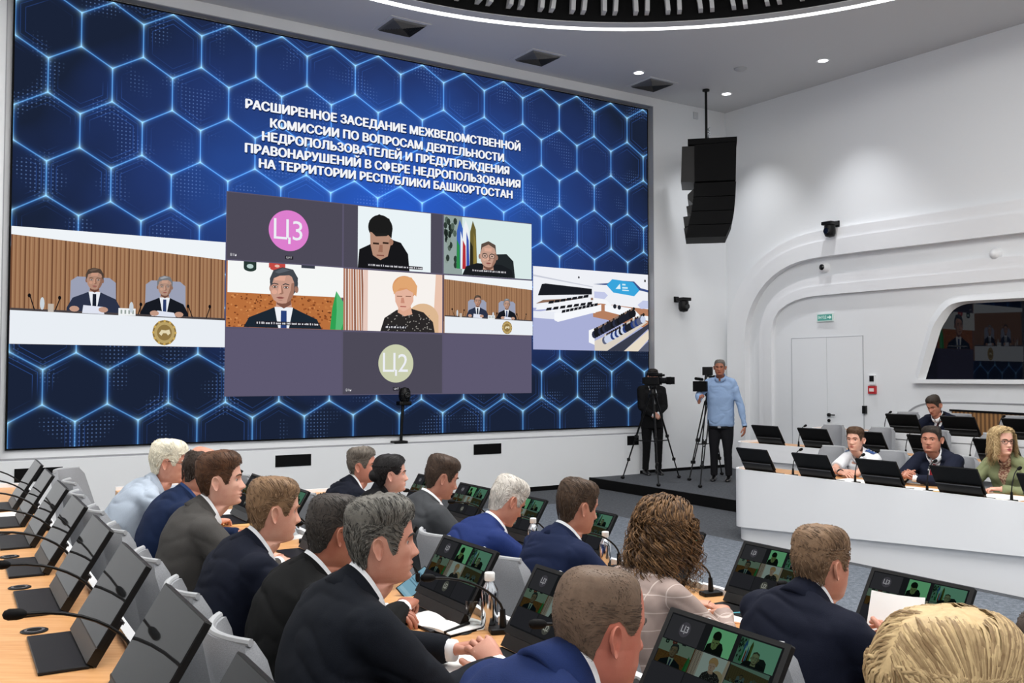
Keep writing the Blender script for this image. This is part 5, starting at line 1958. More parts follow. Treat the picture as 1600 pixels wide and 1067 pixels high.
def build_hair(P, st, rnd, M):
    """cap plus many fine locks; M puts head space into the person's space"""
    mb = MB()
    wide, jaw = P.get('wide', 1.0), P.get('jaw', 1.0)
    NC, NR = 64, 16
    off = rnd.uniform(0, 50)
    def cap_pt(phi, z, extra=0.0, edge=1.0):
        b = head_pt(phi, z, wide, jaw, face=False)
        t = hair_th(phi, z, st)
        nz = noise.noise(Vector((phi * 2.6 + off, z * 30, off))) * 0.22 + noise.noise(Vector((phi * 9 + off, z * 60, off))) * 0.10
        return b + hnorm(b) * ((0.0012 + t * edge * (1 + nz * st.get('rough', 1.0))) + extra)
    def proj(p, extra=0.0):
        """put a point back on the hair surface along its bearing from the head centre"""
        c = Vector((-0.008, 0, 0.02))
        d = (p - c).normalized()
        lo_, hi_ = 0.04, 0.16
        for _ in range(11):
            s_ = (lo_ + hi_) / 2
            q = c + d * s_
            ins = False
            if q.z < 0.1212:
                Fq, Bq, Wq = itab(q.z)
                ins = (q.x / (Fq if q.x > 0 else Bq)) ** 2 + (q.y / (Wq * wide)) ** 2 < 1
            if ins:
                lo_ = s_
            else:
                hi_ = s_
        q = c + d * lo_
        Fq, Bq, Wq = itab(q.z)
        ph = atan2(q.y / (Wq * wide), q.x / (Fq if q.x > 0 else -Bq))
        t = hair_th(ph, q.z, st)
        return q + hnorm(q) * (0.0012 + t + extra)
    bald = st.get('bald')
    rings = []
    for j in range(NR + 1):
        f = j / NR
        ring = []
        for i in range(NC):
            phi = -pi + 2 * pi * (i + 0.5) / NC
            lo = hair_low(phi, st)
            hi = 0.1208
            if bald:
                hi = min(hi, bald + 0.02 * noise.noise(Vector((phi * 2, off, 0))))
                hi = max(hi, lo + 0.004)
            g = 1 - (1 - f) ** 1.5
            z = lo + (hi - lo) * g
            e = sstep(0, 0.42, f)
            if bald:
                e *= sstep(0, 0.25, 1 - f)
            ring.append(cap_pt(phi, z, 0, e))
        rings.append(ring)
    mb.loft(rings, 0, True, False, not bald)
    # locks
    n = st.get('n', 900)
    ln = st.get('len', 0.028)
    comb = Vector(st.get('comb', (0.6, -0.5, 0.0)))
    wd = st.get('w', 0.0030)
    wave, per = st.get('wave', 0.0), st.get('per', 0.03)
    steps = st.get('steps', 5 if ln < 0.06 else 12)
    drop = st.get('drop', None)
    for q in range(n):
        phi = rnd.uniform(-pi, pi)
        lo = hair_low(phi, st)
        hi = 0.1195 if not bald else max(lo + 0.006, bald)
        f = rnd.random()
        if st.get('fromtop'):
            f = 1 - (1 - f) * st['fromtop']
        z = lo + (hi - lo) * f
        p = cap_pt(phi, z, -0.001)
        L = ln * rnd.uniform(0.65, 1.25) * (0.25 + 0.75 * sstep(0.0, 0.09, z - lo) if drop is None else 1.0)
        ph0 = rnd.uniform(0, 2 * pi)
        jit = Vector((rnd.uniform(-1, 1), rnd.uniform(-1, 1), rnd.uniform(-1, 1))) * st.get('jit', 0.22)
        lift = rnd.uniform(0.0, st.get('lift', 0.0035))
        hz_ = st.get('hangz', -0.05) + rnd.uniform(-0.06, 0.05)
        nrm0 = hnorm(p)
        h = L / steps
        hang = None
        cen = [p.copy()]
        for k in range(steps):
            c = cen[-1]
            nn = hnorm(c)
            topw = sstep(0.055, 0.10, c.z)
            cb = comb if not st.get('part') else Vector((comb.x, (1.0 if c.y > st['part'] - 0.0001 else -1.0), -0.2))
            d = cb * topw + Vector((-0.35 if c.x < 0.02 else -0.1, 0, -1)) * (1 - topw) + jit
            if hang is None:
                d = d - nn * d.dot(nn)
                if d.length < 1e-4:
                    d = Vector((0, 0, -1))
                c2 = c + d.normalized() * h
                if drop is None and k > 0 and c2.z < 0.06:
                    Fq, Bq, Wq = itab(c2.z)
                    if c2.z < hair_low(atan2(c2.y / (Wq * wide), c2.x / (Fq if c2.x > 0 else -Bq)), st) - 0.002:
                        break
                zz = min(0.1195, c2.z)
                Fq, Bq, Wq = itab(zz)
                ph = atan2(c2.y / (Wq * wide), c2.x / (Fq if c2.x > 0 else -Bq))
                if drop is not None and (zz < hair_low(ph, st) - 0.012 or zz < hz_):
                    out = Vector((c.x, c.y, 0))
                    out = out.normalized() if out.length > 0.01 else Vector((-1, 0, 0))
                    hang = (out * st.get('flare', 0.10) + Vector((0, 0, -1)) + jit * 0.4).normalized()
                    c2 = c + hang * h
                else:
                    ex_ = lift * sin(pi * min(1, (k + 1) / steps)) if drop is None else lift
                    c2 = proj(c2, ex_) if c2.z > 0.06 else cap_pt(ph, zz, ex_)
            else:
                hang = (hang + jit * 0.10 + Vector((0, 0, -0.12))).normalized()
                c2 = c + hang * h
                if c2.x > 0.040 and abs(c2.y) < 0.064:
                    break
            cen.append(c2)
        vs = []
        for k, c in enumerate(cen):
            f = k / (len(cen) - 1)
            a = cen[max(0, k - 1)]; b = cen[min(len(cen) - 1, k + 1)]
            t = (b - a)
            t = t.normalized() if t.length > 1e-6 else Vector((0, 0, -1))
            nn = hnorm(c) if drop is None else (hnorm(c) * 1.0)
            sd = t.cross(nn)
            sd = sd.normalized() if sd.length > 1e-4 else Vector((0, 1, 0))
            up = sd.cross(t)
            if wave:
                w_ = wave * sstep(0, 0.35, f)
                an = ph0 + 2 * pi * f * L / per
                c = c + sd * (w_ * cos(an)) + up * (w_ * (sin(an) + 0.6))
            ww = wd * (1 - 0.75 * f ** 2) * 0.5
            vs += [c - sd * ww + up * 0.0001, c + up * ww * 0.7, c + sd * ww]
        fs = []
        for k in range(len(cen) - 1):
            fs += [(3 * k, 3 * k + 1, 3 * k + 4, 3 * k + 3), (3 * k + 1, 3 * k + 2, 3 * k + 5, 3 * k + 4)]
        mb.add(vs, fs)
    # a knot or bun
    if st.get('bun'):
        bx, bz, br = st['bun']
        m2 = MB().sphere((bx, 0, bz), (br, br * 1.1, br), 18)
        mb.add(m2.v, m2.f)
    mb.v = [M @ p for p in mb.v]
    return mb

def hand(mb, W, d, n, side, curl=(22, 30, 22), spread=1.0, thumb_in=0.25, mi=0, s=1.0):
    """side +1 left, -1 right; d fingers, n back of the hand"""
    d = d.normalized()
    n = (n - d * n.dot(d)).normalized()
    lat = n.cross(d)
    th = lat * (-side)
    rings = []
    for u, hw, hh in ((-0.03, 0.026, 0.020), (0.0, 0.027, 0.019), (0.022, 0.033, 0.0185), (0.05, 0.040, 0.016), (0.075, 0.042, 0.0140), (0.092, 0.040, 0.0115)):
        c = W + d * u * s
        rings.append([c + (th * hw * cos(2 * pi * k / 14) + n * hh * sin(2 * pi * k / 14)) * s for k in range(14)])
    mb.loft(rings, mi)
    for k, (o_, L, sp) in enumerate(((0.030, 0.072, 0.10), (0.0102, 0.081, 0.02), (-0.0100, 0.075, -0.05), (-0.0290, 0.059, -0.14))):
        b = W + (d * (0.084 if k in (1, 2) else 0.078) + th * o_) * s
        fd = (d + th * sp * spread).normalized()
        pts = [b - fd * 0.012 * s, b]
        ang = 0
        vary = (0.9, 1.0, 1.08, 1.15)[k]
        for seg, cu in zip((0.46, 0.30, 0.24), curl):
            ang += radians(cu) * vary
            dd = fd * cos(ang) - n * sin(ang)
            pts.append(pts[-1] + dd * L * seg * 0.5 * s)
            pts.append(pts[-1] + dd * L * seg * 0.5 * s)
        pts.append(pts[-1] + dd * 0.004 * s)
        r = (0.0094, 0.0090, 0.0086, 0.0078)[k]
        rad = [r, r, r * .97, r * 1.02, r * .93, r * .96, r * .88, r * .72, r * .3]
        mb.tube(pts, [q * s for q in rad], 9, mi)
    b = W + (d * 0.020 + th * 0.024 - n * 0.004) * s
    t1 = (d * 0.62 + th * 0.72 - n * thumb_in).normalized()
    t2 = (d * 0.86 + th * 0.34 - n * thumb_in * 1.3).normalized()
    t3 = (d * 0.95 + th * 0.10 - n * thumb_in * 1.5).normalized()
    pts = [b, b + t1 * 0.038 * s, b + (t1 * 0.044 + t2 * 0.028) * s, b + (t1 * 0.044 + t2 * 0.032 + t3 * 0.020) * s, b + (t1 * 0.044 + t2 * 0.032 + t3 * 0.027) * s]
    mb.tube(pts, [0.0165 * s, 0.0125 * s, 0.0108 * s, 0.0095 * s, 0.004 * s], 10, mi)

def ik(S, W, pole, a=0.30, b=0.265):
    v = W - S
    L = v.length
    if L > (a + b) * 0.995:
        k = L / ((a + b) * 0.995)
        a, b = a * k, b * k
    if L < abs(a - b) + 0.02:
        L = abs(a - b) + 0.02
    u = v.normalized()
    x = (a * a - b * b + L * L) / (2 * L)
    h = sqrt(max(0.0, a * a - x * x))
    p = pole - u * pole.dot(u)
    p = p.normalized() if p.length > 1e-5 else u.orthogonal().normalized()
    return S + u * x + p * h

def fuse(mb, voxel, smooth_it=5, wr=0.0, seed=0.0):
    """merge overlapping shapes into one continuous skin"""
    me = mb.mesh('fuse', BLACK)
    o = bpy.data.objects.new('fuse', me)
    COL.objects.link(o)
    r = o.modifiers.new('r', 'REMESH'); r.mode = 'VOXEL'; r.voxel_size = voxel
    s = o.modifiers.new('s', 'SMOOTH'); s.factor = 0.5; s.iterations = smooth_it
    dg = bpy.context.evaluated_depsgraph_get()
    ev = o.evaluated_get(dg)
    out = bpy.data.meshes.new_from_object(ev)
    bpy.data.objects.remove(o)
    bpy.data.meshes.remove(me)
    v = [q.co.copy() for q in out.vertices]
    nr = [q.normal.copy() for q in out.vertices]
    f = [tuple(p.vertices) for p in out.polygons]
    bpy.data.meshes.remove(out)
    if wr:
        for i, c in enumerate(v):
            wx = c.z + 0.6 * c.x + 0.12 * noise.noise(Vector((c.x * 5, c.y * 5 + seed, c.z * 5)))
            w1 = 1 - 2.6 * abs(noise.noise(Vector((c.x * 3.2 + seed, c.y * 4.2, wx * 9))))
            w2 = 1 - 2.6 * abs(noise.noise(Vector((c.x * 9, c.y * 8 + seed, (c.z - 0.7 * c.x) * 17))))
            msk_ = 0.35 + 0.65 * max(0.0, min(1.0, 0.5 + 1.6 * noise.noise(Vector((c.x * 3.5, c.y * 3.5, c.z * 3.5 + seed)))))
            v[i] = c + nr[i] * wr * 0.35 - nr[i] * wr * msk_ * (max(0, w1) ** 1.5 * 1.0 + max(0, w2) ** 2 * 0.22)
    return v, f

def bez(a, b, c, t):
    return a * (1 - t) ** 2 + b * 2 * t * (1 - t) + c * t * t

def sup(phi, hw, df, db, e=0.82):
    c, s = cos(phi), sin(phi)
    x = (df if c >= 0 else db) * abs(c) ** e * (1 if c >= 0 else -1)
    y = hw * abs(s) ** e * (1 if s >= 0 else -1)
    return x, y

TORSO = [(-0.06, .170, .125, .150), (0.0, .185, .135, .150), (0.14, .183, .135, .130), (0.32, .180, .130, .118), (0.50, .192, .128, .120), (0.66, .204, .122, .124), (0.78, .205, .108, .122), (0.87, .178, .088, .108), (0.94, .120, .068, .088), (0.985, .078, .058, .074)]

PEOPLE = {}
def person(label, head, m=None, tz=0.0, back=False, lean=0.16, lat=0.0, yaw=0.0, pitch=0.0, roll=0.0, body_yaw=0.0, skin='#c99783', jacket='#1b2030', shirt='#e9ebee', tie=None, hair=None, hairc=('#2a2420', '#4a4038'), hbias=0.5, wide=1.0, jaw=1.0, fat=1.0, style='jacket', hands=None, glasses=None, trousers='#17181c', collar=True, vneck=True, standing=False, check=None, sh=1.0, P0w=None, seed=1, chair_it=None, brow=None, cuff='#eef0f2', female=False, lapel=True, nose=1.0, hscale=1.0, vfront=False, nk=(0, 0, 0)):
    rnd = random.Random(seed)
    # --- where the head is
    if P0w is not None:
        top = Vector(P0w)
    else:
        top = on_m(head[0], head[1], m)
    Hc = top - Vector((0, 0, 0.1215 * hscale))
    face = ROWROT + (pi if back else 0) + radians(body_yaw)
    Rz = Matrix.Rotation(face, 3, 'Z')
    fwd = Rz @ Vector((1, 0, 0)); left = Rz @ Vector((0, 1, 0))
    base = Vector((Hc.x, Hc.y, 0)) - fwd * lean - left * lat
    base.z = tz
    t = thing('person', base, face, label, 'person')
    inv = Rz.inverted()
    loc = lambda w: inv @ (Vector(w) - base)
    H = loc(Hc)
    RH = Matrix.Rotation(radians(yaw), 3, 'Z') @ Matrix.Rotation(radians(-pitch), 3, 'Y') @ Matrix.Rotation(radians(roll), 3, 'X')
    # pitch > 0 looks up
    MH = lambda p: H + RH @ (p * hscale)
    pel = 0.90 if standing else 0.53
    PV = Vector((0.0, 0, pel))
    nb = H + RH @ Vector((-0.030, 0, -0.115)) * hscale
    NK = Vector((H.x - 0.050 - 0.05 * max(0, lean - 0.1), H.y * 0.9, H.z - (0.143 if not female else 0.152) * hscale))
    NK = NK * 0.65 + (nb + Vector((-0.024, 0, -0.026))) * 0.35
    NK = NK + Vector(nk)
    up = NK.z - pel
    C1 = PV + Vector((-0.035 + (NK.x) * 0.25 - 0.05 * (lean > 0.12), H.y * 0.4, up * 0.62))
    def fr(tt):
        p = bez(PV, C1, NK, tt) if 0 <= tt <= 1 else (PV + (C1 - PV).normalized() * tt * up if tt < 0 else NK + (NK - C1).normalized() * (tt - 1) * up)
        q = bez(PV, C1, NK, min(1, max(0, tt) + 0.02)) - bez(PV, C1, NK, min(1, max(0, tt) + 0.02) - 0.02)
        T = q.normalized()
        Y = Vector((0, 1, 0))
        X = Y.cross(T).normalized()
        return p, T, X, Y
    # --- shoulders and arms
    p, T, X, Y = fr(0.83)
    shw = 0.178 * sh
    SHD = {1: p + Y * shw - X * 0.005, -1: p - Y * shw - X * 0.005}
    hands = hands or {}
    WR, EL, HD, HN = {}, {}, {}, {}
    for sd in (1, -1):
        h = hands.get(sd)
        if h and 'px' in h:
            x_, y_, z_ = h['px']
            WR[sd] = loc(onz(x_, y_, z_))
        elif h and 'm' in h:
            x_, y_, m_ = h['m']
            WR[sd] = loc(on_m(x_, y_, m_))
        elif h and 'loc' in h:
            WR[sd] = Vector(h['loc'])
        elif standing:
            WR[sd] = SHD[sd] + Vector((0.10, sd * 0.08, -0.52))
        else:
            WR[sd] = Vector((H.x + 0.24, sd * 0.12, DTOP + 0.045))
        pole = Vector(h['pole']) if h and 'pole' in h else (Vector((-1, sd * 0.35, 0.0)) if standing else Vector((-0.5, sd * 0.85, -0.42)))
        EL[sd] = ik(SHD[sd], WR[sd], pole)
        if h and 'to' in h:
            x_, y_, z_ = h['to']
            HD[sd] = (loc(onz(x_, y_, z_)) - WR[sd]).normalized()
        elif h and 'dir' in h:
            HD[sd] = Vector(h['dir']).normalized()
        else:
            HD[sd] = (WR[sd] - EL[sd]).normalized() * 0.6 + Vector((0.35, -sd * 0.55, -0.05))
            HD[sd].normalize()
        HN[sd] = Vector(h['n']) if h and 'n' in h else Vector((0, 0, 1))
    # --- body: one continuous skin from crown to hips, with arms and hands
    mb = MB()
    NA = 56
    phis = []
    for i in range(NA):
        u_ = -1 + 2 * (i + 0.5) / NA
        phis.append(pi * (0.55 * u_ + 0.45 * u_ * abs(u_)))
    zs = []
    z = 0.1215
    while z > -0.1235:
        zs.append(z)
        z -= 0.0028 if (z < 0.03) else (0.004 if z < 0.1 else 0.0022)
    zs.append(-0.124)
    rings = [[MH(head_pt(ph, z, wide, jaw, nose=nose)) for ph in phis] for z in zs]
    nhead = len(rings)
    pN, TN, XN, YN = fr(1.0)
    XH = RH @ Vector((1, 0, 0)); YH = RH @ Vector((0, 1, 0))
    c0 = MH(Vector((-0.014, 0, -0.132)))
    nr_ = 0.057 * (0.5 + 0.5 * fat) * (0.86 if female else 1.0) * hscale
    for k in range(1, 6):
        f = k / 5
        c = c0.lerp(pN, f)
        Xk = XH.lerp(XN, f).normalized(); Yk = YH.lerp(YN, f).normalized()
        rw = nr_ * (0.96 + 0.05 * f * f)
        rings.append([c + Xk * sup(ph, rw, rw * 0.98, rw * (0.90 + 0.02 * f), 0.95)[0] + Yk * sup(ph, rw, rw, rw, 0.95)[1] for ph in phis])
    for (tt, hw, df, db) in reversed(TORSO[:-1]):
        p, T, X, Y = fr(tt)
        kb = 0.50 if tt > 0.90 else (0.62 if tt > 0.85 else 0.80)
        rings.append([p - T * (0.02 if tt > 0.85 else 0) + X * sup(ph, hw * kb, df * kb * .9, db * kb * .95)[0] + Y * sup(ph, hw * kb, df, db)[1] for ph in phis])
    mb.loft(rings, 0)
    # lips
    for fi in range(len(mb.f)):
        r = fi // NA
        if r < nhead - 1:
            zz = zs[r] - 0.0014
            ph = phis[fi % NA]
            if abs(ph) < 0.36 and -0.0855 < zz < -0.0605:
                yy = abs(sin(ph)) * 0.067
                lim = 0.022 * (1 - ((zz + 0.0725) / 0.0125) ** 2) ** 0.5 if abs(zz + 0.0725) < 0.0125 else 0
                if yy < lim:
                    mb.m[fi] = 1
    # ears
    for sd in (1, -1):
        e0 = head_pt(sd * radians(96), -0.012, wide, jaw, face=False)
        rg = []
        NQ = 20
        for ir, rr_ in enumerate((0.02, 0.35, 0.62, 0.82, 0.95, 1.0, 0.96, 0.7)):
            ring = []
            for k in range(NQ):
                a = 2 * pi * k / NQ
                ex = 0.0175 * cos(a) * (1.0 + 0.12 * sin(a))
                ez = 0.0330 * sin(a)
                if sin(a) < 0:
                    ex *= 0.78
                lift = (0.003, 0.0025, 0.004, 0.0095, 0.0125, 0.0105, 0.005, -0.004)[ir]
                px_ = -0.006 + ex * rr_ - 0.10 * ez
                pz_ = ez * rr_ + 0.002
                tilt = -px_ * 0.55
                ring.append(MH(e0 + Vector((px_, sd * (lift + tilt + 0.002), pz_))))
            rg.append(ring if sd > 0 else ring[::-1])
        mb.loft(rg, 0, True, True, False)
    # eyes and lids
    for sd in (1, -1):
        ec = Vector((0.0655, sd * 0.032 * (0.5 + 0.5 * wide), 0.001))
        er = 0.0122
        rg = []
        for i in range(9):
            a = pi * i / 8 * 0.62
            rg.append([MH(ec + Vector((er * cos(a), er * sin(a) * cos(2 * pi * k / 14) if a > 0 else er * 0.02 * cos(2 * pi * k / 14), er * sin(a) * sin(2 * pi * k / 14) if a > 0 else er * 0.02 * sin(2 * pi * k / 14)))) for k in range(14)])
        n0 = len(mb.f)
        mb.loft(rg, 2, True, True, False)
        for i in range(n0, len(mb.f)):
            j = (i - n0) // 14
            if j < 3 or i == len(mb.f) - 1:
                mb.m[i] = 3
        for (e0_, e1_) in ((20, 82), (-82, -30)):
            rg = []
            for i in range(6):
                el = radians(e0_ + (e1_ - e0_) * i / 5)
                rg.append([MH(ec + Vector((0.0136 * cos(el) * cos(radians(az)), 0.0136 * cos(el) * sin(radians(az)) * 1.08, 0.0136 * sin(el)))) for az in range(-88, 89, 16)])
            mb.loft(rg, 0, False)
    # arms
    afat = 0.5 + 0.5 * fat
    for sd in (1, -1):
        S_, E_, W_ = SHD[sd], EL[sd], WR[sd]
        S2 = S_ * 0.85 + fr(0.8)[0] * 0.15
        pts = [S2, S_.lerp(E_, .3), S_.lerp(E_, .7), E_, E_.lerp(W_, .25), E_.lerp(W_, .65), W_]
        ak = afat if style == 'tee' else 0.80 * afat
        mb.tube(pts, [0.045 * ak, 0.046 * ak, 0.041 * ak, 0.039 * ak, 0.040 * ak, 0.033 * ak, 0.025], 14)
        h = hands.get(sd) or {}
        hand(mb, W_, HD[sd], HN[sd], sd, h.get('curl', (24, 32, 24)), h.get('spread', 1.0), h.get('thumb', 0.25), 0, (0.92 if female else 1.02))
    lipc = tint(skin, (0.82, 0.62, 0.60)) if not female else '#a8555a'
    # hidden legs belong to the body too
    if standing:
        legs = {sd: [Vector((0, sd * 0.095, 0.90)), Vector((0.02, sd * 0.105, 0.49)), Vector((-0.02, sd * 0.115, 0.085))] for sd in (1, -1)}
    else:
        legs = {sd: [Vector((0.0, sd * 0.095, 0.53)), Vector((0.43, sd * 0.115, 0.50)), Vector((0.40, sd * 0.115, 0.085))] for sd in (1, -1)}
    for sd in (1, -1):
        a, b, c = legs[sd]
        mb.tube([a, a.lerp(b, .5), b, b.lerp(c, .4), c], [0.07, 0.062, 0.050, 0.046, 0.032], 12)
    body = mb.build('body', [skin_mat(skin), mat(lipc, 0.45), mat('#c9c4bd', 0.25), mat('#1c1310', 0.15)], t, 55)
    # --- eyebrows
    bc = brow or hairc[0]
    eb = MB()
    for sd in (1, -1):
        ys = [0.013, 0.024, 0.036, 0.047, 0.054]
        zz = [0.0185, 0.0225, 0.0245, 0.0225, 0.0175]
        pts = []
        for y_, z_ in zip(ys, zz):
            ph = math.asin(min(0.95, y_ / (0.077 * wide)))
            q = head_pt(sd * ph, z_, wide, jaw)
            pts.append(MH(q + Vector((0.0008, 0, 0))))
        eb.tube(pts, [0.0028, 0.0040, 0.0038, 0.0030, 0.0012], 6)
    eb.build('eyebrows', mat(bc, 0.8), t, True)
    # --- hair
    if hair:
        hb = build_hair(dict(wide=wide, jaw=jaw), hair, rnd, Matrix.Translation(H) @ (RH.to_4x4() @ Matrix.Scale(hscale, 4)))
        hb.build('hair', hair_mat(hairc[0], hairc[1], hbias), t, 'all', fix=False)
    # --- garment for the upper body
    thick = {'jacket': 1.0, 'shirt': 0.955, 'tee': 0.95}[style]
    j = MB()
    rings = []
    for (tt, hw, df, db) in TORSO[:-1] + [(0.958, .090, .040, .082)]:
        p, T, X, Y = fr(tt)
        belly = 1 + (fat - 1) * (1.3 if tt < 0.55 else 0.55)
        if female and 0.5 < tt < 0.72:
            df = df * 1.12
        rings.append([p + X * sup(2 * pi * k / 40, 1, df * thick * belly, db * thick * (0.5 + 0.5 * belly))[0] + Y * sup(2 * pi * k / 40, hw * thick * (0.35 + 0.65 * belly) * (sh if tt > 0.6 else 1) * (0.93 if female else 1), 1, 1)[1] + T * (0.034 * max(0.0, -cos(2 * pi * k / 40)) - 0.062 * max(0.0, cos(2 * pi * k / 40))) * sstep(0.74, 0.958, tt) for k in range(40)])
    j.loft(rings)
    tbvh = BVHTree.FromPolygons([tuple(q) for q in j.v], j.f)
    if standing:
        p, T, X, Y = fr(0.0)
        drop_ = 0.13 if style == 'jacket' else 0.02
        j.loft([[p + X * sup(2 * pi * k / 32, 1, .132 * fat * thick, .142 * thick)[0] + Y * sup(2 * pi * k / 32, .185 * thick * afat, 1, 1)[1] + Vector((0, 0, dz)) for k in range(32)] for dz in (0.06, -0.04, -drop_)])
    pn, Tn, Xn, Yn = fr(0.97)
    for sd in (1, -1):
        S_, E_, W_ = SHD[sd], EL[sd], WR[sd]
        sl = (0.072 if style == 'jacket' else 0.062) * afat * (0.9 if female else 1)
        j.sphere(S_, (sl * 1.06, sl, sl * 0.98), 14)
        j.tube([pn + Yn * sd * 0.045 - Tn * 0.03 - Xn * 0.018, pn.lerp(S_, 0.55) - Xn * 0.006, S_ + Vector((0, 0, 0.004))], [0.046, 0.055, sl * 0.90], 14)
        if style == 'tee':
            M_ = S_.lerp(E_, 0.80)
            j.tube([S_, S_.lerp(E_, .4), M_], [sl * 1.02, sl * 1.0, sl * 1.06], 16)
        else:
            E2 = E_
            Wc = W_ - (W_ - E_).normalized() * 0.012
            k_ = 1.0 if style == 'jacket' else 0.9
            j.tube([S_, S_.lerp(E_, .35), S_.lerp(E_, .75), E2], [sl * 1.0, sl * .98, sl * .90, sl * .86], 16)
            j.sphere(E2, sl * .85, 12)
            j.tube([E2, E2.lerp(Wc, .3), E2.lerp(Wc, .7), Wc], [sl * .86, sl * .82, sl * .68 * k_, 0.042 * k_], 16)
    v, f = fuse(j, 0.0095, 5, 0.0105 if style == 'jacket' else 0.012, seed * 3.1)
    gm = MB()
    gm.add(v, f)
    bvh = BVHTree.FromPolygons([tuple(q) for q in v], f)
    # folded collar ring round the neck
    def collar_ring(mbx, ri, h, fold, wdt, open_=0.0, lift=0.0, n=40, mi=0, tlt=0.055):
        rg = []
        a0 = radians(open_)
        pk, Tk, Xk, Yk = fr(0.985)
        Tk = (Tk * 0.6 + (nb - pk).normalized() * 0.4).normalized()
        Xk = Vector((0, 1, 0)).cross(Tk).normalized()
        for q in range(n + 1):
            ph = a0 + (2 * pi - 2 * a0) * q / n
            dirv = Xk * cos(ph) + Yk * sin(ph)
            lowf = (1 + cos(ph)) / 2
            c = pk + Tk * (0.018 + lift - tlt * lowf ** 1.3) + Xk * (0.010 * cos(ph))
            rr_ = ri * (1.0 if cos(ph) < 0 else 1.0 + 0.10 * lowf)
            rg.append([c + dirv * rr_ + Tk * (-0.03), c + dirv * rr_ + Tk * h, c + dirv * (rr_ + 0.006) + Tk * (h + 0.003), c + dirv * (rr_ + wdt) - Tk * fold, c + dirv * (rr_ + wdt * 0.6) - Tk * (fold + 0.004)])
        mbx.loft(rg, mi, True, True, True)
    if collar:
        if style == 'jacket':
            collar_ring(gm, nr_ * 1.17, 0.020, 0.050, 0.034, 78, 0.0)
        else:
            collar_ring(gm, nr_ * 1.10, 0.020, 0.026, 0.020, 10, 0.008)
    gname = {'jacket': 'jacket', 'shirt': 'shirt', 'tee': 'short_sleeved_shirt'}[style]
    gmat = cloth(jacket, check)
    gar = gm.build(gname, gmat, t, 'all')
    if style == 'jacket' and shirt:
        shm = mat(shirt, 0.8) if not isinstance(shirt, tuple) else blob_mat(*shirt)
        sc = MB()
        collar_ring(sc, nr_ * 1.07, 0.030, 0.014, 0.010, 8, 0.004)
        sc.build('shirt_collar', shm, t, 'all')
        for sd in (1, -1):
            W_, E_ = WR[sd], EL[sd]
            dv = (W_ - E_).normalized()
            if cuff:
                MB().tube([W_ - dv * 0.03, W_ - dv * 0.004, W_ + dv * 0.014], [0.036, 0.0355, 0.034], 16).build('shirt_cuff', shm, t, 'all')
    # opening of the jacket, tie and lapels laid on the chest
    def decal(name, outline, lift, m_, nu=14, nv=16, par=t):
        """outline(v) -> (ymin, ymax) for v along the chest, 0 at the collar, 1 at the bottom"""
        vs = []
        ok = True
        for b_ in range(nv + 1):
            fv = b_ / nv
            tt, y0, y1 = outline(fv)
            p, T, X, Y = fr(tt)
            for a_ in range(nu + 1):
                y = y0 + (y1 - y0) * a_ / nu
                o_ = p + Y * y + X * 0.45
                hp, nrm, _, _ = tbvh.ray_cast(o_, -X)
                if hp is None:
                    hp = p + Y * y + X * 0.10
                h2, nrm, _, _ = bvh.ray_cast(hp + X * 0.055, -X, 0.075)
                if h2 is not None:
                    hp = h2
                vs.append(hp + X * (lift(fv) if callable(lift) else lift))
        fs = []
        for b_ in range(nv):
            for a_ in range(nu):
                i = b_ * (nu + 1) + a_
                fs.append((i, i + 1, i + nu + 2, i + nu + 1))
        back_ = [q - fr(0.6)[2] * 0.006 for q in vs]
        mbx = MB()
        mbx.add(vs, fs)
        n_ = len(vs)
        return mbx.build(name, m_, par, 'all')
    if style == 'jacket' and vneck:
        tb = 0.38 if not female else 0.45
        decal('shirt_front', lambda v_: (0.925 - (0.925 - tb) * v_, -0.060 * (1 - v_) ** 0.9 - 0.004, 0.060 * (1 - v_) ** 0.9 + 0.004), 0.004, (blob_mat(*shirt) if isinstance(shirt, tuple) else mat(shirt or '#e9ebee', 0.8)))
        if tie:
            tm = mat(tie, 0.6, bump=0.15, scale=300)
            decal('tie', lambda v_: (0.935 - (0.935 - tb) * v_, -(0.018 if v_ < 0.12 else 0.012 + 0.022 * v_), (0.018 if v_ < 0.12 else 0.012 + 0.022 * v_)), lambda q: 0.009 + 0.030 * max(0.0, 1 - q / 0.22) ** 1.5, tm, 6, 24)
        if lapel:
            for sd in (1, -1):
                def lp(v_, sd=sd):
                    wv = 0.020 + 0.050 * sstep(0, 0.35, v_) * (1 - sstep(0.38, 1.0, v_)) + 0.004
                    e = 0.062 * (1 - v_) ** 0.9 + 0.003
                    a_, b_ = e, e + wv
                    return (0.915 - (0.915 - tb) * v_, a_ * sd, b_ * sd)
                decal('lapel', lp, 0.009, gmat, 6, 18)
    elif style in ('shirt', 'tee') and vfront:
        decal('button_placket', lambda v_: (0.93 - 0.75 * v_, -0.016, 0.016), 0.004, gmat, 4, 20)
    # --- trousers and shoes
    tr = MB()
    if not standing:
        tr.sphere((0.0, 0, 0.53), (0.16, 0.185 * afat, 0.09), 18)
    else:
        tr.sphere((0.0, 0, 0.90), (0.128 * afat, 0.172 * afat, 0.14), 18)
    for sd in (1, -1):
        a, b, c = legs[sd]
        tr.tube([a, a.lerp(b, .5), b, b.lerp(c, .35), b.lerp(c, .75), c], [0.098 * afat, 0.088 * afat, 0.070, 0.064, 0.057, 0.056], 16)
    v, f = fuse(tr, 0.014, 4, 0.004, seed)
    MB().add(v, f).build('trousers', cloth(trousers), t, 'all')
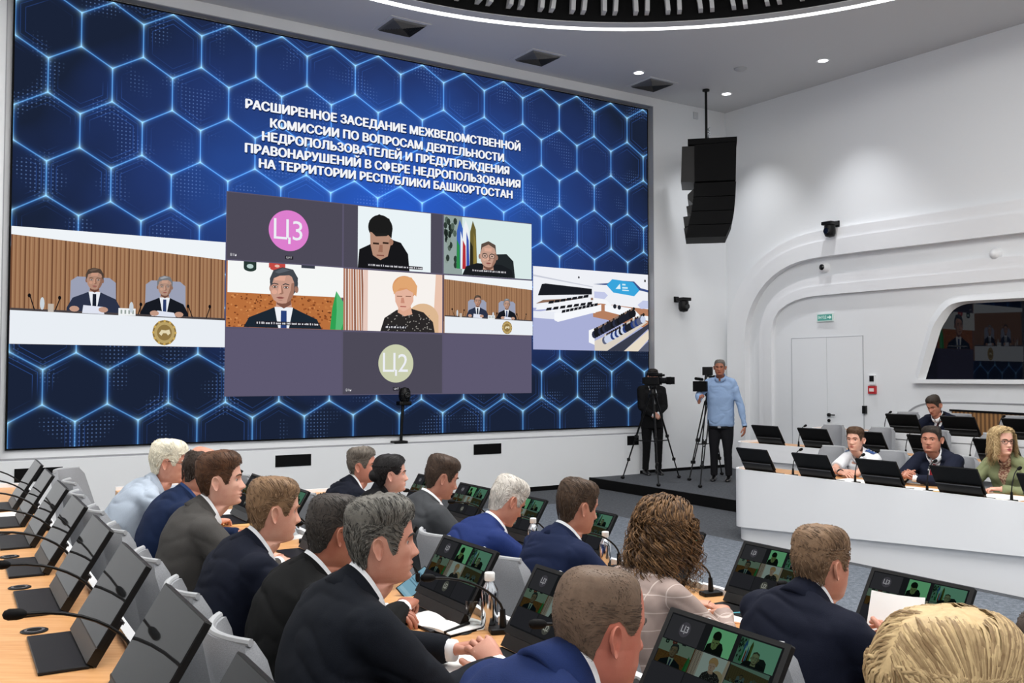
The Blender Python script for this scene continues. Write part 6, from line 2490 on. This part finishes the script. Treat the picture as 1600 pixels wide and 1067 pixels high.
    for sd in (1, -1):
        c = legs[sd][2]
        sm_ = MB()
        sm_.loft([[Vector((c.x + x_, c.y + hw_ * cos(2 * pi * k / 14) , 0.004 + max(0.0, hh_ * (0.5 + 0.5 * sin(2 * pi * k / 14)) * 1.0))) for k in range(14)] for x_, hw_, hh_ in ((-0.075, 0.02, 0.05), (-0.065, 0.034, 0.085), (0.0, 0.038, 0.095), (0.06, 0.044, 0.070), (0.13, 0.046, 0.045), (0.175, 0.034, 0.035), (0.19, 0.015, 0.02))])
        sm_.build('shoe', mat('#101012', 0.3), t, 'all')
    # --- glasses
    if glasses:
        gq = MB()
        for sd in (1, -1):
            ec = Vector((0.091, sd * 0.033, 0.0))
            pts = [MH(ec + Vector((-0.010 * (abs(0.024 * cos(2 * pi * k / 22)) * sd * cos(2 * pi * k / 22) > 0) * abs(cos(2 * pi * k / 22)), 0.0255 * cos(2 * pi * k / 22), 0.0185 * sin(2 * pi * k / 22)))) for k in range(23)]
            gq.tube(pts, glasses[1], 6)
            e_ = head_pt(sd * radians(93), 0.004, wide, jaw, face=False)
            gq.tube([MH(ec + Vector((-0.010, sd * 0.026, 0.005))), MH(Vector((0.066, sd * (0.074 * wide), 0.008))), MH(e_ + Vector((0.01, sd * 0.005, 0.010))), MH(e_ + Vector((-0.018, sd * 0.006, 0.0)))], glasses[1] * 0.9, 6)
        gq.tube([MH(Vector((0.093, 0.009, 0.003))), MH(Vector((0.098, 0, 0.006))), MH(Vector((0.093, -0.009, 0.003)))], glasses[1], 6)
        gq.build('glasses', mat(glasses[0], 0.25), t, True)
    PEOPLE[label] = (t, loc, fr, bvh, MH, WR, EL)
    return t

SHORT = dict(top=0.013, side=0.0035, back=0.006, n=1300, len=0.022)
# ------------------------------------------------------------------ the audience, middle row
Z2 = T2 + DTOP
C_HAIR = dict(top=0.014, front=0.020, side=0.0035, back=0.006, n=2400, len=0.026, fz=0.068, temple=0.056, comb=(0.75, -0.45, 0), jit=0.35, w=0.0032, rough=1.6, nape=-0.088, burn=-0.028)
person('man in dark navy suit with grey-streaked hair and clasped hands, profile in the foreground', (596, 781), 1.12, T2, lean=0.17, yaw=-17, pitch=-1, skin='#c79480', jacket='#0b1019', hair=C_HAIR, hairc=('#171513', '#706d66'), hbias=0.54, fat=1.12, wide=1.04, jaw=1.10, seed=1, brow='#2a2624',
       hands={1: dict(px=(706, 1016, Z2 + 0.055), to=(770, 1000, Z2 + 0.085), n=(0.1, 0.3, 0.9), curl=(28, 40, 25), pole=(-0.3, 1, -0.4)),
              -1: dict(px=(779, 1042, Z2 + 0.045), to=(745, 998, Z2 + 0.115), n=(-0.3, -0.75, 0.5), curl=(30, 45, 30), pole=(-0.45, -0.5, -0.6))})
B_HAIR = dict(top=0.0008, front=0.0006, side=0.0010, back=0.0014, n=3000, len=0.006, fz=0.098, temple=0.086, comb=(0.6, 0.1, 0), jit=0.6, w=0.0012, burn=0.002, nape=-0.075, lift=0.001)
person('heavy balding man in bright blue suit seen from behind in the foreground', (936, 887), 1.13, T2, lean=0.20, yaw=-4, pitch=-8, skin='#c07a66', jacket='#182956', hair=B_HAIR, hairc=('#2c221a', '#6a5646'), hbias=0.5, fat=1.26, wide=1.05, jaw=1.24, seed=2, sh=1.08, tie=None, hscale=0.96, nk=(-0.01, 0, 0.035))
person('man in black suit and glasses with cropped dark hair beside the grey-haired man', (524, 776), 1.18, T2, lean=0.17, yaw=2, pitch=-10, skin='#a9705a', jacket='#08090a', hair=dict(top=0.010, front=0.010, side=0.003, back=0.005, n=1700, len=0.014, fz=0.074, temple=0.06, comb=(0.6, 0, 0.1), jit=0.4, w=0.0024, nape=-0.075), hairc=('#131211', '#403a35'), hbias=0.55, fat=1.10, wide=1.05, jaw=1.08, seed=3, glasses=('#151515', 0.0018),
       hands={-1: dict(px=(628, 952, Z2 + 0.05), to=(648, 926, Z2 + 0.075), n=(-0.2, -0.3, 0.9), curl=(45, 55, 35))})
person('ginger-haired man in dark navy suit in the middle row', (428, 749), 1.12, T2, lean=0.18, yaw=-2, pitch=-6, skin='#d8a690', jacket='#0a1020', hair=dict(SHORT, top=0.012, front=0.012, fz=0.075, n=1500, len=0.020), hairc=('#523c29', '#86694d'), hbias=0.5, fat=1.10, jaw=1.08, wide=1.04, seed=4, brow='#8a6448')
person('young man in grey suit with brown hair, profile, looking right', (345, 709), 1.11, T2, lean=0.16, yaw=-16, pitch=1, skin='#deb09c', jacket='#474543', tie='#16181e', hair=dict(top=0.015, front=0.019, side=0.004, back=0.008, n=1600, len=0.032, fz=0.070, temple=0.054, comb=(0.9, -0.35, 0.1), jit=0.25), hairc=('#2e1d13', '#5a3c28'), hbias=0.5, seed=5, brow='#4a3122')
person('man in dark blue jacket with a bald crown behind the young man in grey', (318, 700), 1.19, T2, lean=0.24, yaw=4, pitch=-22, skin='#c58f78', jacket='#10203f', hair=dict(top=0.001, front=0.001, side=0.010, back=0.014, n=1300, len=0.022, bald=0.084), hairc=('#1e1814', '#3b2e26'), seed=6, collar=True, shirt='#1d3a6e', cuff=None)
person('white-haired man in pale blue short-sleeved shirt with glasses, chin on hand', (264, 691), 1.165, T2, lean=0.30, yaw=-12, pitch=-8, skin='#d09a84', jacket='#a9b4c2', style='tee', hair=dict(top=0.020, front=0.022, side=0.011, back=0.014, n=1900, len=0.050, fz=0.068, temple=0.052, comb=(0.7, -0.5, 0), jit=0.25, nape=-0.09), hairc=('#a9a494', '#efe8d2'), hbias=0.35, fat=1.14, seed=7, glasses=('#3a3530', 0.0018), brow='#cfc8ba',
       hands={1: dict(loc=(0.40, 0.04, 1.10), dir=(-0.25, -0.1, 1), n=(0.9, 0.2, 0.2), curl=(55, 60, 30), pole=(0.4, 0.6, -0.6)), -1: dict(loc=(0.56, -0.14, DTOP + 0.04))})
person('blonde woman seen from behind at the lower right corner', (1489, 974), 1.25, T2, lean=0.12, yaw=-10, pitch=-3, skin='#d6a58f', jacket='#1b1c22', hair=dict(top=0.022, front=0.022, side=0.020, back=0.026, n=2600, len=0.22, drop=1, fromtop=0.6, part=0.004, fz=0.072, comb=(-0.45, 0, 0), jit=0.10, w=0.0045, steps=14, lift=0.005), hairc=('#7a6040', '#cdb284'), hbias=0.5, seed=8, female=True, hscale=0.96)
# ------------------------------------------------------------------ the audience, front row
person('man in navy suit with short greying hair at the far end of the front row', (566, 701), 2.58, 0, lean=0.18, yaw=-30, pitch=0, skin='#c98f7a', jacket='#0a0f1d', hair=dict(SHORT, top=0.016, front=0.018, comb=(0.3, -0.7, 0)), hairc=('#38312b', '#70685f'), hbias=0.5, fat=1.1, jaw=1.08, seed=9, brow='#5a5048')
person('woman in black with black hair pinned up in the front row', (612, 713), 2.57, 0, lean=0.18, yaw=-18, pitch=1, skin='#dcae9c', jacket='#0e0e10', shirt='#0e0e10', cuff=None, hair=dict(top=0.020, front=0.014, side=0.010, back=0.024, n=1500, len=0.06, fz=0.078, temple=0.066, burn=0.004, comb=(-0.8, 0.2, 0), jit=0.12, nape=-0.075, bun=(-0.112, -0.005, 0.045)), hairc=('#0b0a0a', '#242122'), seed=10, female=True, sh=0.90, hscale=0.98)
person('man in grey suit with dark brown hair looking down in front row', (690, 714), 2.56, 0, lean=0.18, yaw=-10, pitch=-18, skin='#c18d78', jacket='#3c3e41', hair=dict(SHORT, top=0.016, front=0.015, fz=0.070), hairc=('#241a14', '#46362b'), hbias=0.5, fat=1.16, wide=1.04, jaw=1.05, seed=11)
person('grey-haired man in vivid blue suit bending over his desk in the front row', (793, 747), 2.60, 0, lean=0.34, yaw=0, pitch=-30, skin='#cb9079', jacket='#192b60', hair=dict(SHORT, top=0.014, front=0.014, n=1500, len=0.026, jit=0.3), hairc=('#77716a', '#d3cdc4'), hbias=0.4, fat=1.16, seed=12, brow='#9a938a')
person('brown-haired man in navy suit in the middle of the front row', (903, 751), 2.59, 0, lean=0.17, yaw=-4, pitch=-12, skin='#c48d76', jacket='#101c3a', hair=dict(SHORT, top=0.014, front=0.010, back=0.009, fz=0.080, temple=0.066, n=1500, len=0.030), hairc=('#281d15', '#4f3d2f'), hbias=0.5, fat=1.10, seed=13)
person('woman in pale checked blazer with curly brown hair seen from behind', (1040, 792), 2.60, 0, lean=0.17, yaw=4, pitch=-6, skin='#d3a18a', jacket='#a3918a', check='#c9bab2', shirt='#d9d2cc', cuff=None, hair=dict(top=0.022, front=0.016, side=0.018, back=0.022, n=2300, len=0.215, drop=1, flare=0.34, hangz=0.02, fromtop=0.85, wave=0.017, per=0.075, steps=24, fz=0.072, comb=(-0.5, 0.2, 0), jit=0.26, w=0.0085, lift=0.010), hairc=('#2e1f15', '#8a6744'), hbias=0.52, seed=14, female=True, sh=0.96,
       hands={-1: dict(px=(1130, 958, DTOP + 0.04), pole=(-0.5, -0.9, -0.5))})
person('broad man in dark navy suit seen from behind holding papers', (1284, 825), 2.62, 0, lean=0.13, yaw=-6, pitch=-3, skin='#c9917a', jacket='#0c1122', hair=dict(SHORT, top=0.015, front=0.010, back=0.010, fz=0.084, n=1700, len=0.022, jit=0.35), hairc=('#463425', '#826850'), hbias=0.5, fat=1.16, wide=1.04, jaw=1.08, seed=15, sh=1.05, nk=(0, 0, 0.02),
       hands={-1: dict(px=(1398, 1014, DTOP + 0.10), to=(1386, 972, DTOP + 0.16), n=(0.3, -0.9, 0.2), curl=(30, 35, 20), pole=(-0.5, -0.9, -0.6))})
person('person in dark navy suit cut off by the right edge of the picture', (1646, 958), 2.62, 0, lean=0.16, yaw=0, skin='#c9917a', jacket='#0e142a', hair=dict(SHORT), seed=16, sh=1.05)
# papers held by the broad man
Pw = onz(1398, 985, DTOP + 0.13)
m = MB()
Rp = Matrix.Rotation(ROWROT + radians(20), 3, 'Z') @ Matrix.Rotation(radians(-62), 3, 'Y')
m.loft([[Rp @ Vector((x, y, 0.02 * (y / 0.1) ** 2 + dz)) for x, dz in ((-0.13, 0), (0.13, 0), (0.13, 0.0015), (-0.13, 0.0015))] for y in (-0.095, -0.05, 0.0, 0.05, 0.095)])
o = m.build('paper_sheet', PAPER, None, 30); o.location = Pw
tag(o, 'white sheets held up in the hand of the broad dark-suited man', 'paper')

# ------------------------------------------------------------------ the opposite bank
person('young man in white uniform shirt with blue shoulder boards on the opposite bank', (1336, 669), 8.32, 0, back=True, lean=0.14, yaw=16, pitch=2, skin='#d6a994', jacket='#e4e6ea', style='tee', vfront=True, hair=dict(SHORT, top=0.018, front=0.020, fz=0.066, comb=(0.8, 0.3, 0)), hairc=('#3a2a20', '#5e4735'), hbias=0.5, seed=21, trousers='#1c2742', brow='#4a362a',
       hands={1: dict(loc=(0.40, -0.10, DTOP + 0.05), dir=(0.1, -1, 0), n=(0.3, 0, 1), curl=(20, 25, 15), pole=(-0.2, 1, -0.2)), -1: dict(loc=(0.46, 0.08, DTOP + 0.045), dir=(0.15, 1, 0), n=(0.3, 0, 1), curl=(20, 25, 15), pole=(-0.2, -1, -0.2))})
person('stout man in navy suit with a red tie on the opposite bank', (1455, 667), 8.32, 0, back=True, lean=0.15, yaw=18, pitch=0, skin='#b98570', jacket='#161b2c', tie='#8c1c26', hair=dict(SHORT, top=0.013, front=0.013, fz=0.072), hairc=('#1d1a18', '#3a342f'), hbias=0.5, fat=1.20, wide=1.10, jaw=1.22, seed=22, sh=1.06,
       hands={1: dict(loc=(0.46, 0.02, DTOP + 0.07), dir=(0.3, -0.7, 0.4), n=(0.5, 0.4, 0.6), curl=(40, 50, 30)), -1: dict(loc=(0.46, -0.09, DTOP + 0.07), dir=(0.3, 0.7, 0.4), n=(0.5, -0.4, 0.6), curl=(40, 50, 30))})
person('woman in sage green blazer with glasses and wavy blonde hair', (1566, 669), 8.32, 0, back=True, lean=0.14, yaw=66, pitch=2, skin='#dcae9a', jacket='#7d8462', shirt=('#7a4f40', '#b59b80', 60), cuff=None, hair=dict(top=0.014, front=0.010, side=0.008, back=0.014, n=2200, len=0.21, drop=1, flare=0.10, hangz=-0.02, fromtop=0.6, part=0.02, wave=0.011, per=0.075, steps=18, fz=0.080, temple=0.066, burn=-0.03, comb=(-0.4, -0.5, 0), jit=0.2, w=0.006, lift=0.012), hairc=('#8a6c45', '#d2b98c'), hbias=0.45, seed=23, female=True, glasses=('#141416', 0.0026), brow='#6a5238')
person('man in navy suit and dark red tie, head bowed, in the rearmost bank row', (1459, 619), 11.15, PLZ3, back=True, lean=0.22, yaw=2, pitch=-26, skin='#b98671', jacket='#0f1528', tie='#4a1620', hair=dict(SHORT, top=0.013, front=0.013), hairc=('#1f1a17', '#40372f'), hbias=0.5, fat=1.12, seed=24)
# shoulder boards and watch of the young man
t, loc, fr_, bvh_, MH_, WR_, EL_ = PEOPLE['young man in white uniform shirt with blue shoulder boards on the opposite bank']
for sd in (1, -1):
    m = MB()
    vs = []
    for i in range(7):
        for k in range(5):
            y = sd * (0.075 + 0.115 * i / 6)
            p, T, X, Y = fr_(0.92)
            x = p.x - 0.01 + (k - 2) * 0.0145
            hp, nn, _, _ = bvh_.ray_cast(Vector((x, y, p.z + 0.4)), Vector((0, 0, -1)))
            vs.append((hp or Vector((x, y, p.z))) + Vector((0, 0, 0.010)))
    fs = [(i * 5 + k, i * 5 + k + 1, (i + 1) * 5 + k + 1, (i + 1) * 5 + k) for i in range(6) for k in range(4)]
    m.add(vs, fs)
    o = m.build('shoulder_board', mat('#26477e', 0.6), t)
    m2 = MB()
    for i in (1, 3, 5):
        m2.sphere(vs[i * 5 + 2] + Vector((0, 0, 0.003)), 0.007, 8)
    m2.build('star', mat('#c9ccd4', 0.3, 0.8), o)
W_, E_ = WR_[-1], EL_[-1]
dv = (W_ - E_).normalized()
m = MB(); m.tube([W_ - dv * 0.045, W_ - dv * 0.02], 0.036, 16); m.build('wristwatch', BLACK, t, True)

# ------------------------------------------------------------------ camera crew on the platform
Pu = onz(1021, 742, PLZ)
Hu = on_m(1018, 577, Pu.dot(MD)); Hu = Vector((Pu.x, Pu.y, Hu.z))
up_ = radians(-78) - ROWROT            # facing the hall
person('camera operator in black suit standing behind a tripod camera by the big screen', None, tz=PLZ, P0w=Hu, lean=0.05, body_yaw=math.degrees(up_), yaw=0, pitch=-4, skin='#c79480', jacket='#0d0d0f', shirt='#dfe2e6', tie=None, hair=dict(SHORT), hairc=('#161413', '#302b28'), standing=True, trousers='#0c0c0e', seed=31, sh=1.02,
       hands={1: dict(loc=(0.24, 0.02, 1.02), dir=(0.3, -0.8, -0.2), n=(0.8, 0.2, 0.4), curl=(50, 50, 30), pole=(-0.6, 1, -0.2)), -1: dict(loc=(0.24, -0.06, 1.00), dir=(0.3, 0.8, -0.2), n=(0.8, -0.2, 0.4), curl=(50, 50, 30), pole=(-0.6, -1, -0.2))})
Pv_ = onz(1136, 752, PLZ)
Hv = on_m(1128, 562, Pv_.dot(MD)); Hv = Vector((Pv_.x - 0.10, Pv_.y, Hv.z))
person('camera operator in light blue shirt and dark trousers by the larger tripod camera', None, tz=PLZ, P0w=Hv, lean=0.06, body_yaw=math.degrees(radians(-112) - ROWROT), yaw=4, pitch=-4, skin='#a87058', jacket='#8ea6c8', style='shirt', vfront=True, hair=dict(top=0.004, front=0.003, side=0.003, back=0.004, n=1000, len=0.010), hairc=('#3a3532', '#77706a'), standing=True, trousers='#16161a', fat=1.22, wide=1.05, jaw=1.1, seed=32, sh=1.04, cuff=None,
       hands={-1: dict(loc=(0.42, -0.26, 1.26), dir=(0.3, 0.2, 0.9), n=(0.2, -0.9, 0.2), curl=(50, 60, 35), pole=(-0.5, -0.9, -0.5)), 1: dict(loc=(0.10, 0.385, 0.86), dir=(0.15, -0.05, -1), n=(0.1, 1, 0.1), curl=(18, 22, 15), pole=(-0.6, 0.9, 0))})
t, loc, fr_, bvh_, MH_, WR_, EL_ = PEOPLE['camera operator in light blue shirt and dark trousers by the larger tripod camera']
p, T, X, Y = fr_(0.02)
m = MB(); m.loft([[p + X * sup(2 * pi * k / 32, 1, .150, .138)[0] + Y * sup(2 * pi * k / 32, .190, 1, 1)[1] + Vector((0, 0, dz)) for k in range(32)] for dz in (-0.092, -0.05)]); m.build('belt', BLACK, t, True)
m = MB(); m.box(p + X * 0.152 + Vector((0, 0, -0.071)), (0.012, 0.05, 0.036)); m.build('belt_buckle', CHROME, t)
dv = (WR_[1] - EL_[1]).normalized()
m = MB(); m.tube([WR_[1] - dv * 0.025, WR_[1] + dv * 0.002], 0.036, 16); m.build('wristwatch', BLACK, t, True)

def tripod(P, head_z, feet, label, twin=False):
    t = thing('camera_tripod', P, 0, label, 'tripod')
    top = Vector((0, 0, head_z - 0.16))
    m = MB(); m.lathe([(0.03, -0.06), (0.065, -0.05), (0.075, 0.0), (0.05, 0.03), (0.045, 0.08), (0.06, 0.10), (0.06, 0.13), (0.001, 0.13)], top, 18); m.build('fluid_head', BLACK, t, True)
    m = MB(); m.tube([top + Vector((0, 0, 0.08)), top + Vector((0.05, 0.14, -0.02)), top + Vector((0.10, 0.36, -0.16))], 0.012, 8); m.build('pan_handle', BLACK, t, True)
    mids = []
    for q in feet:
        f = Vector((q.x - P.x, q.y - P.y, 0.02))
        o_ = (f - Vector((0, 0, 0))); o_.z = 0; o_ = o_.normalized()
        side = Vector((-o_.y, o_.x, 0))
        a = top + o_ * 0.05
        m = MB()
        k = a.lerp(f, 0.52)
        if twin:
            for s_ in (-1, 1):
                m.tube([a + side * s_ * 0.035, k + side * s_ * 0.03], 0.011, 8)
                m.tube([k + side * s_ * 0.018 - (k - a) * 0.1, a.lerp(f, 0.8) + side * s_ * 0.015], 0.010, 8)
            m.tube([a.lerp(f, .72), f], 0.011, 8)
        else:
            m.tube([a, k], 0.016, 8); m.tube([k, a.lerp(f, .8)], 0.012, 8); m.tube([a.lerp(f, .78), f], 0.010, 8)
        lg = m.build('leg', BLACK, t, True)
        m = MB()
        for fr2 in (0.5, 0.78):
            c = a.lerp(f, fr2)
            m.box(c, (0.06 if twin else .045, 0.06 if twin else .045, 0.05), rz=atan2(o_.y, o_.x), bev=0.01)
        m.build('leg_clamp', BLACK, lg)
        m = MB(); m.sphere(f + Vector((0, 0, 0.005)), (0.035, 0.035, 0.025), 12); m.build('foot', BLACK, lg, True)
        mids.append(a.lerp(f, 0.55))
    m = MB()
    c = (mids[0] + mids[1] + mids[2]) / 3
    for q in mids:
        m.tube([c, q], 0.009, 8)
    m.build('spreader', BLACK, t)
    return t, top + Vector((0, 0, 0.13))

def camcorder(P, yaw_, label, s=1.0, big=False):
    """lens points along local +x"""
    t = thing('video_camera', P, yaw_, label, 'camera')
    m = MB(); m.box((0, 0, 0.085 * s), (0.30 * s, 0.11 * s, 0.13 * s), bev=0.015)
    m.box((-0.13 * s, 0, 0.09 * s), (0.10 * s, 0.10 * s, 0.11 * s), bev=0.012)
    m.box((0.0, 0, 0.010 * s), (0.22 * s, 0.08 * s, 0.025 * s)); m.build('body', BLACK, t)
    R = Matrix(((0, 0, 1), (0, 1, 0), (-1, 0, 0)))
    m = MB(); m.lathe([(0.04 * s, 0.14 * s), (0.048 * s, 0.15 * s), (0.05 * s, 0.25 * s), (0.062 * s, 0.26 * s), (0.065 * s, 0.33 * s), (0.055 * s, 0.332 * s), (0.04 * s, 0.30 * s), (0.001, 0.295 * s)], (0, 0, 0.09 * s), 20, R=R); m.build('lens', BLACK, t, True)
    m = MB(); m.box((0.335 * s, 0, 0.09 * s), (0.06 * s, 0.16 * s, 0.12 * s)); m.build('matte_box', BLACKM, t)
    m = MB(); m.tube([(0.12 * s, 0, 0.15 * s), (0.10 * s, 0, 0.21 * s), (-0.10 * s, 0, 0.21 * s), (-0.12 * s, 0, 0.15 * s)], 0.016 * s, 8); m.build('top_handle', BLACK, t, True)
    m = MB(); m.box((-0.05 * s, 0.09 * s, 0.19 * s), (0.14 * s, 0.06 * s, 0.06 * s), bev=0.01); m.box((0.08 * s, 0.10 * s, 0.17 * s), (0.02 * s, 0.13 * s, 0.09 * s)); m.build('viewfinder', BLACK, t)
    m = MB(); m.tube([(0.0, -0.075 * s, 0.17 * s), (0.26 * s, -0.075 * s, 0.18 * s)], [0.018 * s, 0.018 * s], 10); m.build('microphone', BLACKM, t, True)
    if big:
        m = MB(); m.box((0.03 * s, 0, 0.27 * s), (0.05 * s, 0.12 * s, 0.10 * s), bev=0.01); m.tube([(0.03 * s, 0, 0.20 * s), (0.03 * s, 0, 0.24 * s)], 0.01, 8); m.build('camera_light', BLACK, t)
        m = MB(); m.box((-0.18 * s, 0, 0.09 * s), (0.06 * s, 0.10 * s, 0.16 * s), bev=0.01); m.build('battery', BLACK, t)
        m = MB(); m.box((-0.06 * s, 0.063 * s, 0.12 * s), (0.14 * s, 0.016 * s, 0.05 * s)); m.build('side_badge', mat('#5aa7d6', 0.4), t)
    return t
# the dark-suited operator's camera
feet = [onz(973, 748, PLZ), onz(1029, 760, PLZ), onz(1061, 747, PLZ)]
Pc = (feet[0] + feet[1] + feet[2]) / 3
zc = on_m(1019, 600, Pc.dot(MD)).z
t, top = tripod(Vector((Pc.x, Pc.y, PLZ)), zc - PLZ, feet, 'black tripod with wide-set legs beside the big screen')
camcorder(Vector((Pc.x, Pc.y, PLZ)) + top, radians(-38), 'black video camera on the tripod in front of the dark-suited operator', 0.95)
feet = [onz(1077, 751, PLZ), onz(1094, 762, PLZ), onz(1128, 742, PLZ)]
Pc = onz(1108, 748, PLZ)
zc = on_m(1106, 612, Pc.dot(MD)).z
t, top = tripod(Pc, zc - PLZ, feet, 'heavy twin-tube black tripod beside the operator in the blue shirt', True)
camcorder(Pc + top, radians(-118), 'large black video camera with a blue badge beside the operator in the blue shirt', 1.35, True)

# ------------------------------------------------------------------ chairs
def near_name(lst, s):
    return min(lst, key=lambda q: abs(q[0] - s))[1]
R1 = [(1.45, 'the person cut off at the right edge'), (2.2, 'the broad man in dark navy'), (3.08, 'the curly-haired woman'), (3.72, 'the brown-haired man in navy'), (4.40, 'the man in vivid blue'), (5.10, 'the dark-haired man in grey'), (5.80, 'the woman in black'), (6.42, 'the man at the far end of the row')]
R2 = [(0.86, 'the blonde woman'), (1.60, 'the balding man in bright blue'), (2.62, 'the grey-haired man with clasped hands'), (3.22, 'the man in black suit and glasses'), (3.86, 'the ginger-haired man'), (4.62, 'the young man in grey suit'), (5.32, 'the man with the bald crown'), (6.08, 'the white-haired man')]
for s, nm in R1:
    chair(2.46, s, 0, 'light grey felt chair under %s' % nm, 'grey conference chairs of the audience')
for s, lb in ((7.15, 'empty grey chair in the front row beyond the man at the far end'), (7.85, 'last empty grey chair in the front row')):
    chair(2.40, s, 0, lb, 'grey conference chairs of the audience')
for s, nm in R2:
    chair(0.97, s, T2, 'grey felt chair carrying %s' % nm, 'grey conference chairs of the audience')
for s, lb in ((6.80, 'empty grey chair beside the white-haired man'), (7.52, 'empty grey chair turned askew at the far end of the middle row')):
    chair(1.00, s, T2, lb, 'grey conference chairs of the audience', radians(-35) if s > 7 else 0)
for k, s in enumerate(BM1):
    nm = {1: 'grey chair behind the young man in a white shirt', 2: 'grey chair behind the man with the red tie', 3: 'grey chair behind the woman in green', 0: 'empty grey chair at the left end of the front bank row', 4: 'grey chair at the right end of the front bank row'}[k]
    chair(8.45, s, 0, nm, 'grey conference chairs of the opposite bank', pi)
for k, s in enumerate(BM2):
    chair(9.98, s, PLZ, 'empty grey chair in the second row of the opposite bank, %s' % lr(k), 'grey conference chairs of the opposite bank', pi)
for k, s in enumerate([8.52, 7.74, 6.95, 6.2]):
    chair(11.3 if k != 1 else 11.32, s, PLZ3, 'grey chair under the man reading in the rearmost bank row' if k == 1 else 'empty grey chair in the rearmost row of the opposite bank, %s' % lr(k), 'grey conference chairs of the opposite bank', pi)
